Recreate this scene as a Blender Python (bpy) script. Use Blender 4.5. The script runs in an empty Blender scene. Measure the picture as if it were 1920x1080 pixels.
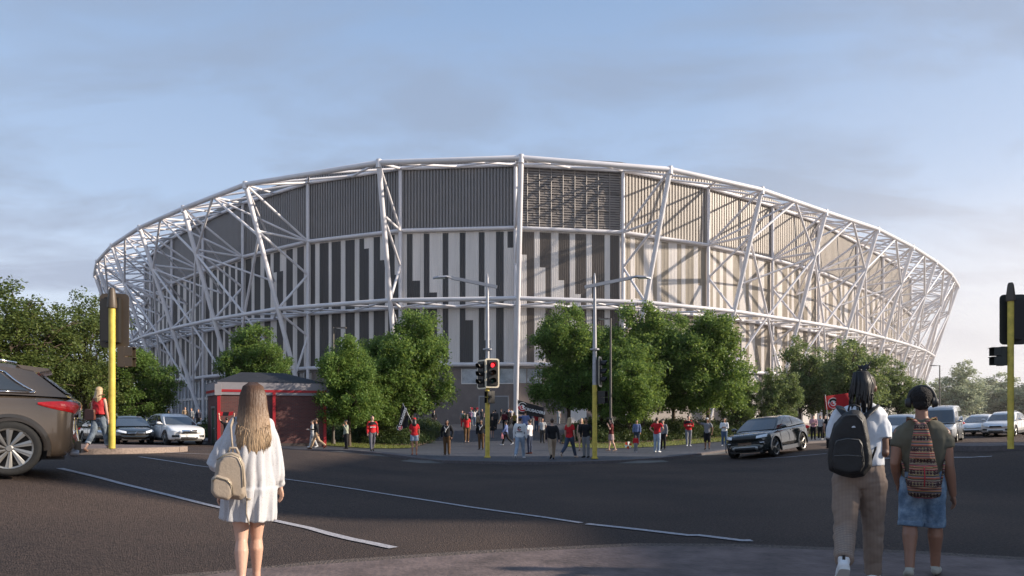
import bpy, bmesh, math, random
from mathutils import Vector, Matrix, noise
from mathutils.geometry import delaunay_2d_cdt
random.seed(7)
PI = math.pi
F = 1300.0; HY = 793.0; EYE = 1.45
scene = bpy.context.scene
COL = bpy.data.collections.new('place')     # linked to the scene at the end
TMP = scene

def V(*a): return Vector(a)
def S(t):
    t = max(0.0, min(1.0, t)); return t*t*(3-2*t)
def lerp(a, b, t): return a + (b-a)*t

# ---------------------------------------------------------------- tagging
def tag(o, label=None, cat=None, group=None, kind=None):
    if label: o['label'] = label
    if cat: o['category'] = cat
    if group: o['group'] = group
    if kind: o['kind'] = kind
    return o
def thing(name, label, cat, loc=(0,0,0), rotz=0.0, group=None, scale=1.0):
    o = bpy.data.objects.new(name, None); COL.objects.link(o)
    o.empty_display_size = 0.2
    o.location = loc; o.rotation_euler = (0, 0, rotz); o.scale = (scale,)*3
    return tag(o, label, cat, group)
def link(name, me, mats, parent=None, smooth=None):
    if not isinstance(mats, (list, tuple)): mats = [mats]
    if mats and len(me.materials) == 0:
        for m in mats: me.materials.append(m)
    if smooth is not None:
        me.polygons.foreach_set('use_smooth', [smooth]*len(me.polygons))
    o = bpy.data.objects.new(name, me); COL.objects.link(o)
    if parent: o.parent = parent
    return o
class MB:
    """collects shapes and links them as ONE mesh object"""
    def __init__(s): s.v = []; s.f = []; s.mi = []; s.uv = None
    def face(s, pts, mi=0):
        n = len(s.v); s.v += [tuple(p) for p in pts]; s.f.append(tuple(range(n, n+len(pts)))); s.mi.append(mi)
    def box(s, c, d, rz=0.0, mi=0, M=None):
        hx, hy, hz = d[0]/2, d[1]/2, d[2]/2
        R = (M if M is not None else Matrix.Rotation(rz, 3, 'Z'))
        n = len(s.v)
        for x, y, z in ((-1,-1,-1),(1,-1,-1),(1,1,-1),(-1,1,-1),(-1,-1,1),(1,-1,1),(1,1,1),(-1,1,1)):
            p = R @ Vector((x*hx, y*hy, z*hz)) + Vector(c); s.v.append(tuple(p))
        for f in ((0,3,2,1),(4,5,6,7),(0,1,5,4),(1,2,6,5),(2,3,7,6),(3,0,4,7)):
            s.f.append(tuple(n+i for i in f)); s.mi.append(mi)
    def tube(s, pts, r, n=8, mi=0, caps=True, flat=1.0):
        pts = [Vector(p) for p in pts]
        if not isinstance(r, (list, tuple)): r = [r]*len(pts)
        base = len(s.v); up = None
        for i, p in enumerate(pts):
            if i == 0: t = pts[1]-pts[0]
            elif i == len(pts)-1: t = pts[-1]-pts[-2]
            else: t = (pts[i+1]-p).normalized() + (p-pts[i-1]).normalized()
            if t.length < 1e-9: t = Vector((0,0,1))
            t.normalize()
            if up is None:
                up = Vector((0,0,1)) if abs(t.z) < 0.9 else Vector((1,0,0))
            a = t.cross(up)
            if a.length < 1e-6: a = t.cross(Vector((0.3,1,0.2)))
            a.normalize(); b = a.cross(t); up = b
            for k in range(n):
                an = 2*PI*k/n
                s.v.append(tuple(p + a*math.cos(an)*r[i] + b*math.sin(an)*r[i]*flat))
        for i in range(len(pts)-1):
            for k in range(n):
                k2 = (k+1) % n
                s.f.append((base+i*n+k, base+i*n+k2, base+(i+1)*n+k2, base+(i+1)*n+k)); s.mi.append(mi)
        if caps:
            s.f.append(tuple(base+k for k in reversed(range(n)))); s.mi.append(mi)
            m = base+(len(pts)-1)*n
            s.f.append(tuple(m+k for k in range(n))); s.mi.append(mi)
    def ell(s, c, r, nu=12, nv=8, R=None, mi=0):
        base = len(s.v); c = Vector(c); R = R if R is not None else Matrix.Identity(3)
        s.v.append(tuple(c + R @ Vector((0,0,r[2]))))
        for j in range(1, nv):
            ph = PI*j/nv
            for i in range(nu):
                th = 2*PI*i/nu
                s.v.append(tuple(c + R @ Vector((r[0]*math.sin(ph)*math.cos(th), r[1]*math.sin(ph)*math.sin(th), r[2]*math.cos(ph)))))
        s.v.append(tuple(c + R @ Vector((0,0,-r[2]))))
        last = len(s.v)-1
        for i in range(nu):
            s.f.append((base, base+1+i, base+1+(i+1)%nu)); s.mi.append(mi)
            for j in range(nv-2):
                a = base+1+j*nu
                s.f.append((a+i, a+nu+i, a+nu+(i+1)%nu, a+(i+1)%nu)); s.mi.append(mi)
            a = base+1+(nv-2)*nu
            s.f.append((a+i, last, a+(i+1)%nu)); s.mi.append(mi)
    def rings(s, rs, mi=0, caps=True):
        """rs: list of lists of points (same count), lofted"""
        base = len(s.v); n = len(rs[0])
        for r in rs: s.v += [tuple(p) for p in r]
        for i in range(len(rs)-1):
            for k in range(n):
                k2 = (k+1) % n
                s.f.append((base+i*n+k, base+i*n+k2, base+(i+1)*n+k2, base+(i+1)*n+k)); s.mi.append(mi)
        if caps:
            s.f.append(tuple(base+k for k in reversed(range(n)))); s.mi.append(mi)
            m = base+(len(rs)-1)*n
            s.f.append(tuple(m+k for k in range(n))); s.mi.append(mi)
    def eloft(s, L, n=18, mi=0):
        """L: list of (x, y, z, rx, ry) horizontal ellipses"""
        s.rings([[(x+rx*math.cos(2*PI*k/n), y+ry*math.sin(2*PI*k/n), z) for k in range(n)] for x, y, z, rx, ry in L], mi)
    def limb(s, L, n=10, mi=0):
        """L: list of (point, radius): continuous tapered limb with rounded joints"""
        s.tube([p for p, r in L], [r for p, r in L], n, mi)
        for p, r in L: s.ell(p, (r*.985, r*.985, r*.985), n, 6, mi=mi)
    def lathe(s, prof, n=24, axis='Y', c=(0,0,0), mi=0, closed=False):
        """prof: list of (r, h) around an axis"""
        rs = []
        for r, h in prof:
            ring = []
            for k in range(n):
                a = 2*PI*k/n
                if axis == 'Y': p = (c[0]+r*math.cos(a), c[1]+h, c[2]+r*math.sin(a))
                elif axis == 'X': p = (c[0]+h, c[1]+r*math.cos(a), c[2]+r*math.sin(a))
                else: p = (c[0]+r*math.cos(a), c[1]+r*math.sin(a), c[2]+h)
                ring.append(p)
            rs.append(ring)
        s.rings(rs, mi, caps=not closed)
        if closed:
            base = len(s.v)-len(rs)*n; m = base+(len(rs)-1)*n
            for k in range(n):
                k2 = (k+1) % n
                s.f.append((m+k, m+k2, base+k2, base+k)); s.mi.append(mi)
    def mesh(s, name='m'):
        me = bpy.data.meshes.new(name); me.from_pydata(s.v, [], s.f)
        if any(s.mi): me.polygons.foreach_set('material_index', s.mi)
        return me
    def build(s, name, mats, parent=None, smooth=False, fix=False, autos=None):
        me = s.mesh(name)
        if fix:
            bm = bmesh.new(); bm.from_mesh(me); bmesh.ops.recalc_face_normals(bm, faces=bm.faces); bm.to_mesh(me); bm.free()
        if not isinstance(mats, (list, tuple)): mats = [mats]
        for m in mats: me.materials.append(m)
        me.polygons.foreach_set('use_smooth', [bool(smooth)]*len(me.polygons))
        if autos:
            me.set_sharp_from_angle(angle=math.radians(autos))
        return link(name, me, [], parent)

def evaluated(me, mods):
    """apply modifiers [(type, {props})] to a mesh in the temporary scene"""
    o = bpy.data.objects.new('t', me); TMP.collection.objects.link(o)
    others = []
    for i, (ty, pr) in enumerate(mods):
        m = o.modifiers.new('m%d' % i, ty)
        for k, v in pr.items():
            if k == 'object_mesh':
                c = bpy.data.objects.new('c', v); TMP.collection.objects.link(c); others.append(c); m.object = c
            else: setattr(m, k, v)
    dg = bpy.context.evaluated_depsgraph_get()
    out = bpy.data.meshes.new_from_object(o.evaluated_get(dg))
    for c in others: bpy.data.objects.remove(c)
    bpy.data.objects.remove(o); bpy.data.meshes.remove(me)
    return out

def blob(name, mb, vox, mats, parent=None, smooth=5, amp=0.0, nsc=(8,8,8), shape=None, factor=.5):
    me = mb.mesh(name)
    me = evaluated(me, [('REMESH', dict(mode='VOXEL', voxel_size=vox, use_smooth_shade=True)),
                        ('SMOOTH', dict(factor=factor, iterations=smooth))])
    if amp or shape:
        me.update()
        co = [v.co.copy() for v in me.vertices]; no = [v.normal.copy() for v in me.vertices]
        for i, v in enumerate(me.vertices):
            p = co[i]
            if shape: p = shape(p, no[i])
            if amp:
                q = Vector((p.x*nsc[0], p.y*nsc[1], p.z*nsc[2]))
                n1 = noise.noise(q); n2 = noise.noise(q*2.3+Vector((5,2,9)))
                p = p + no[i]*(amp*(abs(n1)*1.6-.35+.35*n2))
            v.co = p
    me.materials.clear()
    if not isinstance(mats, (list, tuple)): mats = [mats]
    for m in mats: me.materials.append(m)
    me.polygons.foreach_set('use_smooth', [True]*len(me.polygons))
    me.polygons.foreach_set('material_index', [0]*len(me.polygons))
    return link(name, me, [], parent)

def text_mesh(txt, size, depth=0.004, bold=0.0, shear=0.0, align='CENTER', spacing=1.0):
    cu = bpy.data.curves.new('txt', 'FONT'); cu.body = txt; cu.size = size; cu.extrude = depth
    cu.offset = bold; cu.shear = shear; cu.align_x = align; cu.align_y = 'CENTER'; cu.space_character = spacing
    cu.resolution_u = 3
    o = bpy.data.objects.new('t', cu); TMP.collection.objects.link(o)
    me = bpy.data.meshes.new_from_object(o.evaluated_get(bpy.context.evaluated_depsgraph_get()))
    bpy.data.objects.remove(o); bpy.data.curves.remove(cu)
    return me
def place_text(name, txt, size, M, mat, parent, **kw):
    me = text_mesh(txt, size, **kw); me.transform(M); me.materials.clear(); me.materials.append(mat)
    return link(name, me, [], parent)
def basis(o, x, y):
    x = Vector(x).normalized(); z = x.cross(Vector(y)).normalized(); y = z.cross(x)
    M = Matrix((x, y, z)).transposed().to_4x4(); M.translation = Vector(o); return M

# ---------------------------------------------------------------- materials
MATS = {}
def ND(nt, ty, **kw):
    n = nt.nodes.new(ty)
    for k, v in kw.items(): setattr(n, k, v)
    return n
def mat(name, col, rough=.6, metal=0., var=.12, vs=3., bump=0., bs=40., spec=.5, coat=0., trans=0., emit=None, es=1., detail=4, coords='Object', col2=None, alpha=None, stretch=None):
    if name in MATS: return MATS[name]
    m = bpy.data.materials.new(name); m.use_nodes = True; nt = m.node_tree; L = nt.links
    b = nt.nodes['Principled BSDF']
    b.inputs['Roughness'].default_value = rough; b.inputs['Metallic'].default_value = metal
    b.inputs['Specular IOR Level'].default_value = spec
    b.inputs['Coat Weight'].default_value = coat; b.inputs['Coat Roughness'].default_value = .04
    if trans: b.inputs['Transmission Weight'].default_value = trans
    if alpha is not None: b.inputs['Alpha'].default_value = alpha
    if emit: b.inputs['Emission Color'].default_value = (*emit, 1); b.inputs['Emission Strength'].default_value = es
    tc = ND(nt, 'ShaderNodeTexCoord'); src = tc.outputs[coords]
    if stretch:
        mp = ND(nt, 'ShaderNodeMapping'); mp.inputs['Scale'].default_value = stretch; L.new(src, mp.inputs[0]); src = mp.outputs[0]
    if var or col2:
        n = ND(nt, 'ShaderNodeTexNoise'); n.inputs['Scale'].default_value = vs; n.inputs['Detail'].default_value = detail; n.inputs['Roughness'].default_value = .65
        L.new(src, n.inputs['Vector'])
        r = ND(nt, 'ShaderNodeValToRGB'); r.color_ramp.elements[0].position = .3; r.color_ramp.elements[1].position = .7
        a = [c*(1-var) for c in col]; c2 = col2 if col2 else [min(1, c*(1+var)) for c in col]
        r.color_ramp.elements[0].color = (*a, 1); r.color_ramp.elements[1].color = (*c2, 1)
        L.new(n.outputs['Fac'], r.inputs[0]); L.new(r.outputs[0], b.inputs['Base Color'])
    else: b.inputs['Base Color'].default_value = (*col, 1)
    if bump:
        n2 = ND(nt, 'ShaderNodeTexNoise'); n2.inputs['Scale'].default_value = bs; n2.inputs['Detail'].default_value = 3
        L.new(src, n2.inputs['Vector'])
        bp = ND(nt, 'ShaderNodeBump'); bp.inputs['Strength'].default_value = bump; bp.inputs['Distance'].default_value = .02
        L.new(n2.outputs['Fac'], bp.inputs['Height']); L.new(bp.outputs[0], b.inputs['Normal'])
    MATS[name] = m; return m

def asphalt_mat():
    m = bpy.data.materials.new('asphalt'); m.use_nodes = True; nt = m.node_tree; L = nt.links
    b = nt.nodes['Principled BSDF']; tc = ND(nt, 'ShaderNodeTexCoord')
    v = ND(nt, 'ShaderNodeTexVoronoi'); v.inputs['Scale'].default_value = 60; L.new(tc.outputs['Object'], v.inputs['Vector'])
    n = ND(nt, 'ShaderNodeTexNoise'); n.inputs['Scale'].default_value = .22; n.inputs['Detail'].default_value = 8; L.new(tc.outputs['Object'], n.inputs['Vector'])
    n3 = ND(nt, 'ShaderNodeTexNoise'); n3.inputs['Scale'].default_value = 26; n3.inputs['Detail'].default_value = 5; n3.inputs['Roughness'].default_value = .8; L.new(tc.outputs['Object'], n3.inputs['Vector'])
    r = ND(nt, 'ShaderNodeValToRGB'); e = r.color_ramp.elements
    e[0].position = .3; e[0].color = (.012,.011,.012,1); e[1].position = .68; e[1].color = (.125,.090,.073,1)
    L.new(n3.outputs['Fac'], r.inputs[0])
    r2 = ND(nt, 'ShaderNodeValToRGB'); r2.color_ramp.elements[0].position = .35; r2.color_ramp.elements[1].position = .65; r2.color_ramp.elements[0].color = (.66,.67,.72,1); r2.color_ramp.elements[1].color = (1.2,1.15,1.1,1)
    L.new(n.outputs['Fac'], r2.inputs[0])
    mx = ND(nt, 'ShaderNodeMixRGB', blend_type='MULTIPLY'); mx.inputs[0].default_value = 1; L.new(r.outputs[0], mx.inputs[1]); L.new(r2.outputs[0], mx.inputs[2])
    L.new(mx.outputs[0], b.inputs['Base Color'])
    b.inputs['Roughness'].default_value = .85; b.inputs['Specular IOR Level'].default_value = .25
    bp = ND(nt, 'ShaderNodeBump'); bp.inputs['Strength'].default_value = .9; bp.inputs['Distance'].default_value = .02
    mm = ND(nt, 'ShaderNodeMath', operation='ADD'); L.new(v.outputs['Distance'], mm.inputs[0]); L.new(n3.outputs['Fac'], mm.inputs[1])
    L.new(mm.outputs[0], bp.inputs['Height']); L.new(bp.outputs[0], b.inputs['Normal'])
    return m
def brick_mat(name, c1, c2, mortar, scale=1., bw=.5, rh=.25, ms=.02, rough=.85, rot=None, bump=.4):
    m = bpy.data.materials.new(name); m.use_nodes = True; nt = m.node_tree; L = nt.links
    b = nt.nodes['Principled BSDF']; tc = ND(nt, 'ShaderNodeTexCoord')
    mp = ND(nt, 'ShaderNodeMapping')
    if rot: mp.inputs['Rotation'].default_value = rot
    L.new(tc.outputs['UV' if rot is None else 'Object'], mp.inputs[0])
    br = ND(nt, 'ShaderNodeTexBrick'); br.inputs['Scale'].default_value = scale
    br.inputs['Color1'].default_value = (*c1, 1); br.inputs['Color2'].default_value = (*c2, 1); br.inputs['Mortar'].default_value = (*mortar, 1)
    br.inputs['Brick Width'].default_value = bw; br.inputs['Row Height'].default_value = rh; br.inputs['Mortar Size'].default_value = ms
    L.new(mp.outputs[0], br.inputs['Vector'])
    n = ND(nt, 'ShaderNodeTexNoise'); n.inputs['Scale'].default_value = 1.5; n.inputs['Detail'].default_value = 5; L.new(tc.outputs['Object'], n.inputs['Vector'])
    r2 = ND(nt, 'ShaderNodeValToRGB'); r2.color_ramp.elements[0].color = (.7,.7,.7,1); r2.color_ramp.elements[1].color = (1.25,1.25,1.25,1); L.new(n.outputs['Fac'], r2.inputs[0])
    mx = ND(nt, 'ShaderNodeMixRGB', blend_type='MULTIPLY'); mx.inputs[0].default_value = 1; L.new(br.outputs['Color'], mx.inputs[1]); L.new(r2.outputs[0], mx.inputs[2])
    L.new(mx.outputs[0], b.inputs['Base Color']); b.inputs['Roughness'].default_value = rough
    bp = ND(nt, 'ShaderNodeBump'); bp.inputs['Strength'].default_value = bump; bp.inputs['Distance'].default_value = .01; bp.invert = True
    L.new(br.outputs['Fac'], bp.inputs['Height']); L.new(bp.outputs[0], b.inputs['Normal'])
    return m
def leaf_mat(name, dark, light, tl=.35, warm=None):
    m = bpy.data.materials.new(name); m.use_nodes = True; nt = m.node_tree; L = nt.links
    for n in list(nt.nodes): nt.nodes.remove(n)
    out = ND(nt, 'ShaderNodeOutputMaterial'); g = ND(nt, 'ShaderNodeNewGeometry')
    r = ND(nt, 'ShaderNodeValToRGB'); e = r.color_ramp.elements
    e[0].position = 0; e[0].color = (*dark, 1); e[1].position = 1; e[1].color = (*light, 1)
    L.new(g.outputs['Random Per Island'], r.inputs[0])
    p = ND(nt, 'ShaderNodeBsdfPrincipled'); p.inputs['Roughness'].default_value = .5; p.inputs['Specular IOR Level'].default_value = .3
    t = ND(nt, 'ShaderNodeBsdfTranslucent'); L.new(r.outputs[0], p.inputs['Base Color'])
    hs = ND(nt, 'ShaderNodeHueSaturation'); hs.inputs['Value'].default_value = 1.6; hs.inputs['Hue'].default_value = .47; L.new(r.outputs[0], hs.inputs['Color']); L.new(hs.outputs[0], t.inputs[0])
    mx = ND(nt, 'ShaderNodeMixShader'); mx.inputs[0].default_value = tl; L.new(p.outputs[0], mx.inputs[1]); L.new(t.outputs[0], mx.inputs[2]); L.new(mx.outputs[0], out.inputs[0])
    return m

M_white = mat('white_painted_steel', (.70,.675,.69), .45, var=.10, vs=.35)
M_whitecl = mat('white_cladding', (.74,.69,.65), .5, var=.13, vs=1.1, stretch=(1,1,.10), detail=7)
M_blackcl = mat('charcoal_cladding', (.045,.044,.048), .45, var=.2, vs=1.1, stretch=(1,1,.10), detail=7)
M_sunfin = mat('sunlit_fin_metal', (.40,.35,.30), .5, var=.08, vs=.6)  # fin metal of the right bays, sunlight painted in as a lighter tone
M_recess = mat('recess_metal', (.085,.076,.070), .6, var=.1)
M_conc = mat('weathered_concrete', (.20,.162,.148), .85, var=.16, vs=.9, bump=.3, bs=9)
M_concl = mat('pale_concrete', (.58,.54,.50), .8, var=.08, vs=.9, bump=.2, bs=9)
M_shutter = mat('grey_shutter', (.16,.15,.15), .5, var=.05)
M_glass = mat('dark_glass', (.03,.035,.04), .05, var=0, spec=.8)
M_glassl = mat('pale_glass', (.30,.33,.36), .12, var=.5, vs=.7, spec=.8)
M_dark = mat('dark_roof', (.018,.018,.022), .7, var=.2, vs=2, bump=.3, bs=20)
M_asph = asphalt_mat()
M_mark = mat('worn_road_paint', (.40,.38,.40), .8, var=.45, vs=26, detail=6, bump=.5, bs=60, col2=(.50,.48,.50))
M_kerb = mat('kerb_concrete', (.115,.098,.098), .85, var=.25, vs=14, bump=.6, bs=50)
M_kerbl = mat('pale_kerb_concrete', (.26,.20,.165), .85, var=.3, vs=22, bump=.7, bs=50)
M_near = mat('near_pavement', (.092,.066,.060), .85, var=.35, vs=2.6, bump=.6, bs=18, detail=10, col2=(.185,.135,.125))
M_ground = mat('far_ground', (.10,.095,.085), .9, var=.3, vs=.2)
M_pave = brick_mat('blue_grey_pavers', (.040,.044,.058), (.060,.066,.082), (.028,.028,.034), 1.0, .8, .35, .02, .6, rot=(0,0,.25), bump=.3)
M_lawn = mat('lawn', (.085,.11,.022), .9, var=.35, vs=1.3, bump=1, bs=60, detail=8, col2=(.19,.20,.05))
M_soil = mat('bark_soil', (.10,.062,.042), .95, var=.4, vs=6, bump=1, bs=30)
M_yel = mat('yellow_pole_paint', (.64,.485,.085), .5, var=.22, vs=5, spec=.4)
M_galv = mat('galvanised_steel', (.36,.36,.38), .45, .4, var=.12, vs=4)
M_blk = mat('black_housing', (.022,.020,.018), .45, var=.1)
M_brn = mat('bronze_backboard', (.085,.062,.042), .5, var=.1, vs=3)
M_brass = mat('pale_border', (.75,.66,.50), .5, var=.05)
M_chrome = mat('chrome', (.75,.75,.76), .12, 1., var=0)
M_rubber = mat('tyre_rubber', (.018,.018,.018), .8, var=.2, vs=20, bump=.3, bs=90)
M_alloy = mat('alloy', (.34,.33,.31), .38, .8, var=.05)
M_plastic = mat('black_plastic', (.02,.02,.021), .55, var=.1)
M_carglass = mat('car_glass', (.035,.042,.05), .04, var=.0, spec=.9, coat=.5)
M_lamp = mat('headlamp_lens', (.75,.78,.82), .08, var=.1, vs=20, spec=.9, coat=1)
M_tail = mat('red_lens', (.42,.010,.012), .3, var=.3, vs=14, coat=.3, emit=(.8,.02,.02), es=.12)
M_bark = mat('bark', (.085,.062,.045), .95, var=.35, vs=9, bump=1, bs=22, stretch=(1,1,.3))

# ---------------------------------------------------------------- terrain
def road0(x, y):
    far = .28*S((abs(x+1)-8)/12)*S((y-22)/12) + .35*S((x-26)/10)*S((y-30)/14)
    hl = .68*S((-x-2.3)/7.0)*S((y-2.5)/5)*(1-S((y-22)/17))
    hr = .68*S((x-9)/5.5)*S((y-9)/7)*(1-S((y-23)/15))
    dip = -.12*S((y-16)/8)*(1-S((abs(x+1)-6)/10))
    return (far**3+hl**3+hr**3)**(1/3) + dip
# kerb of the stadium corner, left street to right street (world metres)
KERB = [(-150,180),(-75,95),(-40,62),(-25.5,49),(-18.4,42.2),(-14.4,38.9),(-10.9,35.4),(-8,32.2),(-5.4,29.4),(-2.6,27.0),(0,26.1),(2.2,26.2),(3.9,27.0),(6,28.9),(8.2,31.6),(10.8,34.6),(14.4,37.6),(18.4,41.2),(29.8,52.6),(60,86),(100,130),(150,180)]
def seg_dist(px, py, a, b):
    ax, ay = a; bx, by = b; dx, dy = bx-ax, by-ay
    t = max(0, min(1, ((px-ax)*dx+(py-ay)*dy)/(dx*dx+dy*dy)))
    return math.hypot(px-ax-t*dx, py-ay-t*dy)
def kerb_y(x):
    for a, b in zip(KERB, KERB[1:]):
        if a[0] <= x <= b[0]: return lerp(a[1], b[1], (x-a[0])/(b[0]-a[0]))
    return 1e9
def in_park(x, y): return y > kerb_y(x)
def gz(x, y):
    z = road0(x, y)
    if in_park(x, y):
        d = min(seg_dist(x, y, a, b) for a, b in zip(KERB, KERB[1:]))
        t = S((d-5)/30)
        z = lerp(z+.12, 1.42, t)
    return z
def G(px, py, h=0.0):
    """ground point seen at photo pixel px,py"""
    d = 20.0; best = None
    y = 4.0
    while y < 140:
        x = (px-960)/F*y
        yy = HY + F*(EYE-gz(x, y)-h)/y
        e = abs(yy-py)
        if yy <= py: 
            return Vector((x, y, gz(x, y)+h))
        y += .1
    x = (px-960)/F*70
    return Vector((x, 70, gz(x, 70)+h))
def P(px, py, d):
    return Vector(((px-960)/F*d, d, EYE+(HY-py)/F*d))

def sheet(name, poly, off, m, step=1.5, zf=gz, parent=None, kind='structure', skirt=0):
    xs = [p[0] for p in poly]; ys = [p[1] for p in poly]
    pts = []
    # densify boundary
    B = []
    for a, b in zip(poly, poly[1:]+poly[:1]):
        n = max(1, int(math.hypot(b[0]-a[0], b[1]-a[1])/step))
        for i in range(n): B.append(Vector((lerp(a[0], b[0], i/n), lerp(a[1], b[1], i/n))))
    pts = list(B); nb = len(B)
    def inside(x, y):
        c = False; j = len(poly)-1
        for i in range(len(poly)):
            if (poly[i][1] > y) != (poly[j][1] > y) and x < (poly[j][0]-poly[i][0])*(y-poly[i][1])/(poly[j][1]-poly[i][1])+poly[i][0]: c = not c
            j = i
        return c
    x = min(xs)
    while x < max(xs):
        y = min(ys)
        while y < max(ys):
            if inside(x, y): pts.append(Vector((x+.01*step, y+.013*step)))
            y += step
        x += step
    vs, es, fs, _, _, _ = delaunay_2d_cdt(pts, [(i, (i+1) % nb) for i in range(nb)], [list(range(nb))], 1, 1e-5)
    me = bpy.data.meshes.new(name)
    V3 = [(v.x, v.y, zf(v.x, v.y)+off) for v in vs]
    F3 = [tuple(f) for f in fs]
    if skirt:
        n0 = len(V3)
        for i in range(nb):
            V3.append((B[i].x, B[i].y, zf(B[i].x, B[i].y)+off)); V3.append((B[i].x, B[i].y, zf(B[i].x, B[i].y)+off-skirt))
        for i in range(nb):
            j = (i+1) % nb
            F3.append((n0+2*i, n0+2*i+1, n0+2*j+1, n0+2*j))
    me.from_pydata(V3, [], F3)
    bm = bmesh.new(); bm.from_mesh(me); bmesh.ops.recalc_face_normals(bm, faces=bm.faces)
    s = sum(f.normal.z*f.calc_area() for f in bm.faces)
    if s < 0: bmesh.ops.reverse_faces(bm, faces=bm.faces)
    bm.to_mesh(me); bm.free()
    o = link(name, me, m, parent, smooth=not skirt)
    if parent is None: o['kind'] = kind
    return o
def strip(name, line, w, off, m, zf=gz, h=None, parent=None, kind='structure', side=0):
    """a ribbon following a ground polyline; with h it becomes a kerb of height h"""
    L = []
    for a, b in zip(line, line[1:]):
        n = max(1, int(math.hypot(b[0]-a[0], b[1]-a[1])/.6))
        for i in range(n): L.append(Vector((lerp(a[0], b[0], i/n), lerp(a[1], b[1], i/n))))
    L.append(Vector(line[-1]))
    mb = MB(); R = []
    for i, p in enumerate(L):
        t = (L[min(i+1, len(L)-1)]-L[max(i-1, 0)]).normalized(); n = Vector((-t.y, t.x))
        a = p + n*(w/2+side*w/2); b = p - n*(w/2-side*w/2)
        za = zf(a.x, a.y)+off; zb = zf(b.x, b.y)+off
        if h is None: R.append([(a.x, a.y, za), (b.x, b.y, zb)])
        else:
            z = zf(p.x, p.y)+off
            R.append([(a.x, a.y, z+h), (b.x, b.y, z+h-.01), (b.x, b.y, z-.15), (a.x, a.y, z-.15)])
    if h is None:
        for q, r in zip(R, R[1:]): mb.face([q[1], q[0], r[0], r[1]][::-1])
    else: mb.rings(R)
    o = mb.build(name, m, parent, fix=(h is not None))
    if h is None:
        me = o.data
        if sum(p.normal.z for p in me.polygons) < 0: me.flip_normals()
    if parent is None: o['kind'] = kind
    return o

# ground sheet: fine near the camera, coarse to the horizon
def ground_sheet():
    xs = [-3000,-1200,-600,-300,-160]+[-110+2.5*i for i in range(89)]+[160,300,600,1200,3000]
    ys = [-60,-20,-8]+[-4+2.0*i for i in range(92)]+[240,330,600,1200,3500]
    v = []; f = []
    for y in ys:
        for x in xs: v.append((x, y, gz(x, y)-.06))
    n = len(xs)
    for j in range(len(ys)-1):
        for i in range(n-1): f.append((j*n+i, j*n+i+1, (j+1)*n+i+1, (j+1)*n+i))
    me = bpy.data.meshes.new('ground'); me.from_pydata(v, [], f)
    o = link('ground', me, M_ground, smooth=True); o['kind'] = 'structure'
ground_sheet()
# road: everything between the near pavement and the stadium kerb
NEAR = [(-60,.5),(-9,2.6),(-5.2,4.1),(-4,5.0),(-3.0,6.05),(-1.9,6.75),(-.4,7.3),(1.4,7.75),(2.6,7.7),(4.2,7.3),(6,6.6),(9,5.2),(60,-10)]
ROAD = [(p[0], p[1]) for p in KERB if p[1] <= 131]
road_poly = [(-75,60),(-30,26),(-24,12),(-30,1)] + [(-9,2.6)] + [p for p in NEAR[2:-1]] + [(30,0),(34,16),(46,30),(76,56),(112,100)] + list(reversed([p for p in KERB if -76 < p[0] < 101]))
sheet('road', road_poly, 0.0, M_asph, step=1.1, zf=road0)
near_poly = [(-40,-10)] + NEAR[1:-1] + [(40,-10)]
def nz(x, y): return road0(x, y)+.10
sheet('near_pavement', near_poly, 0.0, M_near, step=1.2, zf=nz)
strip('near_kerb', NEAR[1:-1], .2, 0.0, mat('near_kerb_aggregate', (.06,.05,.048), .9, var=.5, vs=30, bump=1.5, bs=45, col2=(.16,.12,.10)), zf=road0, h=.107, side=-1)
park_poly = [p for p in KERB if -76 < p[0] < 101] + [(110,150),(0,190),(-90,150)]
sheet('corner_pavement', park_poly, 0.0, M_pave, step=2.2)
strip('far_kerb', [p for p in KERB if -76 < p[0] < 101], .18, -.0, M_kerb, zf=lambda x, y: road0(x, y), h=.125, side=0)
# footpaths on the far sides of the two streets
sheet('left_pavement', [(-75,66),(-30,28.5),(-27,20),(-33,14),(-60,20),(-100,70)], .10, M_kerb, step=3, zf=road0, skirt=.12)
sheet('right_pavement', [(112,104),(76,60),(46,33.5),(36,24),(60,18),(120,60)], .10, M_kerb, step=3, zf=road0, skirt=.12)
# traffic islands
def island(name, cx, cy, rx, ry, rot, m):
    poly = []
    for k in range(28):
        a = 2*PI*k/28; q = (abs(math.cos(a))**.8*math.copysign(1, math.cos(a))*rx, abs(math.sin(a))**.8*math.copysign(1, math.sin(a))*ry)
        poly.append((cx+q[0]*math.cos(rot)-q[1]*math.sin(rot), cy+q[0]*math.sin(rot)+q[1]*math.cos(rot)))
    sheet(name, poly, .14, m, step=.8, zf=road0, skirt=.2)
    return poly
ip = island('left_island', -12.9, 19.0, 3.5, 2.5, .08, M_near)
strip('left_island_kerb', ip+[ip[0]], .16, .0, M_kerbl, zf=road0, h=.15, side=-1)
ip = island('right_island', 17.6, 20.6, 4.0, 1.7, -.1, M_near)
strip('right_island_kerb', ip+[ip[0]], .16, .0, M_kerb, zf=road0, h=.15, side=-1)
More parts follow.
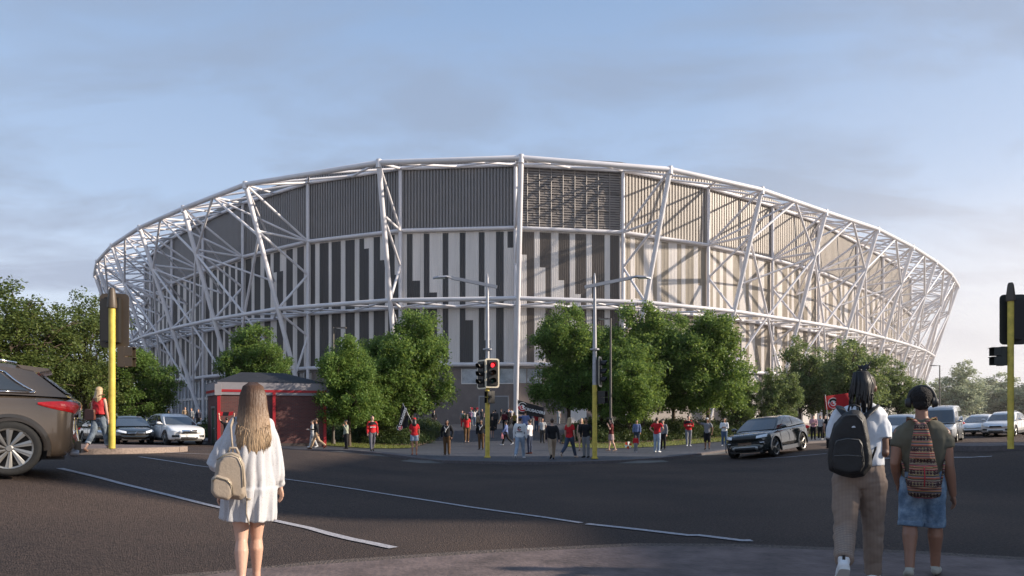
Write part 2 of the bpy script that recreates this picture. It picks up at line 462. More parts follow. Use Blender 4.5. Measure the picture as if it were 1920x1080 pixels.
# painted lines
from mathutils.bvhtree import BVHTree
ROADM = COL.objects['road'].data
BV = BVHTree.FromPolygons([v.co.copy() for v in ROADM.vertices], [tuple(p.vertices) for p in ROADM.polygons])
def road_top(x, y):
    h = BV.ray_cast(Vector((x, y, 20)), Vector((0, 0, -1)))
    return h[0].z if h[0] else road0(x, y)
def dens(px, n=8):
    out = []
    for a, b in zip(px, px[1:]): out += [(lerp(a[0],b[0],i/n), lerp(a[1],b[1],i/n)) for i in range(n)]
    return out+[px[-1]]
def gline(name, px, w):
    strip(name, [(lambda g: (g.x, g.y))(G(a, b)) for a, b in dens(px)], w, .012, M_mark, zf=road_top)
gline('lane_line', [(112,879),(420,956),(738,1031)], .13)
gline('lane_line', [(262,857),(530,899),(1090,983)], .10)
gline('lane_line', [(1100,984),(1250,1001),(1410,1017)], .13)
gline('lane_line', [(1640,861),(1760,859),(1860,857)], .10)
gline('lane_line', [(1420,862),(1500,856),(1550,851)], .09)
gline('lane_line', [(285,848),(400,852),(480,860)], .08)
# lawns and beds inside the corner
def offset_in(d, x0, x1):
    out = []
    x = x0
    while x <= x1+.01:
        out.append((x, kerb_y(x)+d)); x += 1.2
    return out
LAWN_L = [(-24,53.5),(-19.5,49.2),(-15.5,45.8),(-12.8,43.4),(-10.5,41.2),(-8,39.0),(-6.6,38.6),(-5.7,39.4),(-5.6,41.5),(-9,44.5),(-14,49),(-24,58)]
LAWN_R = [(3.0,40.0),(3.8,38.8),(5.6,38.5),(8,40.0),(11,42.2),(15,45.2),(20,49.6),(32,62),(32,67),(18,52.5),(12,47.5),(7,44.6),(3.6,43.0)]
BED_L = [(-24,57.5),(-14,48.7),(-9,44.3),(-5.6,41.4),(-5.3,46),(-5.6,60),(-10,66),(-24,68)]
BED_R = [(3.0,42.5),(7,44.4),(12,47.3),(18,52.3),(32,66.7),(40,76),(26,72),(12,66),(5.0,62),(4.0,52)]
sheet('lawn', LAWN_L, .035, M_lawn, step=1.0)
sheet('lawn', LAWN_R, .035, M_lawn, step=1.0)
sheet('planting_soil', BED_L, .055, M_soil, step=1.5)
sheet('planting_soil', BED_R, .055, M_soil, step=1.5)

# ---------------------------------------------------------------- stadium
ZR, ZT, ZS, ZL, ZG, ZM = 26.45, 28.45, 21.85, 7.6, 1.42, 13.85
RR = [(.86,65.4),(15.6,68.4),(26.8,74.4),(37.2,82.2),(47.2,89.5),(56.9,98.5),(65.7,107.5),(74,116.8),(81.4,126.5),(86.6,138),(90,150.3)]
RL = [(-12.8,66.6),(-27.96,72.7),(-38.3,80.8),(-47.7,88.8),(-56.5,97.9),(-64.4,107.6),(-70.3,116.8),(-75,128),(-78.3,140.2),(-80,152.5)]
WR = [(.34,72.8),(11.7,74.5),(22.3,79.8),(32.2,86.6),(41,93.6)]
WL = [(-11.8,73.9),(-22.7,78.2),(-32.8,85.4),(-41.2,93.3),(-49.4,101.5)]
def inward(pts, i, d=7.8):
    a = Vector(pts[max(i-1,0)]); b = Vector(pts[min(i+1,len(pts)-1)]); t = (b-a).normalized(); return Vector(pts[i])+Vector((-t.y, t.x))*d
ring = list(reversed(RL)) + RR            # left to right
c0 = len(RL)                               # index of the centre node
wall = []
for i in range(len(ring)):
    k = i-c0
    if k >= 0 and k < len(WR): wall.append(Vector(WR[k]))
    elif k < 0 and -k-1 < len(WL): wall.append(Vector(WL[-k-1]))
    else: wall.append(inward(ring, i))
ring = [Vector(p) for p in ring]
N = len(ring)
stad = thing('stadium', 'huge oval stadium with striped cladding behind a white tubular steel lattice', 'stadium', (0,72,ZG))
SO = Vector((0,72,ZG))
def sp(p): return Vector(p)-SO
def R3(i, z=ZR): return Vector((ring[i].x, ring[i].y, z))
def W3(i, z): 
    c = (ring[i]-wall[i]).normalized()*.35
    return Vector((wall[i].x+c.x, wall[i].y+c.y, z))
def C3(i, z):
    t = (ZR-z)/(ZR-ZG); a = R3(i, z); b = W3(i, z); return a.lerp(b, min(t, 1))
def mid(a, b): return (a+b)/2
def stube(name, segs, r, n=8):
    mb = MB()
    for a, b in segs: mb.tube([sp(a), sp(b)], r, n)
    return mb.build(name, M_white, stad, smooth=True, autos=50)
# rings
def ringtube(name, pts, r):
    mb = MB(); mb.tube([sp(p) for p in pts], r, 10); return mb.build(name, M_white, stad, smooth=True, autos=60)
back = []
for i in reversed(range(N)):
    q = ring[i]; back.append(Vector((q.x, 302-q.y)))
bw = [Vector((wall[i].x, 302-wall[i].y)) for i in reversed(range(N))]
allr = [R3(i) for i in range(N)] + [Vector((q.x, q.y, ZR)) for q in back]; allr.append(allr[0])
ringtube('outer_top_ring', allr, .26)
ringtube('inner_top_ring', [W3(i, ZT) for i in range(N)], .20)
ringtube('split_ring', [W3(i, ZS) for i in range(N)], .20)
ringtube('outer_middle_ring', [C3(i, ZM) for i in range(N)], .22)
ringtube('inner_middle_ring', [W3(i, ZM-.15) for i in range(N)], .19)
ringtube('low_ring', [W3(i, ZL) for i in range(N)], .22)
for i in range(N):
    k = i-c0
    mb = MB(); mb.tube([sp(R3(i)), sp(C3(i, ZG-.1))], .25, 12)
    d = (C3(i, ZG)-R3(i)).normalized()
    mb.tube([sp(R3(i)+Vector((0,0,.30))), sp(R3(i)-Vector((0,0,.5)))], .275, 12)
    mb.build('raking_column', M_white, stad, smooth=True, autos=50)
    s = [(R3(i), W3(i, ZT)), (R3(i), W3(i, ZS)), (C3(i, ZS), W3(i, ZS)), (C3(i, ZS), W3(i, 18.1)), (W3(i, 18.1), C3(i, ZM)), (C3(i, ZM), W3(i, ZM-.15)), (C3(i, ZM-.4), W3(i, 11.2)), (W3(i, 11.2), C3(i, 6.8))]
    stube('strut_frame', s, .14)
    stube('wall_post', [(W3(i, ZG), W3(i, ZT))], .20)
for i in range(N-1):
    k = min(abs(i-c0), abs(i+1-c0))
    rm = mid(R3(i), R3(i+1)); wm = lambda z: mid(W3(i, z), W3(i+1, z)); mm = mid(C3(i, ZM), C3(i+1, ZM))
    stube('top_truss', [(W3(i, ZT), rm), (rm, W3(i+1, ZT)), (R3(i), wm(ZT)), (R3(i+1), wm(ZT))], .12)
    stube('middle_truss', [(W3(i, ZM-.15), mm), (mm, W3(i+1, ZM-.15)), (C3(i, ZM), wm(ZM-.15)), (C3(i+1, ZM), wm(ZM-.15))], .11)
    if i-c0 >= 2 or i+1-c0 <= -2:
        a, b = C3(i, ZS-.5), C3(i+1, ZS-.5)
        stube('diagonal_brace', [(rm, a), (rm, b)], .145)
        stube('diagonal_brace', [(a, mm), (b, mm)], .145)
        stube('diagonal_brace', [(mm, C3(i, 5.2)), (mm, C3(i+1, 5.2))], .135)
        far = i+1 if i >= c0 else i; near = i if i >= c0 else i+1
        stube('inner_brace', [(R3(near), wm(ZS)), (rm, W3(near, ZS))], .12)
        stube('inner_brace', [(wm(18.1), a), (wm(18.1), b)], .12)

# cladding -------------------------------------------------------
# black stripe intervals (in 20ths of a bay) with optional jogs: (u0,u1,z0,z1) in bay units / height fraction (0 bottom .. 1 split)
BAYS = {}
def jog(u, w, z, w2, z2=0.0):           # wide above, continues shifted below
    return [(u, u+w, z, 1.0), (u+w2, u+w2+w, z2, z)]
BAYS[-1] = [(.06,.095,.50,1),(.06,.145,0,.50)][0:0] + [(.065,.135,.0,.98),(.135,.205,.0,.52),(.29,.37,0,.98),(.37,.445,.0,.41),(.53,.60,0,.98),(.60,.68,0,.20),(.77,.83,.0,.30),(.72,.80,.30,.98),(.93,.985,.86,.98),(.86,.93,0,.12)]
BAYS[-1] = [(.05,.10,.0,.98),(.10,.16,0,.50),(.20,.27,.0,.98),(.27,.33,0,.42),(.36,.42,.18,.98),(.36,.47,0,.18),(.52,.58,.0,.98),(.58,.64,0,.30),(.68,.745,.12,.98),(.68,.80,0,.12),(.84,.90,.0,.98),(.94,.985,.84,.98)]
BAYS[-1] = [(.05,.10,.63,.98),(.05,.16,0,.63),(.205,.255,.54,.98),(.205,.31,0,.54),(.36,.415,.0,.98),(.52,.57,.33,.98),(.52,.63,0,.33),(.68,.735,.18,.98),(.68,.79,0,.18),(.84,.895,.0,.98),(.94,.985,.86,.98)]
BAYS[0] = [(.05,.168,.81,.98),(.11,.168,0,.81),(.224,.336,.72,.98),(.28,.336,0,.72),(.395,.504,.63,.98),(.45,.504,0,.63),(.56,.672,.53,.98),(.614,.672,0,.53),(.726,.837,0,.98),(.89,.99,0,.98)]
BAYS[-2] = [(0,.05,0,.98),(.10,.20,0,.98),(.25,.35,0,.98),(.40,.50,0,.98),(.555,.607,.90,.98),(.555,.66,0,.90),(.71,.77,.80,.98),(.71,.82,0,.80),(.87,.93,.68,.98),(.87,.98,0,.68)]
def bay_stripes(k):
    if k in BAYS: return BAYS[k]
    r = random.Random(k*13+5); out = []; m = 20; u = .0
    u = 1 if k > 0 else 0
    while u < m-1:
        w = 2 if k < 0 else r.choice([1,2,2])
        g = 1 if k < 0 else r.choice([1,1,2])
        j = r.random()
        if j < .55:
            z = r.uniform(.2,.85)
            out.append((u/m, (u+w)/m, z, .98)); s = r.choice([0,1]) 
            out.append(((u+s)/m, (u+s+w)/m, 0, z)); u += s
        else: out.append((u/m, (u+w)/m, 0, .98))
        u += w+g
    return out
def bay_frame(i):
    a, b = wall[i], wall[i+1]; t = (b-a); L = t.length; t = t/L; n = Vector((t.y, -t.x))
    return a, t, n, L
def bp(fr, u, out, z):
    a, t, n, L = fr; q = a+t*u+n*out; return Vector((q.x, q.y, z))-SO
M_grazecl = mat('charcoal_cladding_grazed', (.105,.085,.072), .45, var=.1, vs=.5); M_sunlitcl = mat('charcoal_cladding_sunlit', (.34,.285,.22), .45, var=.1, vs=.5)  # charcoal stripes again, grazing and full sunlight painted in as lighter tones
def corrugated(i, k):
    fr = bay_frame(i); L = fr[3]; nr = int(L/.2); per = L/nr
    st = bay_stripes(k); z0, z1 = ZL, ZS
    mb = MB()
    for j in range(nr):
        u0 = j*per; um = (u0+per/2)/L
        iv = sorted([(a[2], a[3]) for a in st if a[0] <= um < a[1]])
        cuts = []; z = 0.0
        for lo, hi in iv:
            if lo > z: cuts.append((z, lo, 0))
            cuts.append((max(lo, z), hi, 1)); z = max(z, hi)
        if z < 1: cuts.append((z, 1.0, 0))
        prof = [(0,0),(.28,.0),(.40,.05),(.88,.05),(1,0)]
        for lo, hi, c in cuts:
            za, zb = lerp(z0, z1, lo), lerp(z0, z1, hi)
            for (p, h), (q, g) in zip(prof, prof[1:]):
                mb.face([bp(fr, u0+p*per, h, za), bp(fr, u0+q*per, g, za), bp(fr, u0+q*per, g, zb), bp(fr, u0+p*per, h, zb)], c)
    mb.build('striped_cladding', [M_whitecl, M_blackcl if k < 0 else M_grazecl if k == 0 else M_sunlitcl], stad)
def fins(i, k):
    fr = bay_frame(i); L = fr[3]; z0, z1 = ZS, ZT+.9
    mb = MB()
    if k == 0:                                   # louvred bay: horizontal slats in a light frame
        mb.face([bp(fr, 0, -.25, z0), bp(fr, L, -.25, z0), bp(fr, L, -.25, z1), bp(fr, 0, -.25, z1)], 1)
        r = random.Random(3); nc = 9; w = L/nc
        z = z0+.15
        while z < z1-.1:
            for c in range(nc):
                for h in range(2):
                    o = .05+r.uniform(-.03,.03); dz_ = r.uniform(-.012,.012)
                    a = c*w+h*w/2; b = a+w/2-.004
                    mb.face([bp(fr, a, o+.04, z), bp(fr, b, o+.04, z+dz_), bp(fr, b, o-.02, z+.20), bp(fr, a, o-.02, z+.20)], 0)
            z += .26
        for c in range(nc+1):
            mb.tube([bp(fr, c*w, .12, z0), bp(fr, c*w, .12, z1)], .045, 4, 2)
        for q in (.28,.55,.78): mb.tube([bp(fr, 0, .02, lerp(z0,z1,q)), bp(fr, L, .02, lerp(z0,z1,q))], .06, 4, 1)
        mb.build('louvred_panel', [mat('louvre_brown', (.235,.205,.185), .5, var=.1, vs=.8), M_recess, mat('frame_grey', (.30,.27,.25), .5, var=0)], stad); return
    nr = int(L/(.42 if k > 0 else .33)); per = L/nr
    prof = [(0,0,0),(.30,0,0),(.34,.14,0),(.86,.14,0),(.90,0,0)]
    for j in range(nr):
        u0 = j*per
        mb.face([bp(fr, u0, 0, z0), bp(fr, u0+per*.35, 0, z0), bp(fr, u0+per*.35, 0, z1), bp(fr, u0, 0, z1)], 1)
        for (p, h), (q, g) in zip([(.35,0),(.40,.15),(.95,.15),(1.0,0)], [(.40,.15),(.95,.15),(1.0,0)]):
            mb.face([bp(fr, u0+p*per, h, z0), bp(fr, u0+q*per, g, z0), bp(fr, u0+q*per, g, z1), bp(fr, u0+p*per, h, z1)], 0)
    z = z0+.6
    while z < z1:                                # fine horizontal rails between the fins
        mb.box(bp(fr, L/2, .08, z), (L, .03, .03), math.atan2(fr[1].y, fr[1].x), 1); z += .75
    mb.build('finned_panel', [M_sunfin if k > 0 else mat('shaded_fin_metal', (.215,.205,.205), .5, var=.08, vs=.6), M_recess if k > 0 else mat('soft_recess', (.175,.165,.165), .6, var=.05)], stad)  # left bays use a darker copy of the fin metal, shade painted in
def fbox(mb, fr, u0, u1, o0, o1, z0, z1, mi=0):
    mb.box(bp(fr, (u0+u1)/2, (o0+o1)/2, (z0+z1)/2), (u1-u0, o1-o0, z1-z0), math.atan2(fr[1].y, fr[1].x), mi)
for i in range(N-1):
    k = i-c0; fr = bay_frame(i); L = fr[3]
    corrugated(i, k); fins(i, k)
    mb = MB(); fbox(mb, fr, 0, L, -.5, -.02, ZT+.9, ZT+1.05); mb.build('parapet', M_recess, stad)
    mb = MB()
    if -8 <= k <= -3:                            # glazed foyer
        fbox(mb, fr, 0, L, -.6, -.3, ZG-.5, ZL-.3)
        mb.build('foyer_wall', M_glassl if k != -3 else M_glass, stad)
        m2 = MB(); u = 0
        while u < L: fbox(m2, fr, u, u+.12, -.3, -.1, ZG, ZL); u += L/9
        fbox(m2, fr, 0, L, -.3, -.12, 4.6, 4.9); m2.build('mullion', M_galv, stad)
    else:
        fbox(mb, fr, 0, L, -.5, -.15, ZG-.5, ZL-.35)
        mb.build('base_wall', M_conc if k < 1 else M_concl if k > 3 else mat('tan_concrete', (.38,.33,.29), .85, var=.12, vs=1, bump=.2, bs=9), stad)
    mb = MB(); fbox(mb, fr, 0, L, -.5, -.08, ZL-.42, ZL-.12); mb.build('base_beam', M_shutter, stad)
# plinth windows, shutter doors and piers on the front
fr = bay_frame(c0-1)
for u0, u1 in ((6.5,8.6),(8.75,10.2),(10.35,12.0)):
    mb = MB(); fbox(mb, fr, u0, u1, -.16, -.10, 5.65, 7.15); mb.build('clerestory_window', M_glassl, stad)
    mb = MB()
    for a, b, c, d in ((u0-.05,u1+.05,5.55,5.66),(u0-.06,u0+.03,5.66,7.18),(u1-.03,u1+.06,5.66,7.18)): fbox(mb, fr, a, b, -.12, -.06, c, d)
    mb.build('window_frame', M_whitecl, stad)
mb = MB(); fbox(mb, fr, 8.4, 11.4, -.14, -.09, ZG, 4.2); o = mb.build('shutter_door', M_shutter, stad)
mb = MB(); 
for a, b, c, d in ((8.3,8.4,ZG,4.3),(11.4,11.5,ZG,4.3),(8.3,11.5,4.2,4.32)): fbox(mb, fr, a, b, -.14, -.05, c, d)
mb.build('door_frame', M_galv, stad)
fr = bay_frame(c0)
for u0, u1 in ((.3,1.2),(1.3,2.9)):
    mb = MB(); fbox(mb, fr, u0, u1, -.16, -.10, 5.65, 7.15); mb.build('clerestory_window', M_glassl, stad)
mb = MB()
z = ZG
while z < 4.3: fbox(mb, fr, 3.2, 5.4, -.15, -.06, z, z+.13); z += .2
mb.build('louvred_door', M_shutter, stad)
mb = MB(); fbox(mb, fr, 5.9, 7.7, -.15, -.02, ZG, 3.9); mb.build('white_pier', M_whitecl, stad)
for k in (2,3,4,5):
    fr = bay_frame(c0+k); L = fr[3]
    for u in (L*.2, L*.62):
        mb = MB(); fbox(mb, fr, u, u+1.6, -.15, .5, ZG, ZL-.4); mb.build('concrete_pier', M_concl, stad)
# roof and plain far side
mb = MB(); ctr = Vector((6, 151, 38)); outl = [Vector((w.x, w.y, ZT+1.0)) for w in wall] + [Vector((w.x, w.y, ZT+1.0)) for w in bw]
inn = [p.lerp(Vector((6, 151, ZT+1)), .25)+Vector((0,0,1.2)) for p in outl]
n = len(outl)
for i in range(n):
    j = (i+1) % n
    mb.face([sp(outl[i]), sp(outl[j]), sp(inn[j]), sp(inn[i])])
mb.build('roof', M_whitecl, stad)
mb = MB()
for i in range(N-1, n):
    j = (i+1) % n; a, b = outl[i], outl[j]
    mb.face([sp((a.x,a.y,ZG-.5)), sp((b.x,b.y,ZG-.5)), sp(b), sp(a)])
mb.build('rear_wall', M_blackcl, stad)

# ---------------------------------------------------------------- brick building
def brick_house():
    A = P(410, 815, 38.5); A.z = 0
    d1 = Vector((.94, .34, 0)).normalized(); d2 = Vector((-.55, .83, 0)).normalized()
    z0 = gz(A.x, A.y)-.1; o = Vector((A.x, A.y, z0))
    t = thing('brick_building', 'low red brick building with red trim and dark hipped roof by the pavement', 'building', o)
    W1, W2, Hh = 5.7, 3.2, 3.1
    mbk = brick_mat('red_brick', (.10,.032,.030), (.14,.042,.036), (.10,.075,.07), 1., .23, .075, .012)
    red = mat('red_trim', (.34,.012,.018), .5, var=.06); grey = mat('grey_render', (.25,.235,.25), .8, var=.1, vs=2)
    def wallface(a, d, L, n):
        me = bpy.data.meshes.new('wall'); b = a+d*L
        me.from_pydata([a, b, b+V(0,0,Hh), a+V(0,0,Hh)], [], [(0,1,2,3)])
        uv = me.uv_layers.new()
        for li, c in enumerate([(0,0),(L,0),(L,Hh),(0,Hh)]): uv.data[li].uv = c
        return link('wall', me, mbk, t)
    O = V(0,0,0)
    wallface(O, d1, W1, 0); wallface(O+d2*W2, -d2, W2, 0)
    wallface(O+d1*W1, d2, W2, 0); wallface(O+d1*W1+d2*W2, -d1, W1, 0)
    def band(name, z, h, out, m):
        mb = MB(); o2 = out
        cs = [O-d1*o2-d2*o2, O+d1*(W1+o2)-d2*o2, O+d1*(W1+o2)+d2*(W2+o2), O-d1*o2+d2*(W2+o2)]
        for a, b in zip(cs, cs[1:]+cs[:1]):
            mid_ = (a+b)/2; mb.box(mid_+V(0,0,z+h/2), ((b-a).length+.06, .08, h), math.atan2((b-a).y, (b-a).x))
        mb.build(name, m, t)
    band('base_course', 0, .2, .04, mat('brown_base', (.06,.045,.04), .8))
    band('lower_fascia', Hh-.16, .16, .03, grey); band('red_band', Hh, .14, .05, red); band('upper_fascia', Hh+.14, .42, .04, grey)
    for f in (.0, 2.9/W1, 1.0):
        mb = MB(); mb.box(O+d1*W1*f-d2*.05+V(0,0,Hh/2), (.16,.16,Hh), .35); mb.build('red_pilaster', red, t)
    mb = MB(); mb.box(O-d1*.03-d2*.03+V(0,0,Hh+.12), (.34,.34,.62), .35); mb.build('corner_cap', grey, t)
    mb = MB(); e = O-d1*.35-d2*.35; cs = [O-d1*.1-d2*.1, O+d1*(W1+.1)-d2*.1, O+d1*(W1+.1)+d2*(W2+.1), O-d1*.1+d2*(W2+.1)]
    cs = [c+V(0,0,Hh+.56) for c in cs]; r1 = O+d1*1.5+d2*W2/2+V(0,0,Hh+1.22); r2 = O+d1*(W1-1.8)+d2*W2/2+V(0,0,Hh+1.22)
    mb.face([cs[0],cs[1],r2,r1]); mb.face([cs[1],cs[2],r2]); mb.face([cs[2],cs[3],r1,r2]); mb.face([cs[3],cs[0],r1])
    mb.build('roof', M_dark, t)
    # door on the left flank
    n = -d1*.03; a = O+d2*1.1
    mb = MB(); mb.box(a+n+V(0,0,1.05), (1.0,.06,2.1), math.atan2(d2.y, d2.x)); dr = mb.build('door', mat('dark_green_door', (.02,.05,.03), .5), t)
    mb = MB(); mb.box(a-d2*.56+n*2+V(0,0,1.1), (.12,.08,2.2), math.atan2(d2.y, d2.x)); mb.box(a+d2*.56+n*2+V(0,0,1.1), (.12,.08,2.2), math.atan2(d2.y, d2.x)); mb.box(a+n*2+V(0,0,2.26), (1.24,.08,.12), math.atan2(d2.y, d2.x))
    mb.build('frame', M_shutter, dr)
    mb = MB(); mb.ell(a-d2*.36+n*3+V(0,0,1.05), (.04,.04,.04)); mb.build('handle', M_galv, dr)
brick_house()

# off-frame office buildings on the right-hand corner (they shade the crossing)
def office(name, label, x0, x1, y0, y1, h):
    t = thing(name, label, 'building', ((x0+x1)/2, (y0+y1)/2, -.1), group='office blocks across the street')
    mb = MB(); mb.box((0,0,h/2), (x1-x0, y1-y0, h)); mb.build('wall', mat('office_render', (.45,.42,.39), .8, var=.1, vs=.5), t)
    mb = MB(); mb.box((0,0,h+.15), (x1-x0+.4, y1-y0+.4, .3)); mb.build('roof', M_dark, t)
    z = 1.2
    while z < h-2:
        y = -(y1-y0)/2+1
        while y < (y1-y0)/2-1.8:
            mb = MB(); mb.box((-(x1-x0)/2-.02, y+.9, z+.9), (.06, 1.8, 1.7)); mb.build('window', M_glass, t); y += 3
        z += 3.4
office('office_building', 'tallest narrow office block on the right corner', 29, 45, 7.6, 12.6, 22)
office('office_building', 'mid height office block beyond the tallest one', 29, 45, 12.8, 27.0, 15.5)
office('office_building', 'lowest office block nearest the camera', 29, 45, -14, 7.4, 12.4)

# ---------------------------------------------------------------- trees
M_leafA = leaf_mat('leaf_green', (.06,.12,.03), (.18,.28,.065), .45)
M_leafB = leaf_mat('leaf_dark', (.045,.078,.022), (.15,.19,.05), .38)
M_leafC = leaf_mat('leaf_olive', (.08,.13,.045), (.21,.28,.10), .4)
M_leafD = leaf_mat('leaf_hazed', (.24,.29,.19), (.40,.44,.30), .4)  # far leaves paled, distance haze painted into the colour
M_shrub = leaf_mat('leaf_shrub', (.025,.050,.016), (.085,.120,.035), .3)
def leaves_mesh(centres, per, rad, size, seed, squash=.7):
    r = random.Random(seed); v = []; f = []
    for c in centres:
        cr = rad*r.uniform(.7, 1.35)
        for _ in range(int(per*r.uniform(.7, 1.3))):
            d = Vector((r.gauss(0,1), r.gauss(0,1), r.gauss(0,1))).normalized()*cr*r.random()**.45
            d.z *= squash
            p = Vector(c)+d
            a = Vector((r.gauss(0,1), r.gauss(0,1), r.gauss(0,.5)-.25)).normalized()
            b = a.cross(Vector((r.gauss(0,.6), r.gauss(0,.6), 1))).normalized()
            l = size*r.uniform(.6, 1.4); w = l*.42; n = len(v); k = a.cross(b)*l*.12
            v += [tuple(p), tuple(p+a*l*.5+b*w+k), tuple(p+a*l), tuple(p+a*l*.5-b*w+k)]
            f.append((n, n+1, n+2, n+3))
    return v, f
def tree_proto(seed, nclump=150, per=110, leaf=.028, style=0):
    """unit tree: height 1, crown width about 1 (x,y), returns (crown mesh, trunk mesh)"""
    r = random.Random(seed); cen = []
    lobes = []
    nl = 7+style*2
    for _ in range(nl):
        a = r.uniform(0, 2*PI); q = r.uniform(.12,.30); z = r.uniform(.36,.80)
        w = 1-abs((z-.5)/.5)**2*.75
        lobes.append((Vector((math.cos(a)*q*w, math.sin(a)*q*w, z)), r.uniform(.15,.23)))
    lobes.append((Vector((r.uniform(-.05,.05), r.uniform(-.05,.05), .84)), .16)); lobes.append((V(0,0,.58), .24))
    lobes.append((Vector((.10,-.16,.37)), .18)); lobes.append((Vector((-.19,.06,.36)), .19)); lobes.append((Vector((.18,.14,.38)), .18)); lobes.append((Vector((-.08,-.2,.42)), .18))
    tw = sum(l[1]**2 for l in lobes)
    for c, R_ in lobes:
        for _ in range(max(3, int(nclump*R_*R_/tw))):
            d = Vector((r.gauss(0,1), r.gauss(0,1), r.gauss(0,1))).normalized()*R_*r.uniform(.55, 1.05)
            d.z *= .85
            cen.append(c+d)
    v, f = leaves_mesh(cen, per, .074, leaf, seed+1)
    crown = bpy.data.meshes.new('crown'); crown.from_pydata(v, [], f)
    mb = MB()
    top = V(r.uniform(-.03,.03), r.uniform(-.03,.03), .72)
    mb.tube([(0,0,-.03),(0,0,.03),(r.uniform(-.01,.01),0,.2),(r.uniform(-.02,.02),0,.45),top], [.028,.022,.018,.013,.004], 9)
    for c, R_ in lobes:
        z0 = r.uniform(.18,.40) if c.z < .7 else .45
        st = V(0,0,min(z0, c.z-.05)); m_ = st.lerp(c, .5)+Vector((0,0,-.02))
        mb.tube([st, m_, c], [.010,.007,.003], 6)
        for _ in range(5):
            d = Vector((r.gauss(0,1), r.gauss(0,1), r.gauss(0,.7))).normalized()*R_*.9
            mb.tube([m_.lerp(c, r.uniform(.2,.9)), c+d*.6, c+d], [.004,.0025,.0015], 4)
    trunk = mb.mesh('trunk'); trunk.polygons.foreach_set('use_smooth', [True]*len(trunk.polygons)); trunk.materials.append(M_bark)
    return crown, trunk
PROTO = {}
def get_proto(seed, m, **kw):
    key = (seed, m.name)
    if key not in PROTO:
        c, t = tree_proto(seed, **kw); c.materials.append(m); PROTO[key] = (c, t)
    return PROTO[key]
def tree(px, d, top, w, proto, label, group='trees around the stadium', name='tree', depth=None, rot=None):
    x = (px-960)/F*d; z = gz(x, d); H = EYE+(HY-top)/F*d-z; Wd = w/F*d
    t = thing(name, label, 'tree', (x, d, z-.05), random.uniform(0, 6) if rot is None else rot, group)
    t.scale = (Wd*1.16, Wd*1.16, H*1.04)
    for nm, me in zip(('crown', 'trunk'), proto):
        o = bpy.data.objects.new(nm, me); COL.objects.link(o); o.parent = t
A1 = get_proto(1, M_leafA, nclump=380, per=120, leaf=.0195); A2 = get_proto(2, M_leafA, nclump=380, per=120, leaf=.0195)
A3 = get_proto(3, M_leafA, nclump=360, per=120, leaf=.0195)
B1 = get_proto(4, M_leafB, nclump=270, per=95, leaf=.0175, style=1); B2 = get_proto(5, M_leafB, nclump=270, per=95, leaf=.0175, style=1)
C1 = get_proto(6, M_leafC, nclump=230, per=90, leaf=.024, style=1); C2 = get_proto(7, M_leafC, nclump=230, per=90, leaf=.024, style=1)
D1 = get_proto(8, M_leafD, nclump=200, per=80, leaf=.026, style=1)
LT = 'leafy trees beyond the left street'
tree(30, 44, 527, 250, B1, 'tall dark tree at the left edge above the brown car', LT)
tree(160, 50, 553, 190, B2, 'tall brownish green tree behind the left signal pole', LT)
tree(95, 56, 650, 230, B1, 'dark tree standing between the two tall left trees', LT)
tree(-60, 48, 560, 200, B2, 'dark tree cut by the left edge of the photo', LT)
tree(205, 62, 668, 140, B1, 'low dark tree behind the woman in the red top', LT)
tree(262, 52, 648, 135, A3, 'bright green tree left of the lattice above the white car', LT)
tree(482, 53, 607, 158, A2, 'bright green tree rising behind the brick building')
tree(655, 40.9, 632, 142, A1, 'dark green tree overlapping the right end of the brick building', rot=1.0)
tree(712, 49, 626, 150, A3, 'smaller tree between two larger ones left of the path')
tree(702, 46, 668, 150, A3, 'low spreading tree filling the gap in the cluster left of the path')
tree(772, 48, 578, 176, A2, 'large round tree just left of the paved path', rot=2.0)
tree(1066, 50, 574, 150, A1, 'full green tree just right of the paved path')
tree(1128, 53, 612, 140, A3, 'lower tree behind the grey lamp post right of the path')
tree(1180, 47, 640, 150, A3, 'low spreading tree in front of the tallest tree right of the path')
tree(1205, 50, 563, 180, A2, 'tallest tree right of the path with a rounded top', rot=4.0)
tree(1262, 55, 590, 150, A1, 'tree tucked between the two tallest trees right of the path')
tree(1328, 50, 578, 178, A3, 'broad tree behind the man in the red and black jersey')
tree(1380, 56, 700, 90, A2, 'low tree at the right end of the planted bed')
tree(1458, 56, 686, 92, C1, 'small olive tree behind the dark off roader')
tree(1500, 63, 634, 120, C2, 'slender olive tree right of the lattice column')
tree(1592, 60, 628, 142, C1, 'olive tree behind the man in the white tee')
tree(1545, 66, 655, 120, C2, 'olive tree half hidden between two others behind the red flag')
tree(1684, 62, 678, 100, C2, 'olive tree between the two men walking away')
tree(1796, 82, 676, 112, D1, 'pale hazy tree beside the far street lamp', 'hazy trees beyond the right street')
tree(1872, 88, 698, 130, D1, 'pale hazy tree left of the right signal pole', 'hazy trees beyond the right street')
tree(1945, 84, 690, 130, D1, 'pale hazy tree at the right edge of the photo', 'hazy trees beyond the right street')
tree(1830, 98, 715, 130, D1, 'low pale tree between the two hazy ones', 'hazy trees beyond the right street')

# far woods on the horizon (uncountable)
def far_woods():
    r = random.Random(5); cen = []
    for _ in range(1500):
        x = r.uniform(-420, 420); y = 330+r.uniform(-30, 60)
        cen.append((x, y, r.uniform(0, 9)))
    v, f = leaves_mesh(cen, 16, 5.5, 2.2, 9)
    me = bpy.data.meshes.new('woods'); me.from_pydata(v, [], f)
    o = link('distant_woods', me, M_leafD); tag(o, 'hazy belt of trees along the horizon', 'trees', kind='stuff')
far_woods()
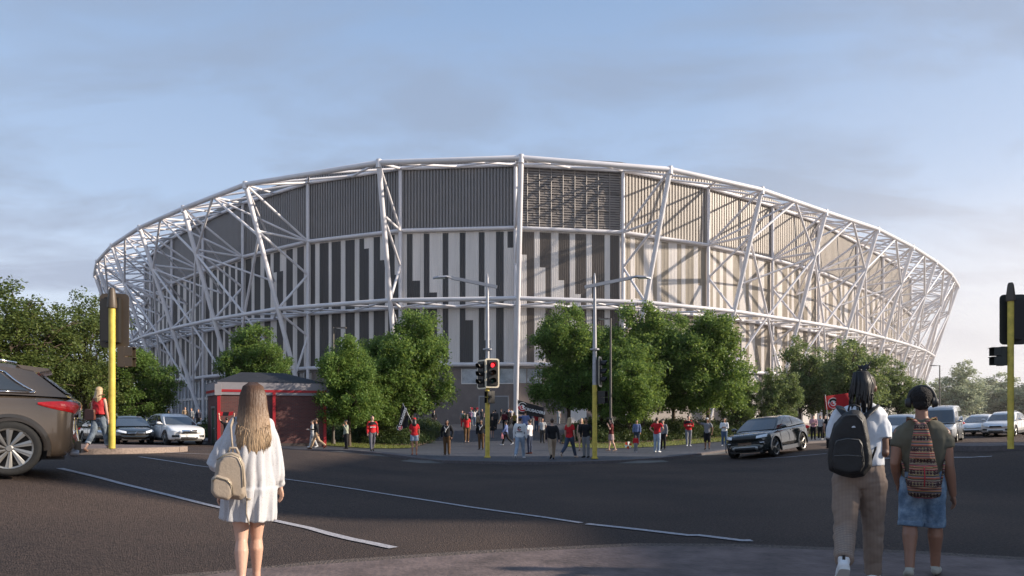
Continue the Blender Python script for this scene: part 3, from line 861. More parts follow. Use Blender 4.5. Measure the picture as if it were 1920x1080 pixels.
# shrub beds
def bed(poly, name, label, seed, hmax, dens):
    r = random.Random(seed); cen = []
    xs = [p[0] for p in poly]; ys = [p[1] for p in poly]
    def inside(x, y):
        c = False; j = len(poly)-1
        for i in range(len(poly)):
            if (poly[i][1] > y) != (poly[j][1] > y) and x < (poly[j][0]-poly[i][0])*(y-poly[i][1])/(poly[j][1]-poly[i][1])+poly[i][0]: c = not c
            j = i
        return c
    n = 0
    while n < dens:
        x, y = r.uniform(min(xs), max(xs)), r.uniform(min(ys), min(max(ys), 62))
        if not inside(x, y): continue
        n += 1
        edge = min(seg_dist(x, y, a, b) for a, b in zip(poly, poly[1:]+poly[:1]))
        h = hmax*(.35+.65*S(edge/2.0))*(.7+.5*noise.noise(Vector((x*.5, y*.5, 3))))*r.uniform(.75,1.15)
        if edge < .8 and r.random() < .6: continue
        z = gz(x, y)
        k = 0
        while k < h:
            cen.append((x+r.uniform(-.15,.15), y+r.uniform(-.15,.15), z+k)); k += .24
    v, f = leaves_mesh(cen, 26, .33, .12, seed+1, .8)
    # upright grasses in front
    for _ in range(2600):
        x, y = r.uniform(min(xs), max(xs)), r.uniform(min(ys), max(ys))
        if not inside(x, y): continue
        z = gz(x, y); a = r.uniform(0, 6.3); l = r.uniform(.3,.8); dx, dy = math.cos(a), math.sin(a)
        for q in range(4):
            a2 = a+q*1.6; n_ = len(v); ox, oy = math.cos(a2)*.25*l, math.sin(a2)*.25*l
            v += [(x-.015,y,z),(x+.015,y,z),(x+ox,y+oy,z+l)]; f.append((n_,n_+1,n_+2))
    me = bpy.data.meshes.new(name); me.from_pydata(v, [], f)
    tag(link(name, me, M_shrub), label, 'shrubs', kind='stuff')
bed(BED_L, 'shrub_bed', 'dense dark shrubs under the trees left of the path', 21, 1.35, 1500)
bed(BED_R, 'shrub_bed', 'dense dark shrubs under the trees right of the path', 22, 1.25, 1900)
bed([(-27,50.5),(-20,48.5),(-17,55),(-27,60)], 'shrub_bed', 'shrubs behind the brick building', 23, 1.5, 250)
def tufts(poly, label, seed, n):
    r = random.Random(seed); v = []; f = []
    xs = [p[0] for p in poly]; ys = [p[1] for p in poly]
    for _ in range(n):
        x, y = r.uniform(min(xs), max(xs)), r.uniform(min(ys), max(ys))
        c = False; j = len(poly)-1
        for i in range(len(poly)):
            if (poly[i][1] > y) != (poly[j][1] > y) and x < (poly[j][0]-poly[i][0])*(y-poly[i][1])/(poly[j][1]-poly[i][1])+poly[i][0]: c = not c
            j = i
        if not c: continue
        z = gz(x, y)+.03; n_ = len(v); l = r.uniform(.05,.13); a = r.uniform(0,6.3)
        v += [(x-.02*math.cos(a),y-.02*math.sin(a),z),(x+.02*math.cos(a),y+.02*math.sin(a),z),(x+r.uniform(-.04,.04),y+r.uniform(-.04,.04),z+l)]; f.append((n_,n_+1,n_+2))
    me = bpy.data.meshes.new('grass'); me.from_pydata(v, [], f)
    tag(link('grass', me, leaf_mat('grass_blade', (.075,.105,.02), (.20,.22,.06), .4)), label, 'grass', kind='stuff')
tufts(LAWN_L, 'short mown grass left of the path', 31, 26000)
tufts(LAWN_R, 'short mown grass right of the path', 32, 30000)

# ---------------------------------------------------------------- street furniture
def lamp_post(px, d, top, arm, label, r=.07, m=None):
    x = (px-960)/F*d; z = gz(x, d); H = EYE+(HY-top)/F*d-z
    t = thing('street_lamp', label, 'street lamp', (x, d, z), 0, 'slim street lamps near the trees')
    m = m or mat('bronze_post', (.11,.095,.085), .5, var=.1)
    mb = MB(); mb.tube([(0,0,0),(0,0,H)], [r*1.25, r*.8], 10); mb.tube([(0,0,0),(0,0,.35)], r*1.9, 10); mb.build('pole', m, t, smooth=True, autos=40)
    mb = MB(); mb.box((arm*.35, 0, H-.03), (abs(arm)*.8, .05, .05)); mb.build('arm', m, t)
    mb = MB(); mb.box((arm*.8, 0, H-.02), (.62, .24, .07)); hd = mb.build('lamp_head', m, t)
    mb = MB(); mb.box((arm*.8, 0, H-.065), (.5, .18, .02)); mb.build('lens', M_lamp, hd)
lamp_post(625, 43, 614, .6, 'slim lamp post with its head to the right, left of the path')
lamp_post(1145, 44, 597, -.6, 'slim lamp post among the trees right of the path')
lamp_post(1389, 60, 627, -.5, 'slim lamp post behind the broad tree at the lattice')
lamp_post(1762, 76, 685, -.9, 'far slim lamp post at the right end of the lattice')
lamp_post(1652, 70, 690, -.5, 'small lamp post between the olive trees')

def rounded_plate(mb, cx, cz, w, h, y0, y1, rad=.06, mi=0):
    pts = []
    for qx, qz, a0 in ((1,1,0),(-1,1,90),(-1,-1,180),(1,-1,270)):
        for k in range(5):
            a = math.radians(a0+k*22.5); pts.append((cx+qx*(w/2-rad)+rad*math.cos(a), cz+qz*(h/2-rad)+rad*math.sin(a)))
    mb.rings([[(x, y, z) for x, z in pts] for y in (y0, y1)], mi)
def visor(mb, c, r, L, n=12, mi=0):
    # open tunnel visor pointing to -Y
    o = []; i_ = []
    for k in range(n+1):
        a = math.radians(-30+240*k/n); o.append((a))
    for rr in (r, r-.012):
        for a, b in zip(o, o[1:]):
            mb.face([(c[0]+rr*math.cos(a), c[1], c[2]+rr*math.sin(a)), (c[0]+rr*math.cos(b), c[1], c[2]+rr*math.sin(b)), (c[0]+rr*math.cos(b), c[1]-L*(.75+.25*math.sin(b)), c[2]+rr*math.sin(b)), (c[0]+rr*math.cos(a), c[1]-L*(.75+.25*math.sin(a)), c[2]+rr*math.sin(a))], mi)
M_redlit = mat('red_signal_lit', (.5,.02,.02), .3, var=0, emit=(1,.03,.04), es=2.5)
M_amb = mat('amber_lens_off', (.10,.035,.01), .2, var=0); M_grn = mat('green_lens_off', (.01,.05,.035), .2, var=0)
def signal(parent, off, rz, lit, border=True, s=1.0, board=None, ped=False):
    """signal head facing local -Y, placed at off with rotation rz"""
    R = Matrix.Translation(off) @ Matrix.Rotation(rz, 4, 'Z') @ Matrix.Scale(s, 4)
    def fin(o): o.data.transform(R); return o
    if ped:
        mb = MB(); mb.box((0,.02,0), (.26,.16,.52)); h = fin(mb.build('pedestrian_signal', M_blk if board is None else board, parent))
        mb = MB()
        for z in (.13,-.13):
            mb.box((0,-.17,z+.11), (.24,.24,.012)); mb.box((.12,-.15,z+.0), (.012,.20,.22)); mb.box((-.12,-.15,z+.0), (.012,.20,.22))
        fin(mb.build('visor', M_blk if board is None else board, h))
        mb = MB(); mb.box((0,-.065,.13), (.2,.01,.2)); fin(mb.build('lens', M_amb, h))
        mb = MB(); mb.box((0,-.065,-.13), (.2,.01,.2)); fin(mb.build('lens', M_grn, h)); return h
    mb = MB(); mb.box((0,.06,0), (.30,.20,1.0)); h = fin(mb.build('signal_head', M_blk, parent))
    if border:
        mb = MB(); rounded_plate(mb, 0, 0, .62, 1.22, .0, .015, .1); fin(mb.build('backboard', M_brass if board is None else board, h))
        mb = MB(); rounded_plate(mb, 0, 0, .50, 1.10, -.012, .0, .08); fin(mb.build('backboard_face', M_blk, h))
    for q, (z, m) in enumerate(((.33, M_redlit if lit else mat('red_lens_off', (.10,.008,.008), .2, var=0)), (0, M_amb), (-.33, M_grn))):
        mb = MB(); mb.lathe([(.001,-.035),(.06,-.03),(.105,-.015),(.105,.0)], 16, 'Y', (0,-.02,z)); fin(mb.build('lens', m, h, smooth=True))
        mb = MB(); visor(mb, (0,-.02,z), .125, .26); fin(mb.build('visor', M_blk, h))
    return h
def big_pole(px, by, label, armdir, heads):
    g = G(px, by); H = EYE+(HY-525)/F*g.y-g.z
    t = thing('traffic_signal_pole', label, 'traffic lights', g, 0, 'yellow based signal poles with street lights at the corner')
    zy = EYE+(HY-(722 if armdir < 0 else 722))/F*g.y-g.z
    mb = MB(); mb.tube([(0,0,0),(0,0,zy)], .098, 14); mb.tube([(0,0,0),(0,0,.05)], .14, 14); mb.build('yellow_shaft', M_yel, t, smooth=True, autos=40)
    mb = MB(); mb.tube([(0,0,zy),(0,0,zy+.7),(0,0,H-1.2),(0,0,H+.1)], [.096,.092,.065,.045], 14); mb.tube([(0,0,H+.1),(0,0,H+.28)], [.05,.02], 8); mb.build('grey_shaft', M_galv, t, smooth=True, autos=40)
    mb = MB(); zc = EYE+(HY-655)/F*g.y-g.z; mb.tube([(0,0,zc-.03),(0,0,zc+.03)], .19, 14); mb.build('collar', M_galv, t)
    a = armdir
    mb = MB(); mb.box((a*.55,0,H-.10), (1.95,.10,.13), M=Matrix.Rotation(-a*.2, 3, 'Y')); mb.build('arm', M_galv, t)
    e = V(a*1.5,0,H+.10)
    mb = MB(); mb.rings([[(e.x+a*x, y*w, e.z+z) for y, z in ((-1,zz-.04),(-.6,zz+.03),(.6,zz+.03),(1,zz-.04))] for x, w, zz in ((-.05,.05,0),(.2,.13,.05),(.55,.14,.03),(.78,.04,-.02))])
    lh = mb.build('luminaire', M_galv, t, fix=True)
    mb = MB(); mb.box((e.x+a*.45,0,e.z-.03), (.36,.16,.02)); mb.build('lens', M_lamp, lh)
    for (dx, dy, py, rz, lit, kind) in heads:
        off = V(dx, dy, EYE+(HY-py)/F*g.y-g.z)
        hd = signal(t, off, rz, lit, ped=(kind == 'ped'))
        for q in (.2, -.2):
            mb = MB(); mb.tube([(0,0,off.z+q),(off.x*.8,off.y*.8,off.z+q)], .025, 6); mb.build('bracket', M_blk, t)
big_pole(914, 858, 'yellow signal pole showing a red light with a street light reaching left', -1,
    [(.20,-.12,700,.30,True,'sig'), (-.24,.02,702,-.85,False,'sig'), (.15,-.1,745,-.9,False,'ped')])
big_pole(1115, 860, 'yellow signal pole right of the path with a street light reaching right', 1,
    [(.24,.02,697,1.25,False,'sig'), (.26,0,745,.9,False,'ped')])
def side_pole(px, by, top, d_, label, mirror):
    g = G(px, by, .14); H = EYE+(HY-top)/F*g.y-g.z
    t = thing('traffic_signal_pole', label, 'traffic lights', g, 0, 'yellow signal poles on the traffic islands')
    mb = MB(); mb.tube([(0,0,0),(0,0,H-.42)], .076, 16); mb.build('yellow_shaft', M_yel, t, smooth=True, autos=40)
    mb = MB(); mb.lathe([(.11,0),(.115,.08),(.075,.44),(.05,.50),(.001,.5)], 14, 'Z', (0,0,H-.5)); mb.build('cap', M_brn, t, smooth=True, autos=40)
    k = mirror
    z1 = EYE+(HY-(599 if k > 0 else 597))/F*g.y-g.z; z2 = EYE+(HY-(668 if k > 0 else 667))/F*g.y-g.z
    board = M_brn if k > 0 else mat('dark_olive_backboard', (.045,.045,.038), .6, var=.1)
    signal(t, V(-.06*k if k > 0 else .22, .22, z1), PI+(.12 if k > 0 else -.1), False, s=1.12, board=board)
    mb = MB(); mb.box((-.12 if k > 0 else .26,.10,z1), (.34,.16,1.05)); mb.build('signal_housing', M_brn if k > 0 else M_blk, t)
    signal(t, V(.2 if k > 0 else -.14, .16, z2), PI/2+.15 if k > 0 else -PI/2-.1, False, s=.98, ped=True, board=board)
side_pole(210, 841, 540, 21, 'yellow signal pole seen from behind on the left island', 1)
side_pole(1895, 842, 530, 20, 'yellow signal pole seen from behind at the right edge', -1)

# ---------------------------------------------------------------- vehicles (local x forward, y left, z up)
def paint(name, col, metal=.3, rough=.25): return mat(name, col, rough, metal, var=.02, coat=1., spec=.5)
def interp(T, x):
    if x <= T[0][0]: return T[0][1:]
    for a, b in zip(T, T[1:]):
        if x <= b[0]:
            t = (x-a[0])/(b[0]-a[0]); t = t*t*(3-2*t) if len(T) < 0 else t
            return tuple(lerp(p, q, t) for p, q in zip(a[1:], b[1:]))
    return T[-1][1:]
def smooth_table(T, n):
    xs = [lerp(T[0][0], T[-1][0], i/n) for i in range(n+1)]
    xs = sorted(set(xs + [T[0][0], T[-1][0]]))
    return [(x,)+interp(T, x) for x in xs]
def wheel(parent, c, r, w, side, rimr=.72, spokes=10, style='thin'):
    """tyre and rim, outer face towards side*y"""
    wn = bpy.data.objects.new('wheel', None)
    mb = MB(); h = w/2
    prof = [(r*rimr,-h*.85),(r*.86,-h),(r*.97,-h*.8),(r,-h*.4),(r,h*.4),(r*.97,h*.8),(r*.86,h),(r*rimr,h*.85)]
    mb.lathe(prof, 32, 'Y', c, closed=True)
    wh = mb.build('wheel', M_rubber, parent, smooth=True, autos=50)
    mb = MB(); R = r*rimr
    mb.lathe([(R*1.01,side*h*.84),(R*1.03,side*h*.9),(R*.95,side*h*.84),(R*.93,side*h*.1),(R*.9,-side*h*.7)], 28, 'Y', c, closed=False) if False else None
    def cyl(ra, rb, y0, y1, mi=0):
        for k in range(28):
            a, b = 2*PI*k/28, 2*PI*(k+1)/28
            mb.face([(c[0]+ra*math.cos(a), c[1]+side*y0, c[2]+ra*math.sin(a)),(c[0]+ra*math.cos(b), c[1]+side*y0, c[2]+ra*math.sin(b)),(c[0]+rb*math.cos(b), c[1]+side*y1, c[2]+rb*math.sin(b)),(c[0]+rb*math.cos(a), c[1]+side*y1, c[2]+rb*math.sin(a))], mi)
    cyl(R*1.0, R*.99, h*.84, h*.93); cyl(R*.99, R*.92, h*.93, h*.86); cyl(R*.92, R*.9, h*.86, -h*.2, 0)
    cyl(R*.9, .001, -h*.2, -h*.2, 1)
    mb.lathe([(.001,side*h*.80),(R*.13,side*h*.80),(R*.20,side*h*.70),(R*.2,side*h*.2)], 16, 'Y', c)
    for k in range(spokes):
        a = 2*PI*k/spokes; d = 1 if style == 'turbine' else 0
        for q in ([0] if style != 'double' else [-.09,.09]):
            a0, a1 = a+q*.6, a+q+d*.32
            w0, w1 = (R*.055, R*.15) if style == 'turbine' else (R*.07, R*.05)
            p0 = Vector((math.cos(a0)*R*.15, 0, math.sin(a0)*R*.15)); p1 = Vector((math.cos(a1)*R*.95, 0, math.sin(a1)*R*.95))
            t = (p1-p0).normalized(); n = Vector((-t.z, 0, t.x)); C_ = Vector(c)
            y0, y1, yd = side*h*.74, side*h*.86, -side*h*.25
            A, B, C2, D = p0+n*w0+V(0,y0,0), p0-n*w0+V(0,y0,0), p1-n*w1+V(0,y1,0), p1+n*w1+V(0,y1,0)
            ds = V(0,yd,0)
            mb.face([C_+A, C_+B, C_+C2, C_+D]); mb.face([C_+A+ds, C_+A, C_+D, C_+D+ds]); mb.face([C_+B, C_+B+ds, C_+C2+ds, C_+C2])
            mb.face([C_+(A+B)/2*1.0+V(0,side*.012,0), C_+B, C_+C2, C_+(C2+D)/2+V(0,side*.012,0)])
    bpy.data.objects.remove(wn)
    mb.build('rim', [M_alloy, M_blk], wh)
    return wh
def car(label, loc, head, sp_, group='cars on the streets around the crossing', name='parked_car', cat='car', scale=1.0):
    t = thing(name, label, cat, loc, math.atan2(head[1], head[0]), group, scale)
    hv = Vector((head[0], head[1])).normalized(); lv = Vector((-hv.y, hv.x)); c_ = Vector(loc[:2])
    rt = lambda v: road_top(c_.x+v.x, c_.y+v.y)
    fz, rz_, lz, qz = rt(hv*1.35), rt(-hv*1.35), rt(lv*.8), rt(-lv*.8)
    X = Vector((hv.x*2.7, hv.y*2.7, fz-rz_)).normalized(); Y = Vector((lv.x*1.6, lv.y*1.6, lz-qz)).normalized(); Z = X.cross(Y).normalized(); Y = Z.cross(X)
    t.rotation_euler = Matrix((X, Y, Z)).transposed().to_euler(); t.location.z = (fz+rz_+lz+qz)/4
    L, Wd, H, WB, r = sp_['L'], sp_['W'], sp_['H'], sp_['WB'], sp_['r']
    pm = sp_['paint']; hw = Wd/2; fo = sp_.get('fo', (L-WB)/2)
    xf = L/2-fo; xr = xf-WB
    T = sp_['top']          # (x/L from rear 0 to front 1, z of the shoulder surface)
    belt = sp_['belt']
    rows = []
    def plan(u):            # half-width factor along the length
        a = 1-max(0, (u-.88)/.12)**2.2*.26 if u > .88 else 1
        b = 1-max(0, (.08-u)/.08)**2.2*.16 if u < .08 else 1
        return a*b*sp_.get('tumble', 1)
    mb = MB(); ring_ = []
    us = [0,.004,.02,.05,.09]+[.13+.04*i for i in range(19)]+[.89,.92,.95,.975,.992,1.0]
    for u in us:
        x = (u-.5)*L; zt = interp(T, u)[0]; w = hw*plan(u)
        zb = .24 + (.10*max(0,(u-.93)/.07)) + (.12*max(0,(.05-u)/.05))
        e = 0
        if u in (0, 1.0): e = .10
        elif u in (.004,.992): e = .03
        h = zt-zb
        half = [(0,zb+e),(w*.80,zb+e),(w*.93,zb+.04+e),(w*.985,zb+.12+e*.6),(w*1.0,zb+.36*h),(w*.992,zb+.62*h),(w*.972,zb+.80*h),(w*.955,zt-.075-e*.4),(w*.90,zt-.018-e*.6),(w*.78,zt+.006-e),(w*.42,zt+.028-e),(0,zt+.036-e)]
        def bx_(y):
            if u > .86: return x-((u-.86)/.14)**1.5*.22*min(1.2, abs(y)/(hw*.8))**2.4
            if u < .06: return x+((.06-u)/.06)*.14*min(1.2, abs(y)/(hw*.85))**2.6
            return x
        ring_.append([(bx_(y), y, z) for y, z in half] + [(bx_(y), -y, z) for y, z in half[1:-1][::-1]])
    mb.rings(ring_)
    me = mb.mesh('body')
    bm = bmesh.new(); bm.from_mesh(me); bmesh.ops.recalc_face_normals(bm, faces=bm.faces); bm.to_mesh(me); bm.free()
    cut = MB()
    for x in (xf, xr):
        for s in (-1, 1):
            cut.lathe([(r*1.16, s*(hw-.30)), (r*1.16, s*(hw+.2))] if s > 0 else [(r*1.16, s*(hw+.2)), (r*1.16, s*(hw-.30))], 28, 'Y', (x, 0, r*.98))
    cm = cut.mesh('cut'); bm = bmesh.new(); bm.from_mesh(cm); bmesh.ops.recalc_face_normals(bm, faces=bm.faces); bm.to_mesh(cm); bm.free()
    me = evaluated(me, [('SUBSURF', dict(levels=1)), ('BOOLEAN', dict(object_mesh=cm, operation='DIFFERENCE', solver='EXACT'))])
    me.materials.clear(); me.materials.append(pm)
    me.polygons.foreach_set('use_smooth', [True]*len(me.polygons)); me.polygons.foreach_set('material_index', [0]*len(me.polygons))
    me.set_sharp_from_angle(angle=math.radians(38))
    body = link('body', me, [], t)
    global LASTBV
    bbv = LASTBV = BVHTree.FromPolygons([v.co.copy() for v in me.vertices], [tuple(p.vertices) for p in me.polygons])
    # dark wheel wells, cladding rings and sills
    clad = sp_.get('clad', M_plastic)
    for x in (xf, xr):
        for s in (-1, 1):
            mb = MB(); n = 22; out = []
            for k in range(n+1):
                a = math.radians(-12+204*k/n); out.append(a)
            for a, b in zip(out, out[1:]):
                for (ra, ya), (rb, yb) in (((r*1.15, hw-.02), (r*1.15, hw+.012)), ((r*1.15, hw+.012), (r*1.26, hw+.006)), ((r*1.26, hw+.006), (r*1.28, hw-.03))):
                    mb.face([(x+ra*math.cos(a), s*ya, r*.98+ra*math.sin(a)), (x+ra*math.cos(b), s*ya, r*.98+ra*math.sin(b)), (x+rb*math.cos(b), s*yb, r*.98+rb*math.sin(b)), (x+rb*math.cos(a), s*yb, r*.98+rb*math.sin(a))])
            mb.build('wheel_arch', clad, t, smooth=False)
            wheel(t, (x, s*(hw-.13), r), r, .24, s, sp_.get('rim', .7), sp_.get('spokes', 10), sp_.get('wstyle', 'thin'))
    mb = MB()
    for s in (-1, 1): mb.box(((xf+xr)/2, s*(hw-.02), .29), (WB-2.5*r, .08, .16))
    mb.build('sill', clad, t)
    mb = MB(); mb.box((0,0,.30), (L*.9, Wd*.7, .14)); mb.build('underbody', M_plastic, t)
    # cabin
    bot = sp_['cab_bottom']; top = sp_['cab_top']     # (x from centre, z), front to rear, same count
    hb = hw*sp_.get('cb', .90); ht = hw*sp_.get('ct', .70)
    n = len(bot); rng = []
    def bow(i): return 1-.04*abs(i-(n-1)/2)/((n-1)/2)
    for i in range(n):
        (xb, zb), (xt, zt) = bot[i], top[i]
        b_, t_ = hb*bow(i), ht*bow(i)
        pts = []
        for v in (0,.35,.7,.92): pts.append((lerp(xb,xt,v), lerp(b_,t_,v)+.035*math.sin(PI*v), lerp(zb,zt,v)))
        pts.append((xt, t_*.93, zt+.018)); pts.append((xt, t_*.5, zt+.042)); 
        full = pts + [(xt, 0, zt+.05)] + [(x, -y, z) for x, y, z in pts[::-1]]
        rng.append(full)
    mb = MB()
    for a, b in zip(rng, rng[1:]):
        for k in range(len(a)-1): mb.face([a[k], a[k+1], b[k+1], b[k]])
    m = len(rng[0])
    def endcap(ringp, bulge):
        # bulged windscreen surface
        nb = 4; rows = []
        half = m//2
        for j in range(4):
            l, r2 = Vector(ringp[j]), Vector(ringp[m-1-j]); row = []
            for q in range(9):
                u = q/8; p = l.lerp(r2, u); p.x += bulge*math.sin(PI*u)*(1-.25*j/3); row.append(p)
            rows.append(row)
        l, r2 = Vector(ringp[4]), Vector(ringp[m-5]); row = []
        for q in range(9):
            u = q/8; p = l.lerp(r2, u); p.z += .03*math.sin(PI*u); p.x += bulge*.4*math.sin(PI*u); row.append(p)
        rows.append(row)
        return rows
    fr_, rr_ = endcap(rng[0], sp_.get('bf', .16)), endcap(rng[-1], -sp_.get('br', .10))
    for rows in (fr_, rr_):
        for a, b in zip(rows, rows[1:]):
            for k in range(8): mb.face([a[k], a[k+1], b[k+1], b[k]])
    cabin = mb.build('cabin', sp_.get('roofpaint', pm), t, smooth=True, fix=True, autos=45)
    # glass: front, rear, sides
    def patch(name, rows, off, u0, u1, v0, v1, mt, par):
        mb = MB(); nr = 4; G_ = []
        for j in range(nr+1):
            v = lerp(v0, v1, j/nr)*3; j0 = min(int(v), 2); fv = v-j0; row = []
            for q in range(9):
                u = lerp(u0, u1, q/8)*8; q0 = min(int(u), 7); fu = u-q0
                a = rows[j0][q0].lerp(rows[j0][q0+1], fu); b = rows[j0+1][q0].lerp(rows[j0+1][q0+1], fu)
                p = a.lerp(b, fv); row.append(p+Vector(off))
            G_.append(row)
        for a, b in zip(G_, G_[1:]):
            for k in range(8): mb.face([a[k], a[k+1], b[k+1], b[k]])
        return mb.build(name, mt, par, smooth=True)
    patch('windscreen', fr_, (.012,0,.012), .035, .965, .04, .97, M_carglass, t)
    patch('rear_window', rr_, (-.012,0,.012), .06, .94, .12, .90, M_carglass, t)
    def side(u, v, s, off=.008):
        uu = u*(n-1); i = min(int(uu), n-2); f = uu-i
        def pt(i_):
            (xb, zb), (xt, zt) = bot[i_], top[i_]; b_, t_ = hb*bow(i_), ht*bow(i_)
            return Vector((lerp(xb,xt,v), lerp(b_,t_,v)+.035*math.sin(PI*v)+off, lerp(zb,zt,v)))
        p = pt(i).lerp(pt(i+1), f); p.y *= s; return p
    for s in (-1, 1):
        for w in sp_['windows']:      # quads of (u,v)
            mb = MB(); g = []
            for j in range(5):
                row = []
                for q in range(9):
                    a = Vector(w[0]).lerp(Vector(w[1]), q/8); b = Vector(w[3]).lerp(Vector(w[2]), q/8); c = a.lerp(b, j/4)
                    row.append(side(c.x, c.y, s, .010))
                g.append(row)
            for a, b in zip(g, g[1:]):
                for k in range(8): mb.face([a[k], a[k+1], b[k+1], b[k]])
            wn = mb.build('side_window', M_carglass, t, smooth=True)
        if sp_.get('chromeline'):
            mb = MB(); q = sp_['chromeline']
            pts = [side(lerp(a[0], b[0], k/6), lerp(a[1], b[1], k/6), s, .014) for a, b in zip(q, q[1:]) for k in range(7)]
            mb.tube(pts, .014, 5); mb.build('window_trim', M_chrome, t, smooth=True)
        # mirror
        xm, zm = bot[0][0]-.28, bot[0][1]+.10
        mb = MB(); mb.ell((xm, s*(hw+.10), zm), (.09, .13, .075), 10, 7); mb.tube([(xm, s*(hb-.02), zm-.05),(xm, s*(hw+.04), zm-.02)], .025, 6); mb.build('door_mirror', pm, t, smooth=True)
        for xh in sp_.get('handles', []):
            mb = MB(); mb.box((xh, s*(hw*.975), belt-.13), (.17, .04, .028)); mb.build('door_handle', pm if not sp_.get('chromeh') else M_chrome, t)
        # door seams as thin recess-coloured ribs
        mb = MB()
        for xs_ in sp_.get('seams', []):
            mb.tube([(xs_, s*hw*.992, .42), (xs_-.01, s*(hw*.9975), .60), (xs_-.02, s*hw*.985, belt-.22), (xs_-.03, s*hw*.962, belt-.06)], .006, 4)
        if mb.v: mb.build('door_seam', M_plastic, t)
    # front end
    fx = L/2
    def fpt(y, z, o=.0):
        # point on the nose surface at lateral y, height z
        h_ = bbv.ray_cast(Vector((fx+1, y, z)), Vector((-1,0,0)))
        if h_[0] and h_[0].x > fx-.75: return h_[0].x+o*.55
        return fx-.22-.22*(abs(y)/(hw*.8))**2.6
    def fpatch(name, y0, y1, z0, z1, mt, o=.02, par=None, z0b=None, z1b=None, n_=8):
        mb = MB(); g = []
        for j in range(4):
            row = []
            for q in range(n_+1):
                y = lerp(y0, y1, q/n_); za = lerp(z0, z0b if z0b is not None else z0, q/n_); zb_ = lerp(z1, z1b if z1b is not None else z1, q/n_)
                z = lerp(za, zb_, j/3); row.append(Vector((fpt(y, z, o), y, z)))
            g.append(row)
        for a, b in zip(g, g[1:]):
            for k in range(n_): mb.face([a[k], a[k+1], b[k+1], b[k]])
        # give it thickness
        for a in (g[0], g[-1]):
            for k in range(n_): mb.face([a[k], a[k+1], a[k+1]-Vector((.10,0,0)), a[k]-Vector((.10,0,0))])
        for k in range(3):
            for q in (0, n_): mb.face([g[k][q], g[k+1][q], g[k+1][q]-Vector((.10,0,0)), g[k][q]-Vector((.10,0,0))])
        return mb.build(name, mt, par or t)
    fr = sp_.get('front')
    if fr:
        for e in fr:
            nm, y0, y1, z0, z1, mt, o = e[:7]; z0b, z1b = (e[7], e[8]) if len(e) > 7 else (None, None)
            sides = (1, -1) if y0 > 0 else (1,)
            for s in sides: fpatch(nm, s*y0, s*y1, z0, z1, mt, o, None, z0b, z1b)
    # rear end
    for s in (-1, 1):
        z = sp_.get('tailz', belt-.12)
        mb = MB(); mb.ell((-L/2+.13, s*(hw*.86), z), (.17, .17, .085), 12, 8); mb.build('tail_lamp', M_tail, t, smooth=True)
    hp = bbv.ray_cast(Vector((-L/2-1,0,z-.08)), Vector((1,0,0))); xp = hp[0].x if hp[0] else -L/2
    mb = MB(); mb.box((xp-.004,0,z-.08), (.03,.50,.11)); mb.build('number_plate', M_whitecl, t)
    mb = MB(); mb.box((-L/2+.09,0,.42), (.14,Wd*.55,.18)); mb.build('rear_bumper', clad, t)
    # people can be guessed inside: seats
    mb = MB()
    for s in (-1, 1):
        mb.box((bot[0][0]-1.15, s*.36, belt+.05), (.14,.42,.5)); mb.box((bot[0][0]-1.13, s*.36, belt+.36), (.10,.24,.18))
    mb.build('seat', M_plastic, t)
    return t
def suv_spec(p, **kw):
    d = dict(L=4.68, W=1.87, H=1.66, WB=2.68, r=.355, paint=p, belt=1.05,
        top=[(0,.98),(.03,1.02),(.10,1.05),(.55,1.05),(.68,1.045),(.74,1.03),(.86,.97),(.95,.86),(1,.72)],
        cab_bottom=[(1.02,1.03),(.55,1.05),(-.2,1.06),(-.9,1.07),(-1.55,1.08),(-2.12,1.08)],
        cab_top=[(.22,1.50),(-.05,1.57),(-.45,1.60),(-1.0,1.59),(-1.45,1.55),(-1.80,1.48)],
        windows=[[(.10,.10),(.40,.10),(.40,.88),(.28,.88)],[(.42,.10),(.68,.10),(.68,.88),(.42,.88)],[(.70,.12),(.90,.30),(.83,.82),(.70,.86)]],
        chromeline=[(.06,.05),(.90,.10),(.93,.35),(.84,.90)], handles=[.15,-.85], seams=[.85,-.18,-1.12], spokes=10)
    d.update(kw); return d
P_black = paint('black_paint', (.016,.018,.018), .1, .12)
P_white = paint('white_paint', (.72,.71,.70), 0, .3)
P_silver = paint('silver_paint', (.42,.43,.44), .6, .3)
P_brown = paint('brown_metallic_paint', (.15,.112,.08), .5, .26)
P_greyv = paint('grey_van_paint', (.36,.37,.38), .4, .35)
P_greenish = paint('deep_green_black_paint', (.022,.028,.027), .25, .10)
def at(px, py, adj=0.): g = G(px, py); return (g.x, g.y, road0(g.x, g.y)+.0)

# white crossover on the left street
fr_w = [('headlamp', .50,.84,.70,.80, M_lamp, .05,.74,.88), ('grille', -.38,.38,.62,.80, M_chrome, .025), ('grille_mesh', -.34,.34,.635,.74, M_blk, .032), ('fog_lamp_bay', .50,.80,.42,.54, M_plastic, .02), ('lower_grille', -.42,.42,.36,.44, M_plastic, .02), ('skid_plate', -.40,.40,.30,.34, M_alloy, .02)]
cw = car('white crossover with a dark grille shield waiting near the brick building', (-19.1,39.2,road0(-19.1,39.2)), (.70,-.71), suv_spec(P_white, front=fr_w, chromeh=True), name='parked_car', scale=1.05)
mb = MB(); mb.lathe([(.05,0),(.065,.015),(.05,.02)], 16, 'X', (2.33,0,.73)); mb.tube([(2.35,-.04,.69),(2.35,0,.77),(2.35,.04,.69)], .008, 5); mb.build('front_emblem', M_chrome, cw)
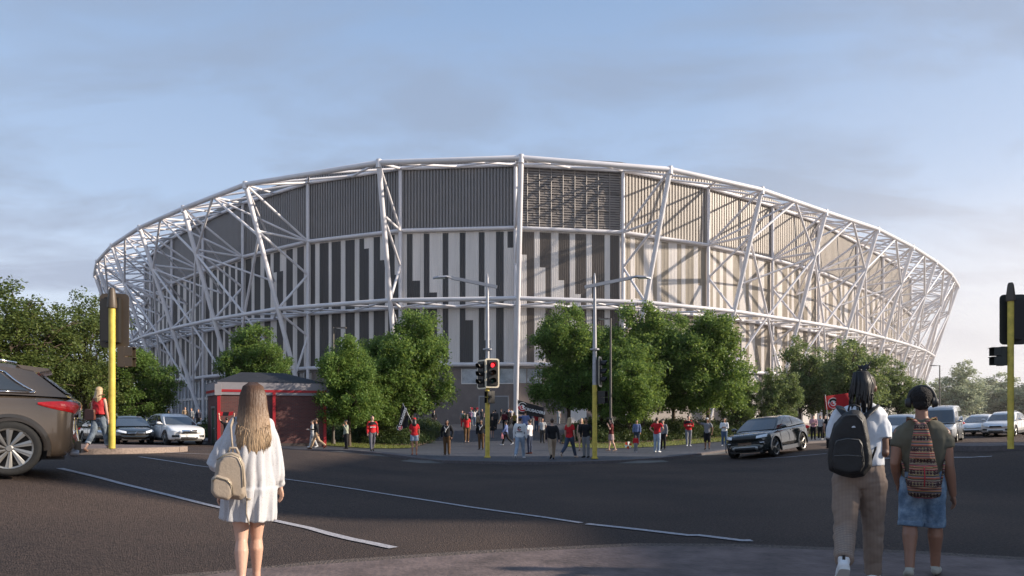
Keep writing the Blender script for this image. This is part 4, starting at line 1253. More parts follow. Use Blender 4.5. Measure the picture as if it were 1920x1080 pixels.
# black hatchback
hat = dict(L=4.4, W=1.80, H=1.50, WB=2.65, r=.32, paint=P_black, belt=.93,
    top=[(0,.88),(.05,.93),(.6,.94),(.70,.93),(.80,.87),(.92,.76),(1,.62)],
    cab_bottom=[(1.18,.92),(.6,.94),(-.1,.95),(-.8,.96),(-1.4,.97),(-1.85,.96)],
    cab_top=[(.12,1.36),(-.15,1.43),(-.5,1.45),(-.95,1.43),(-1.3,1.39),(-1.5,1.34)],
    windows=[[(.10,.10),(.42,.10),(.42,.88),(.28,.88)],[(.44,.10),(.72,.10),(.72,.86),(.44,.88)],[(.74,.12),(.88,.25),(.82,.76),(.74,.82)]],
    handles=[.1,-.8], seams=[.8,-.1,-1.0], spokes=5, wstyle='double',
    front=[('headlamp', .44,.84,.58,.68, M_lamp, .045,.66,.78), ('grille', -.42,.42,.47,.60, M_plastic, .02), ('chrome_bar', -.40,.40,.585,.605, M_chrome, .035), ('chrome_bar', -.40,.40,.535,.55, M_chrome, .035), ('lower_grille', -.50,.50,.27,.40, M_blk, .02), ('fog_lamp_bay', .56,.78,.32,.42, M_plastic, .02)])
cb = car('glossy black hatchback between the left signal pole and the white crossover', (-21.5,39.0,road0(-21.5,39.0)), (.60,-.80), hat, scale=1.06)
mb = MB(); mb.tube([(2.24,-.07,.60),(2.25,0,.665),(2.24,.07,.60)], .012, 5); mb.tube([(2.24,-.07,.56),(2.25,0,.625),(2.24,.07,.56)], .012, 5); mb.build('front_emblem', M_chrome, cb)
sil = dict(hat); sil.update(paint=P_silver, L=4.6, front=[('headlamp', .46,.82,.58,.68, M_lamp, .045,.64,.76), ('grille', -.38,.38,.50,.62, M_blk, .02), ('lower_grille', -.5,.5,.30,.40, M_blk, .02)], wstyle='thin', spokes=8)
car('pale gold saloon mostly hidden behind the woman in the red top', at(196,829), (.70,-.71), dict(sil, paint=paint('gold_paint', (.34,.31,.26), .6, .3)))
car('dark grey hatchback queued farthest back on the left street', at(160,824), (.70,-.71), dict(sil, paint=paint('grey_paint', (.07,.07,.07), .5, .3)))
# brown crossover at the left edge, seen from its rear flank
br = suv_spec(P_brown, L=4.85, W=1.93, WB=2.85, fo=1.08, r=.41, belt=1.14, rim=.735, spokes=10, wstyle='turbine', clad=paint('dark_bronze_cladding', (.045,.036,.026), .4, .35),
    top=[(0,1.12),(.02,1.16),(.06,1.19),(.20,1.20),(.55,1.16),(.70,1.13),(.86,1.02),(.95,.90),(1,.74)],
    cab_bottom=[(1.0,1.14),(.5,1.16),(-.2,1.18),(-.9,1.20),(-1.5,1.21),(-2.22,1.19)],
    cab_top=[(.22,1.56),(-.05,1.65),(-.45,1.70),(-1.0,1.69),(-1.45,1.66),(-1.74,1.60)],
    windows=[[(.10,.10),(.40,.10),(.40,.88),(.28,.88)],[(.42,.10),(.66,.10),(.66,.86),(.42,.88)],[(.68,.14),(.87,.16),(.76,.70),(.68,.76)]],
    chromeline=[(.06,.07),(.87,.10),(.895,.14),(.78,.76),(.66,.86),(.3,.94)], seams=[-.15,-1.1], handles=[.1,-.75], tailz=1.02)
bc_head = Vector((-.85,-.527))
wx = Vector(((16-960)/F*10.5, 10.5))     # near rear wheel centre
# local rear wheel centre at (L/2-fo-WB, +W/2-.13) : the left flank faces the camera
lw = Vector((4.85/2-1.08-2.85, 1.93/2-.02)); ch, sh = bc_head.x, bc_head.y
sc_ = 1.03
off = Vector((lw.x*ch-lw.y*sh, lw.x*sh+lw.y*ch))*sc_
bl = wx-off
zc = road_top(wx.x, wx.y)-.01
BC = car('dark brown crossover cut by the left edge, seen from behind its left flank', (bl.x, bl.y, zc), (ch, sh), br, name='moving_car', scale=sc_)
for o in list(BC.children):
    if o.name.startswith('tail_lamp'): bpy.data.objects.remove(o)
for s in (1, -1):                     # wrap-around tail lamp
    mb = MB(); g = []
    for j in range(5):
        row = []
        for q in range(13):
            u = q/12
            zc_ = lerp(1.085, 1.02, u); hh = .012+.075*math.sin(PI*min(1, u*.62+.02))
            z = zc_+(j/4-.5)*2*hh
            ph = math.radians(lerp(100, 166, u)); T_ = Vector((-1.75, .42, z)); dr_ = Vector((math.cos(ph), math.sin(ph), 0))
            hit = LASTBV.ray_cast(T_+dr_*2, -dr_); pp = (hit[0] if hit[0] else T_+dr_*.6)+dr_*(.008+.014*math.sin(PI*j/4))
            row.append((pp.x, s*pp.y, pp.z)); continue
            k = max(0, (-x-2.2)/.225); y = .962-.10*k**2 if u < .8 else lerp(.862,.58,(u-.8)/.2)
            bul = .016*math.sin(PI*j/4)
            row.append((x-(.03+bul if u >= .8 else .012*k), s*(y+.003+(bul if u < .8 else 0)), z))
        g.append(row)
    for a, b in zip(g, g[1:]):
        for k in range(12): mb.face([a[k], a[k+1], b[k+1], b[k]])
    mb.build('tail_lamp', M_tail, BC, smooth=True)
mb = MB()                             # roof spoiler
mb.rings([[(-1.55,y,1.695-.05*y*y),(-1.95,y,1.655-.05*y*y),(-1.97,y,1.63-.05*y*y),(-1.70,y,1.56-.05*y*y)] for y in (-.64,-.4,-.2,0,.2,.4,.64)])
mb.build('spoiler', P_brown, BC, fix=True)
for s in (1, -1):
    mb = MB(); mb.tube([(.35,s*.56,1.66),(.1,s*.57,1.73),(-1.2,s*.56,1.755),(-1.55,s*.55,1.70)], .02, 6); mb.build('roof_rail', M_chrome, BC, smooth=True)
    mb = MB(); mb.lathe([(.05,0),(.055,-.10),(.045,-.12)], 12, 'X', (-2.26,s*.55,.32)); mb.build('exhaust_tip', M_galv, BC)
mb = MB(); mb.tube([(-2.36,-.6,.86),(-2.40,0,.84),(-2.36,.6,.86)], .008, 4); mb.build('bumper_seam', M_plastic, BC)
# dark off-roader on the right street
ev = dict(L=4.36, W=1.96, H=1.62, WB=2.66, r=.385, paint=P_greenish, belt=1.10, rim=.76, spokes=5, wstyle='double', tumble=1.0,
    top=[(0,1.08),(.03,1.12),(.08,1.14),(.55,1.10),(.68,1.07),(.80,1.03),(.92,.98),(.97,.93),(1,.84)],
    cab_bottom=[(.98,1.06),(.45,1.09),(-.2,1.11),(-.9,1.13),(-1.4,1.15),(-1.98,1.15)],
    cab_top=[(.20,1.52),(-.05,1.56),(-.45,1.57),(-.95,1.53),(-1.35,1.48),(-1.65,1.42)],
    windows=[[(.10,.12),(.50,.12),(.50,.88),(.30,.88)],[(.52,.14),(.86,.28),(.80,.80),(.52,.88)]],
    handles=[-.30], seams=[.82,-.45], clad=paint('dark_arch_gloss', (.03,.032,.034), .3, .3),
    front=[('headlamp', .52,.86,.80,.90, M_lamp, .05,.84,.95), ('grille', -.50,.50,.76,.90, M_blk, .03), ('upper_bumper_slot', -.60,.60,.60,.66, M_plastic, .02), ('number_plate', -.28,.28,.56,.66, mat('brown_plate', (.14,.085,.05), .6), .05), ('fog_lamp_bay', .58,.84,.60,.72, M_plastic, .03), ('fog_lamp', .62,.78,.62,.655, M_lamp, .045), ('lower_intake', -.62,.62,.34,.50, M_plastic, .02), ('skid_plate', -.44,.44,.46,.50, M_alloy, .04), ('skid_leg', .44,.54,.28,.50, M_alloy, .04,.28,.47)])
EV = car('dark glossy off roader with a three door body driving toward the crossing', (11.05, 29.85, road0(11.05,29.85)), (-.70,-.71), ev, name='moving_car', scale=1.02)
place_text('bonnet_lettering', 'RANGE ROVER', .085, basis((2.06,0,.985), (0,1,0), (-.5,0,.87)), M_chrome, EV, spacing=1.5, bold=.002)
# right street queue
van = dict(L=5.2, W=1.88, H=2.28, WB=3.1, r=.35, paint=P_greyv, belt=1.22, fo=1.0, tumble=1.0,
    top=[(0,1.18),(.03,1.22),(.60,1.22),(.86,1.20),(.92,1.10),(.97,.98),(1,.80)],
    cab_bottom=[(2.05,1.18),(1.4,1.20),(.3,1.21),(-.9,1.21),(-1.8,1.21),(-2.55,1.20)],
    cab_top=[(1.30,2.02),(1.0,2.14),(.3,2.20),(-.9,2.21),(-1.8,2.20),(-2.42,2.14)], cb=.95, ct=.80,
    windows=[[(.07,.06),(.24,.06),(.24,.70),(.16,.70)],[(.28,.06),(.55,.06),(.55,.68),(.28,.68)],[(.58,.06),(.93,.06),(.93,.66),(.58,.68)]],
    handles=[.9], seams=[1.5,.55,-.9], bf=.18,
    front=[('headlamp', .50,.84,.74,.92, M_lamp, .05,.80,.96), ('grille', -.44,.44,.72,.86, M_chrome, .03), ('grille_mesh', -.38,.38,.75,.83, M_blk, .04), ('lower_grille', -.5,.5,.40,.50, M_blk, .02), ('number_plate', -.26,.26,.52,.62, M_whitecl, .04)])
def rp(px, d): x = (px-960)/F*d; return (x, d, road0(x, d))
car('grey high roofed passenger van beside the man with headphones', rp(1768, 43.5), (-.62,-.79), van, name='moving_van', cat='van')
sl = dict(hat); sl.update(paint=P_silver, L=4.5, H=1.5, front=[('headlamp', .46,.82,.58,.68, M_lamp, .045,.64,.76), ('grille', -.38,.38,.50,.62, M_chrome, .02), ('lower_grille', -.5,.5,.30,.40, M_blk, .02)])
car('silver people carrier between the two men walking away', rp(1690, 36.5), (-.66,-.75), suv_spec(P_silver, front=sl['front']), name='moving_car', scale=1.0)
car('white saloon just right of the grey van', rp(1838, 50.5), (-.75,-.66), dict(sl, paint=P_white), name='moving_car')
car('white crossover next to the right signal pole', rp(1884, 47.5), (-.74,-.67), suv_spec(P_white, front=fr_w), name='moving_car')
car('silver saloon cut by the right edge of the photo', rp(1950, 52), (-.85,-.5), dict(sl, paint=P_silver), name='moving_car')

# ---------------------------------------------------------------- people (local +y is forward, origin between the feet)
SK_L = mat('light_skin', (.55,.33,.24), .5, var=.06, vs=6); SK_D = mat('brown_skin', (.17,.085,.055), .45, var=.08, vs=6); SK_M = mat('tan_skin', (.36,.19,.12), .5, var=.07, vs=6)
HAIRS = dict(blonde=mat('blonde_hair', (.42,.30,.17), .5, var=.25, vs=30, stretch=(1,1,.08)), brown=mat('brown_hair', (.055,.03,.018), .5, var=.3, vs=30, stretch=(1,1,.08)), black=mat('black_hair', (.012,.010,.010), .45, var=.2, vs=30))
CC = {}
def cloth(c):
    if c not in CC: CC[c] = mat('cloth_%d' % len(CC), c, .85, var=.14, vs=7, spec=.2, bump=.2, bs=30)
    return CC[c]
RED=(.50,.025,.03); BLK=(.018,.018,.02); NAVY=(.035,.045,.075); WHT=(.70,.70,.70); GRY=(.22,.22,.23); LGR=(.42,.42,.42); TAN=(.44,.31,.20); BRN=(.11,.062,.030); DEN=(.09,.13,.20); LDEN=(.28,.34,.42); BLU=(.13,.17,.33); PNK=(.55,.30,.32); OLV=(.12,.115,.085); SAGE=(.30,.32,.25)
def hand_prims(mb, w, d, side, curl=.5, s=1.0, n=6, flip=False):
    """palm, four unequal fingers, thumb; w wrist, d direction, side vector towards the thumb"""
    w = Vector(w); d = Vector(d).normalized(); side = Vector(side); side = (side-d*side.dot(d)).normalized(); nn = d.cross(side)*(-1 if flip else 1)
    s_ = s
    for k, o in enumerate((-.026,-.009,.009,.026)):
        mb.tube([w+d*.005*s_, w+d*.035*s_+side*o*.8*s_, w+d*.088*s_+side*o*s_], [.017*s_,.017*s_,.0125*s_], n)
        ln = (.052,.066,.070,.060)[k]*s_; a = w+d*.083*s_+side*o*s_
        c1 = curl*.7; c2 = curl*1.5
        p1 = a+(d*math.cos(c1)+nn*math.sin(c1))*ln*.5; p2 = p1+(d*math.cos(c2)+nn*math.sin(c2))*ln*.5
        mb.limb([(a,.0095*s_),(p1,.0088*s_),(p2,.0072*s_)], n)
    a = w+d*.025*s_+side*.024*s_; p1 = a+(d*.72+side*.62+nn*.15)*.036*s_; p2 = p1+(d*.92+side*.2+nn*.25)*.030*s_
    mb.limb([(a,.0145*s_),(p1,.0115*s_),(p2,.0085*s_)], n)
def skeleton(H, walk=0.0, arms='down', female=False, kf=1.1, inward=1.0):
    s = H/1.75; J = {'s': s}
    hx = (.082 if female else .088)*s
    legs = {}
    for sd, ph in ((1, walk), (-1, -walk)):
        a = ph; kb = max(0, -ph)*kf+.04
        hip = V(sd*hx, 0, .91*s)
        knee = hip + V(sd*.012*s, math.sin(a)*.42*s, -math.cos(a)*.42*s)
        b = a-kb
        ank = knee + V(sd*.0, math.sin(b)*.41*s, -math.cos(b)*.41*s)
        pitch = max(0, -b)*1.0
        toe = ank + V(sd*.03*s, math.cos(pitch)*.15*s, -.05*s-math.sin(pitch)*.13*s)
        heel = ank + V(0, -.045*s, -.055*s)
        for q in (knee, ank, toe, heel): q.x *= inward
        legs[sd] = [hip, knee, ank, toe, heel]
    low = min(min(l[3].z, l[4].z) for l in legs.values()) - .018*s
    for l in legs.values():
        for p in l: p.z -= low
    dz = -low
    J['legs'] = legs; J['dz'] = dz
    sx = (.165 if female else .195)*s
    J['arms'] = {}
    mode = arms if isinstance(arms, (tuple, list)) else (arms, arms)
    for sd, m in ((1, mode[0]), (-1, mode[1])):
        sh = V(sd*sx, 0, 1.40*s+dz)
        U = {'down': ((sd*.16,.0,-1),(sd*.04,.22,-1)), 'swingf': ((sd*.14,.35,-1),(sd*-.02,.75,-1)), 'swingb': ((sd*.18,-.42,-1),(sd*.08,-.15,-1)),
             'up': ((sd*.75,.1,.9),(sd*.1,.05,1)), 'phone': ((sd*.35,.45,-1),(sd*-.25,.4,1)), 'hips': ((sd*.75,-.25,-1),(sd*-.75,.35,-.8)),
             'crossed': ((sd*.12,.25,-1),(-sd*.95,.45,.12)), 'pocket': ((sd*.32,-.15,-1),(sd*-.12,.2,-1)), 'hold': ((sd*.2,.2,-1),(sd*-.35,1,.05)), 'point': ((sd*.7,.5,.1),(sd*.5,.4,.6))}[m]
        u = Vector(U[0]).normalized(); f = Vector(U[1]).normalized()
        el = sh+u*.285*s; wr = el+f*.245*s
        J['arms'][sd] = [sh, el, wr, f, m]
    J['neck'] = V(0,0,1.46*s+dz); J['head'] = V(0,.012*s,1.625*s+dz)
    return J
TORSO = [(.84,.10,.075),(.90,.155,.105),(.97,.158,.108),(1.06,.140,.098),(1.15,.142,.100),(1.27,.165,.112),(1.37,.172,.103),(1.42,.135,.078),(1.455,.07,.06)]
TORSOF = [(.84,.10,.085),(.90,.160,.112),(.97,.155,.108),(1.06,.122,.090),(1.15,.128,.095),(1.27,.150,.115),(1.37,.150,.092),(1.42,.115,.070),(1.455,.055,.052)]
def torso_prims(mb, J, fem, infl, z0, z1):
    s, dz = J['s'], J['dz']; L = []
    T = TORSOF if fem else TORSO
    zs = [z0]+[t[0] for t in T if z0 < t[0] < z1]+[z1]
    for z in zs:
        rx, ry = interp(T, z); L.append((0, 0, z*s+dz, rx*s+infl, ry*s+infl))
    mb.eloft(L, 16)
def body_mesh(J, fem, skin, parent, vox, hands=True, bare_feet=False):
    s = J['s']; mb = MB(); torso_prims(mb, J, fem, -.004, .84, 1.455)
    nk, hd = J['neck'], J['head']
    mb.tube([nk-V(0,0,.06*s), nk+V(0,.0,.04*s), hd-V(0,0,.03*s)], [.062*s,.052*s,.050*s], 12)
    mb.ell(hd+V(0,-.008*s,.025*s), (.074*s,.094*s,.092*s), 16, 12)            # cranium
    mb.ell(hd+V(0,.022*s,-.035*s), (.058*s,.066*s,.082*s), 14, 10)           # face and jaw
    mb.ell(hd+V(0,.060*s,-.085*s), (.028*s,.026*s,.026*s), 8, 6)            # chin
    mb.tube([hd+V(0,.082*s,.015*s), hd+V(0,.108*s,-.025*s)], [.009*s,.016*s], 8) # nose
    mb.ell(hd+V(0,.082*s,-.055*s), (.024*s,.012*s,.012*s), 8, 6)             # lips
    for sd in (1,-1):
        mb.ell(hd+V(sd*.074*s,-.005*s,-.008*s), (.011*s,.020*s,.032*s), 8, 6)
        mb.ell(hd+V(sd*.03*s,.078*s,.022*s), (.022*s,.012*s,.008*s), 8, 6)
        sh, el, wr, f, m = J['arms'][sd]
        k = .88 if fem else 1.0
        mb.limb([(sh-V(sd*.02*s,0,.0), .052*s*k), (sh.lerp(el,.35), .048*s*k), (el, .037*s*k), (el.lerp(wr,.3), .040*s*k), (wr, .025*s*k)], 10)
        if hands:
            if m == 'up' or m == 'point': side_ = V(-sd,0,.2)
            elif m in ('crossed','hold'): side_ = V(0,0,1)
            else: side_ = V(-sd*.3,1,0)
            hand_prims(mb, wr, f, side_, .5 if m not in ('pocket',) else .9, s*(.93 if fem else 1.0), flip=(sd > 0))
        hip, knee, ank, toe, heel = J['legs'][sd]
        t = 1.03 if fem else 1.0
        mb.limb([(hip, .088*s*t), (hip.lerp(knee,.4), .078*s*t), (knee, .054*s), (knee.lerp(ank,.14), .047*s), (knee.lerp(ank,.33)+V(0,-.014*s,0), .056*s), (knee.lerp(ank,.55)+V(0,-.006*s,0), .047*s), (knee.lerp(ank,.8), .034*s), (ank, .034*s)], 12)
        mb.limb([(heel+V(0,0,.022*s), .030*s), (heel.lerp(toe,.55)+V(0,0,.012*s), .030*s), (toe, .022*s)], 10)
    b = blob('body', mb, vox, skin, parent, smooth=2)
    return b
def eyes(J, parent):
    s, hd = J['s'], J['head']
    for sd in (1,-1):
        mb = MB(); mb.ell(hd+V(sd*.028*s,.079*s,.006*s), (.011*s,.008*s,.007*s), 8, 6); mb.build('eye', M_blk, parent, smooth=True)
def shirt(J, fem, c, parent, sleeve='short', z0=.90, infl=.016, vox=.02, amp=.006, nm='shirt', loose=0.0, extra=None, nsc=(9,9,5)):
    s, dz = J['s'], J['dz']; mb = MB(); torso_prims(mb, J, fem, infl*s, z0, 1.445)
    for sd in (1,-1):
        sh, el, wr, f, m = J['arms'][sd]; k = (.88 if fem else 1.0)
        st = sh-V(sd*.03*s,0,-.005*s)
        if sleeve == 'short': e = sh.lerp(el,.62); mb.limb([(st,.060*s*k+infl*.5),(sh.lerp(el,.3),.056*s*k+infl*.6+loose)], 10); mb.tube([sh.lerp(el,.3), e], [.056*s*k+infl*.6+loose,.054*s*k+infl*.8+loose], 12)
        elif sleeve == 'long': mb.limb([(st,.058*s*k+infl*.5),(sh.lerp(el,.4),.053*s*k+infl*.5+loose),(el,.045*s*k+infl*.5+loose),(wr-f*.015,.032*s*k+infl*.5+loose)], 10)
        elif sleeve == 'none': mb.ell(st+V(sd*.005,0,0), (.045*s,.055*s,.05*s), 10, 6)
    if extra: extra(mb)
    m = c if not isinstance(c, tuple) else cloth(c)
    return blob(nm, mb, vox, m, parent, smooth=3, amp=amp, nsc=nsc)
def trousers(J, fem, c, parent, length=1.0, infl=.014, vox=.02, amp=.006, nm='trousers', waist=1.0, flare=0.0, nsc=(9,9,6)):
    s, dz = J['s'], J['dz']; mb = MB(); torso_prims(mb, J, fem, infl*s, .85, waist)
    for sd in (1,-1):
        hip, knee, ank, toe, heel = J['legs'][sd]; t = 1.03 if fem else 1.0
        if length >= .99:
            e = ank+V(0,0,.0)
            mb.limb([(hip,.092*s*t+infl),(hip.lerp(knee,.4),.082*s*t+infl),(knee,.060*s+infl),(knee.lerp(ank,.3)+V(0,-.01*s,0),.059*s+infl),(knee.lerp(ank,.75),.050*s+infl+flare*.5)], 12)
            mb.tube([knee.lerp(ank,.7), e], [.050*s+infl+flare*.5,.046*s+infl+flare], 12)
        else:
            q = length/.5
            if length > .5: e = knee.lerp(ank, (length-.5)*2); mb.limb([(hip,.092*s*t+infl),(hip.lerp(knee,.5),.080*s*t+infl),(knee,.062*s+infl+flare)], 12); mb.tube([knee, e], [.064*s+infl+flare,.058*s+infl+flare], 12)
            else: e = hip.lerp(knee, q); mb.limb([(hip,.092*s*t+infl),(hip.lerp(e,.5),.086*s*t+infl)], 12); mb.tube([hip.lerp(e,.4), e], [.088*s*t+infl,.082*s*t+infl+flare], 14)
    m = c if not isinstance(c, tuple) else cloth(c)
    return blob(nm, mb, vox, m, parent, smooth=3, amp=amp, nsc=nsc)
def skirt(J, c, parent, z0, z1=1.02, r0=.21, nm='skirt', vox=.02, amp=.008, top=.145, m=None):
    s, dz = J['s'], J['dz']; mb = MB(); n = 40; rs = []
    for k in range(7):
        t = k/6; z = lerp(z1, z0, t)*s+dz; r = lerp(top, r0, t**.8)*s; a_ = .05*t
        rs.append([(r*(1+a_*math.sin(9*2*PI*q/n))*math.cos(2*PI*q/n), .78*r*(1+a_*math.sin(9*2*PI*q/n))*math.sin(2*PI*q/n), z) for q in range(n)])
    mb.rings(rs); return blob(nm, mb, vox, m or cloth(c), parent, smooth=2, amp=amp, nsc=(10,10,3))
def hair(J, style, col, parent, seed=0, vox=.012):
    s, hd = J['s'], J['head']; m = HAIRS[col]; r = random.Random(seed); mb = MB()
    if style == 'cap': style = 'short'
    mb.ell(hd+V(0,-.016*s,.038*s), (.081*s,.097*s,.088*s), 14, 10)
    if style == 'short':
        mb.ell(hd+V(0,-.045*s,-.012*s), (.070*s,.055*s,.060*s), 12, 8)
        return blob('hair', mb, vox, m, parent, smooth=2, amp=.004, nsc=(60,60,60))
    mb.ell(hd+V(0,-.04*s,-.02*s), (.080*s,.065*s,.085*s), 12, 8)
    if style == 'long':
        for k in range(14):
            a = PI+ (k-6.5)/6.5*1.25; x = math.sin(a)*.072*s; y = math.cos(a)*.075*s-.012*s
            x2 = x*1.25+r.uniform(-.012,.012)
            mb.tube([hd+V(x*.8,y*.8,.04*s), hd+V(x*1.05,y*1.05,-.06*s), hd+V(x2,y*1.1-.03*s,-.18*s), hd+V(x2*.9,y*.95-.035*s,-.30*s+r.uniform(-.03,.02))], [.028*s,.028*s,.026*s,.010*s], 7)
    if style == 'bun': mb.ell(hd+V(0,-.11*s,.04*s), (.04*s,.04*s,.04*s), 8, 6)
    if style == 'beardlong': mb.ell(hd+V(0,.05*s,-.07*s), (.05*s,.04*s,.04*s), 8, 6)
    return blob('hair', mb, vox, m, parent, smooth=2, amp=.005, nsc=(40,40,8))
def shoes(J, c, parent, vox=.012, sole=None):
    s = J['s']
    for sd in (1,-1):
        hip, knee, ank, toe, heel = J['legs'][sd]; mb = MB()
        mb.limb([(heel+V(0,-.003,.026*s), .038*s), (heel.lerp(toe,.5)+V(0,0,.016*s), .039*s), (toe+V(0,.008*s,.004*s), .028*s)], 10); mb.tube([ank+V(0,0,-.01*s), ank+V(0,0,.015*s)], .04*s, 10)
        blob('shoe', mb, vox, c if not isinstance(c, tuple) else cloth(c), parent, smooth=2)
def capo(J, col, parent, brim=True):
    s, hd = J['s'], J['head']; mb = MB(); mb.ell(hd+V(0,-.01*s,.055*s), (.086*s,.10*s,.075*s), 14, 9)
    if brim: mb.box(hd+V(0,.115*s,.045*s), (.12*s,.09*s,.012*s))
    blob('cap', mb, .012, cloth(col), parent, smooth=1)
def crusader_mark(parent, o, xd, yd, h, dark=BLK):
    """red and black horseman-like C mark made from arcs"""
    M = basis(o, xd, yd)
    def arc(r0, r1, a0, a1, z, mt, nm, cx=0, cy=0, n=14):
        mb = MB()
        for k in range(n):
            a, b = math.radians(lerp(a0,a1,k/n)), math.radians(lerp(a0,a1,(k+1)/n))
            tp = min(1, 2.4*(1-abs(2*(k+.5)/n-1))+.25)
            mb.face([(cx+r0*math.cos(a), cy+r0*math.sin(a), z),(cx+lerp(r0,r1,tp)*math.cos(a), cy+lerp(r0,r1,tp)*math.sin(a), z),(cx+lerp(r0,r1,tp)*math.cos(b), cy+lerp(r0,r1,tp)*math.sin(b), z),(cx+r0*math.cos(b), cy+r0*math.sin(b), z)])
        ob = mb.build(nm, mt, parent); ob.data.transform(M)
    r = h/2
    red = cloth(RED)
    if dark == WHT: arc(r*.0, r*1.12, 0, 360, -.001, cloth(WHT), 'emblem_disc', n=24)
    arc(r*.62, r*1.0, 160, 345, .001, red, 'emblem'); arc(r*.55, r*1.0, 20, 165, .002, cloth(BLK), 'emblem'); arc(r*.15, r*.45, 90, 330, .003, cloth(BLK) if dark != WHT else red, 'emblem')
def person(px, fy, ty, face, label, top, bottom, hairs, shoe=BLK, skin='L', fem=False, walk=0., arms='down', sleeve='short', extra=None, d=None, H=None, blen=1.0, group=None):
    """face: degrees, 0 = seen from behind, 180 = facing the camera, 90 = facing left"""
    g = G(px, fy) if d is None else V((px-960)/F*d, d, gz((px-960)/F*d, d))
    if d is not None and H is None:
        pass
    h = (fy-ty)/F*g.y
    h = max(1.5 if fem else 1.58, min(1.98, h)) if H is None else H
    t = thing('person', label, 'person', g, math.radians(face)-math.atan2(g.x, g.y), group)
    J = skeleton(h/1.0*.985, walk, arms, fem)
    far = g.y > 50
    vx = .022 if far else .016
    sk = {'L': SK_L, 'M': SK_M, 'D': SK_D}[skin]
    body_mesh(J, fem, sk, t, .014 if far else .011)
    if 100 < face % 360 < 260 and not far: eyes(J, t)
    if isinstance(bottom, tuple) and isinstance(bottom[0], str):
        kind, c = bottom
        if kind == 'skirt': skirt(J, c, t, .58, 1.0, .20)
        elif kind == 'longdress': skirt(J, c, t, .32, 1.03, .19)
        elif kind == 'shorts': trousers(J, fem, c, t, .30 if fem else .5, vox=vx, nm='shorts', flare=.01)
        elif kind == 'kneeshorts': trousers(J, fem, c, t, .56, vox=vx, nm='shorts', flare=.01)
    else: trousers(J, fem, bottom, t, 1.0, vox=vx)
    shirt(J, fem, top, t, sleeve, vox=vx, infl=.018 if sleeve != 'long' else .022)
    if hairs: hair(J, hairs[0], hairs[1], t, int(px))
    shoes(J, shoe, t, .014)
    if extra: extra(J, t)
    return t
def jersey_yoke(J, t):
    mb = MB(); s, dz = J['s'], J['dz']; torso_prims(mb, J, False, .028*s, 1.28, 1.445)
    for sd in (1,-1):
        sh, el = J['arms'][sd][:2]; mb.limb([(sh-V(sd*.03*s,0,0),.070*s),(sh.lerp(el,.5),.066*s)], 10)
    blob('yoke', mb, .016, cloth(BLK), t, smooth=2, amp=.004)
def chest_text(txt, size, col, front=True, z=1.2, emblem=False):
    def f(J, t):
        s, dz = J['s'], J['dz']; y = .140*s if front else -.140*s
        M = basis((0, y, z*s+dz), (-1 if front else 1, 0, 0), (0, 0, 1))
        if emblem: crusader_mark(t, (0, y-.006, z*s+dz+.04), (1,0,0), (0,0,1), .17)
        place_text('lettering', txt, size, M if not emblem else basis((0, y-.004, z*s+dz-.09), (1,0,0), (0,0,1)), cloth(col), t, bold=.003)
    return f
def scarf(col):
    def f(J, t):
        s, hd = J['s'], J['neck']; mb = MB()
        mb.tube([hd+V(.09*s,-.03*s,-.02*s), hd+V(.0,-.08*s,.01*s), hd+V(-.09*s,-.03*s,-.02*s), hd+V(-.10*s,.09*s,-.08*s), hd+V(.03*s,.145*s,-.22*s), hd+V(.05*s,.15*s,-.34*s)], .03*s, 8)
        mb.tube([hd+V(.09*s,-.03*s,-.02*s), hd+V(.10*s,.09*s,-.08*s), hd+V(.0,.15*s,-.24*s)], .028*s, 8)
        blob('scarf', mb, .012, cloth(col), t, smooth=2, amp=.004)
    return f
def combo(*fs):
    def f(J, t):
        for q in fs: q(J, t)
    return f
def lapel(J, t):
    s, dz = J['s'], J['dz']; mb = MB()
    mb.face([(-.03*s,.143*s,1.40*s+dz),(.03*s,.143*s,1.40*s+dz),(0,.155*s,1.16*s+dz)]); mb.build('shirt_front', cloth(WHT), t)
PW = .42
person(565,836,784,150,'blonde woman in a black dress with hands to her face near the brick building', (.50,.34,.26), ('longdress', BLK), ('long','blonde'), (.4,.25,.18), fem=True, arms='phone', sleeve='none')
person(593,844,782,80,'man in a dark blazer and tan trousers striding left past the brick building', BLK, TAN, ('short','brown'), (.08,.03,.02), walk=PW, arms=('hold','swingb'), sleeve='long', skin='M')
person(586,839,788,95,'person in a pale grey outfit half hidden behind the striding man in tan trousers', LGR, LGR, ('short','brown'), WHT, arms='hold', sleeve='long', walk=.2)
person(649,843,786,110,'man in a sage top and black trousers holding a phone to his ear', SAGE, BLK, ('short','black'), BLK, arms=('down','phone'), sleeve='long', skin='M')
person(698,846,777,195,'man walking toward us in a red and black rugby jersey left of the black flag', RED, (.10,.10,.12), ('short','brown'), BLK, walk=.25, arms='down', sleeve='long', extra=combo(jersey_yoke, chest_text('RIO TINTO', .05, WHT, z=1.18)))
t5 = person(777,853,782,0,'woman in a red cap, red top and denim shorts seen from behind', RED, ('shorts', LDEN), ('long','black'), (.35,.12,.08), fem=True, arms=('down','hold'), skin='M', extra=lambda J, t: capo(J, RED, t))
person(838,854,785,165,'man in a black jacket, pale scarf and brown trousers standing alone left of the path', BLK, BRN, ('long','black'), BLK, arms='pocket', sleeve='long', skin='D', extra=scarf(LGR))
person(902,843,785,165,'man in a black jacket, pale scarf and brown trousers beside the red light pole', BLK, BRN, ('long','black'), BLK, arms='pocket', sleeve='long', skin='D', extra=scarf(LGR))
person(875,830,775,5,'woman in a red tee and brown leggings walking up the path, seen from behind', RED, BRN, ('long','brown'), (.5,.35,.28), fem=True, walk=.15)
F2 = 'spectators near the stadium doors'
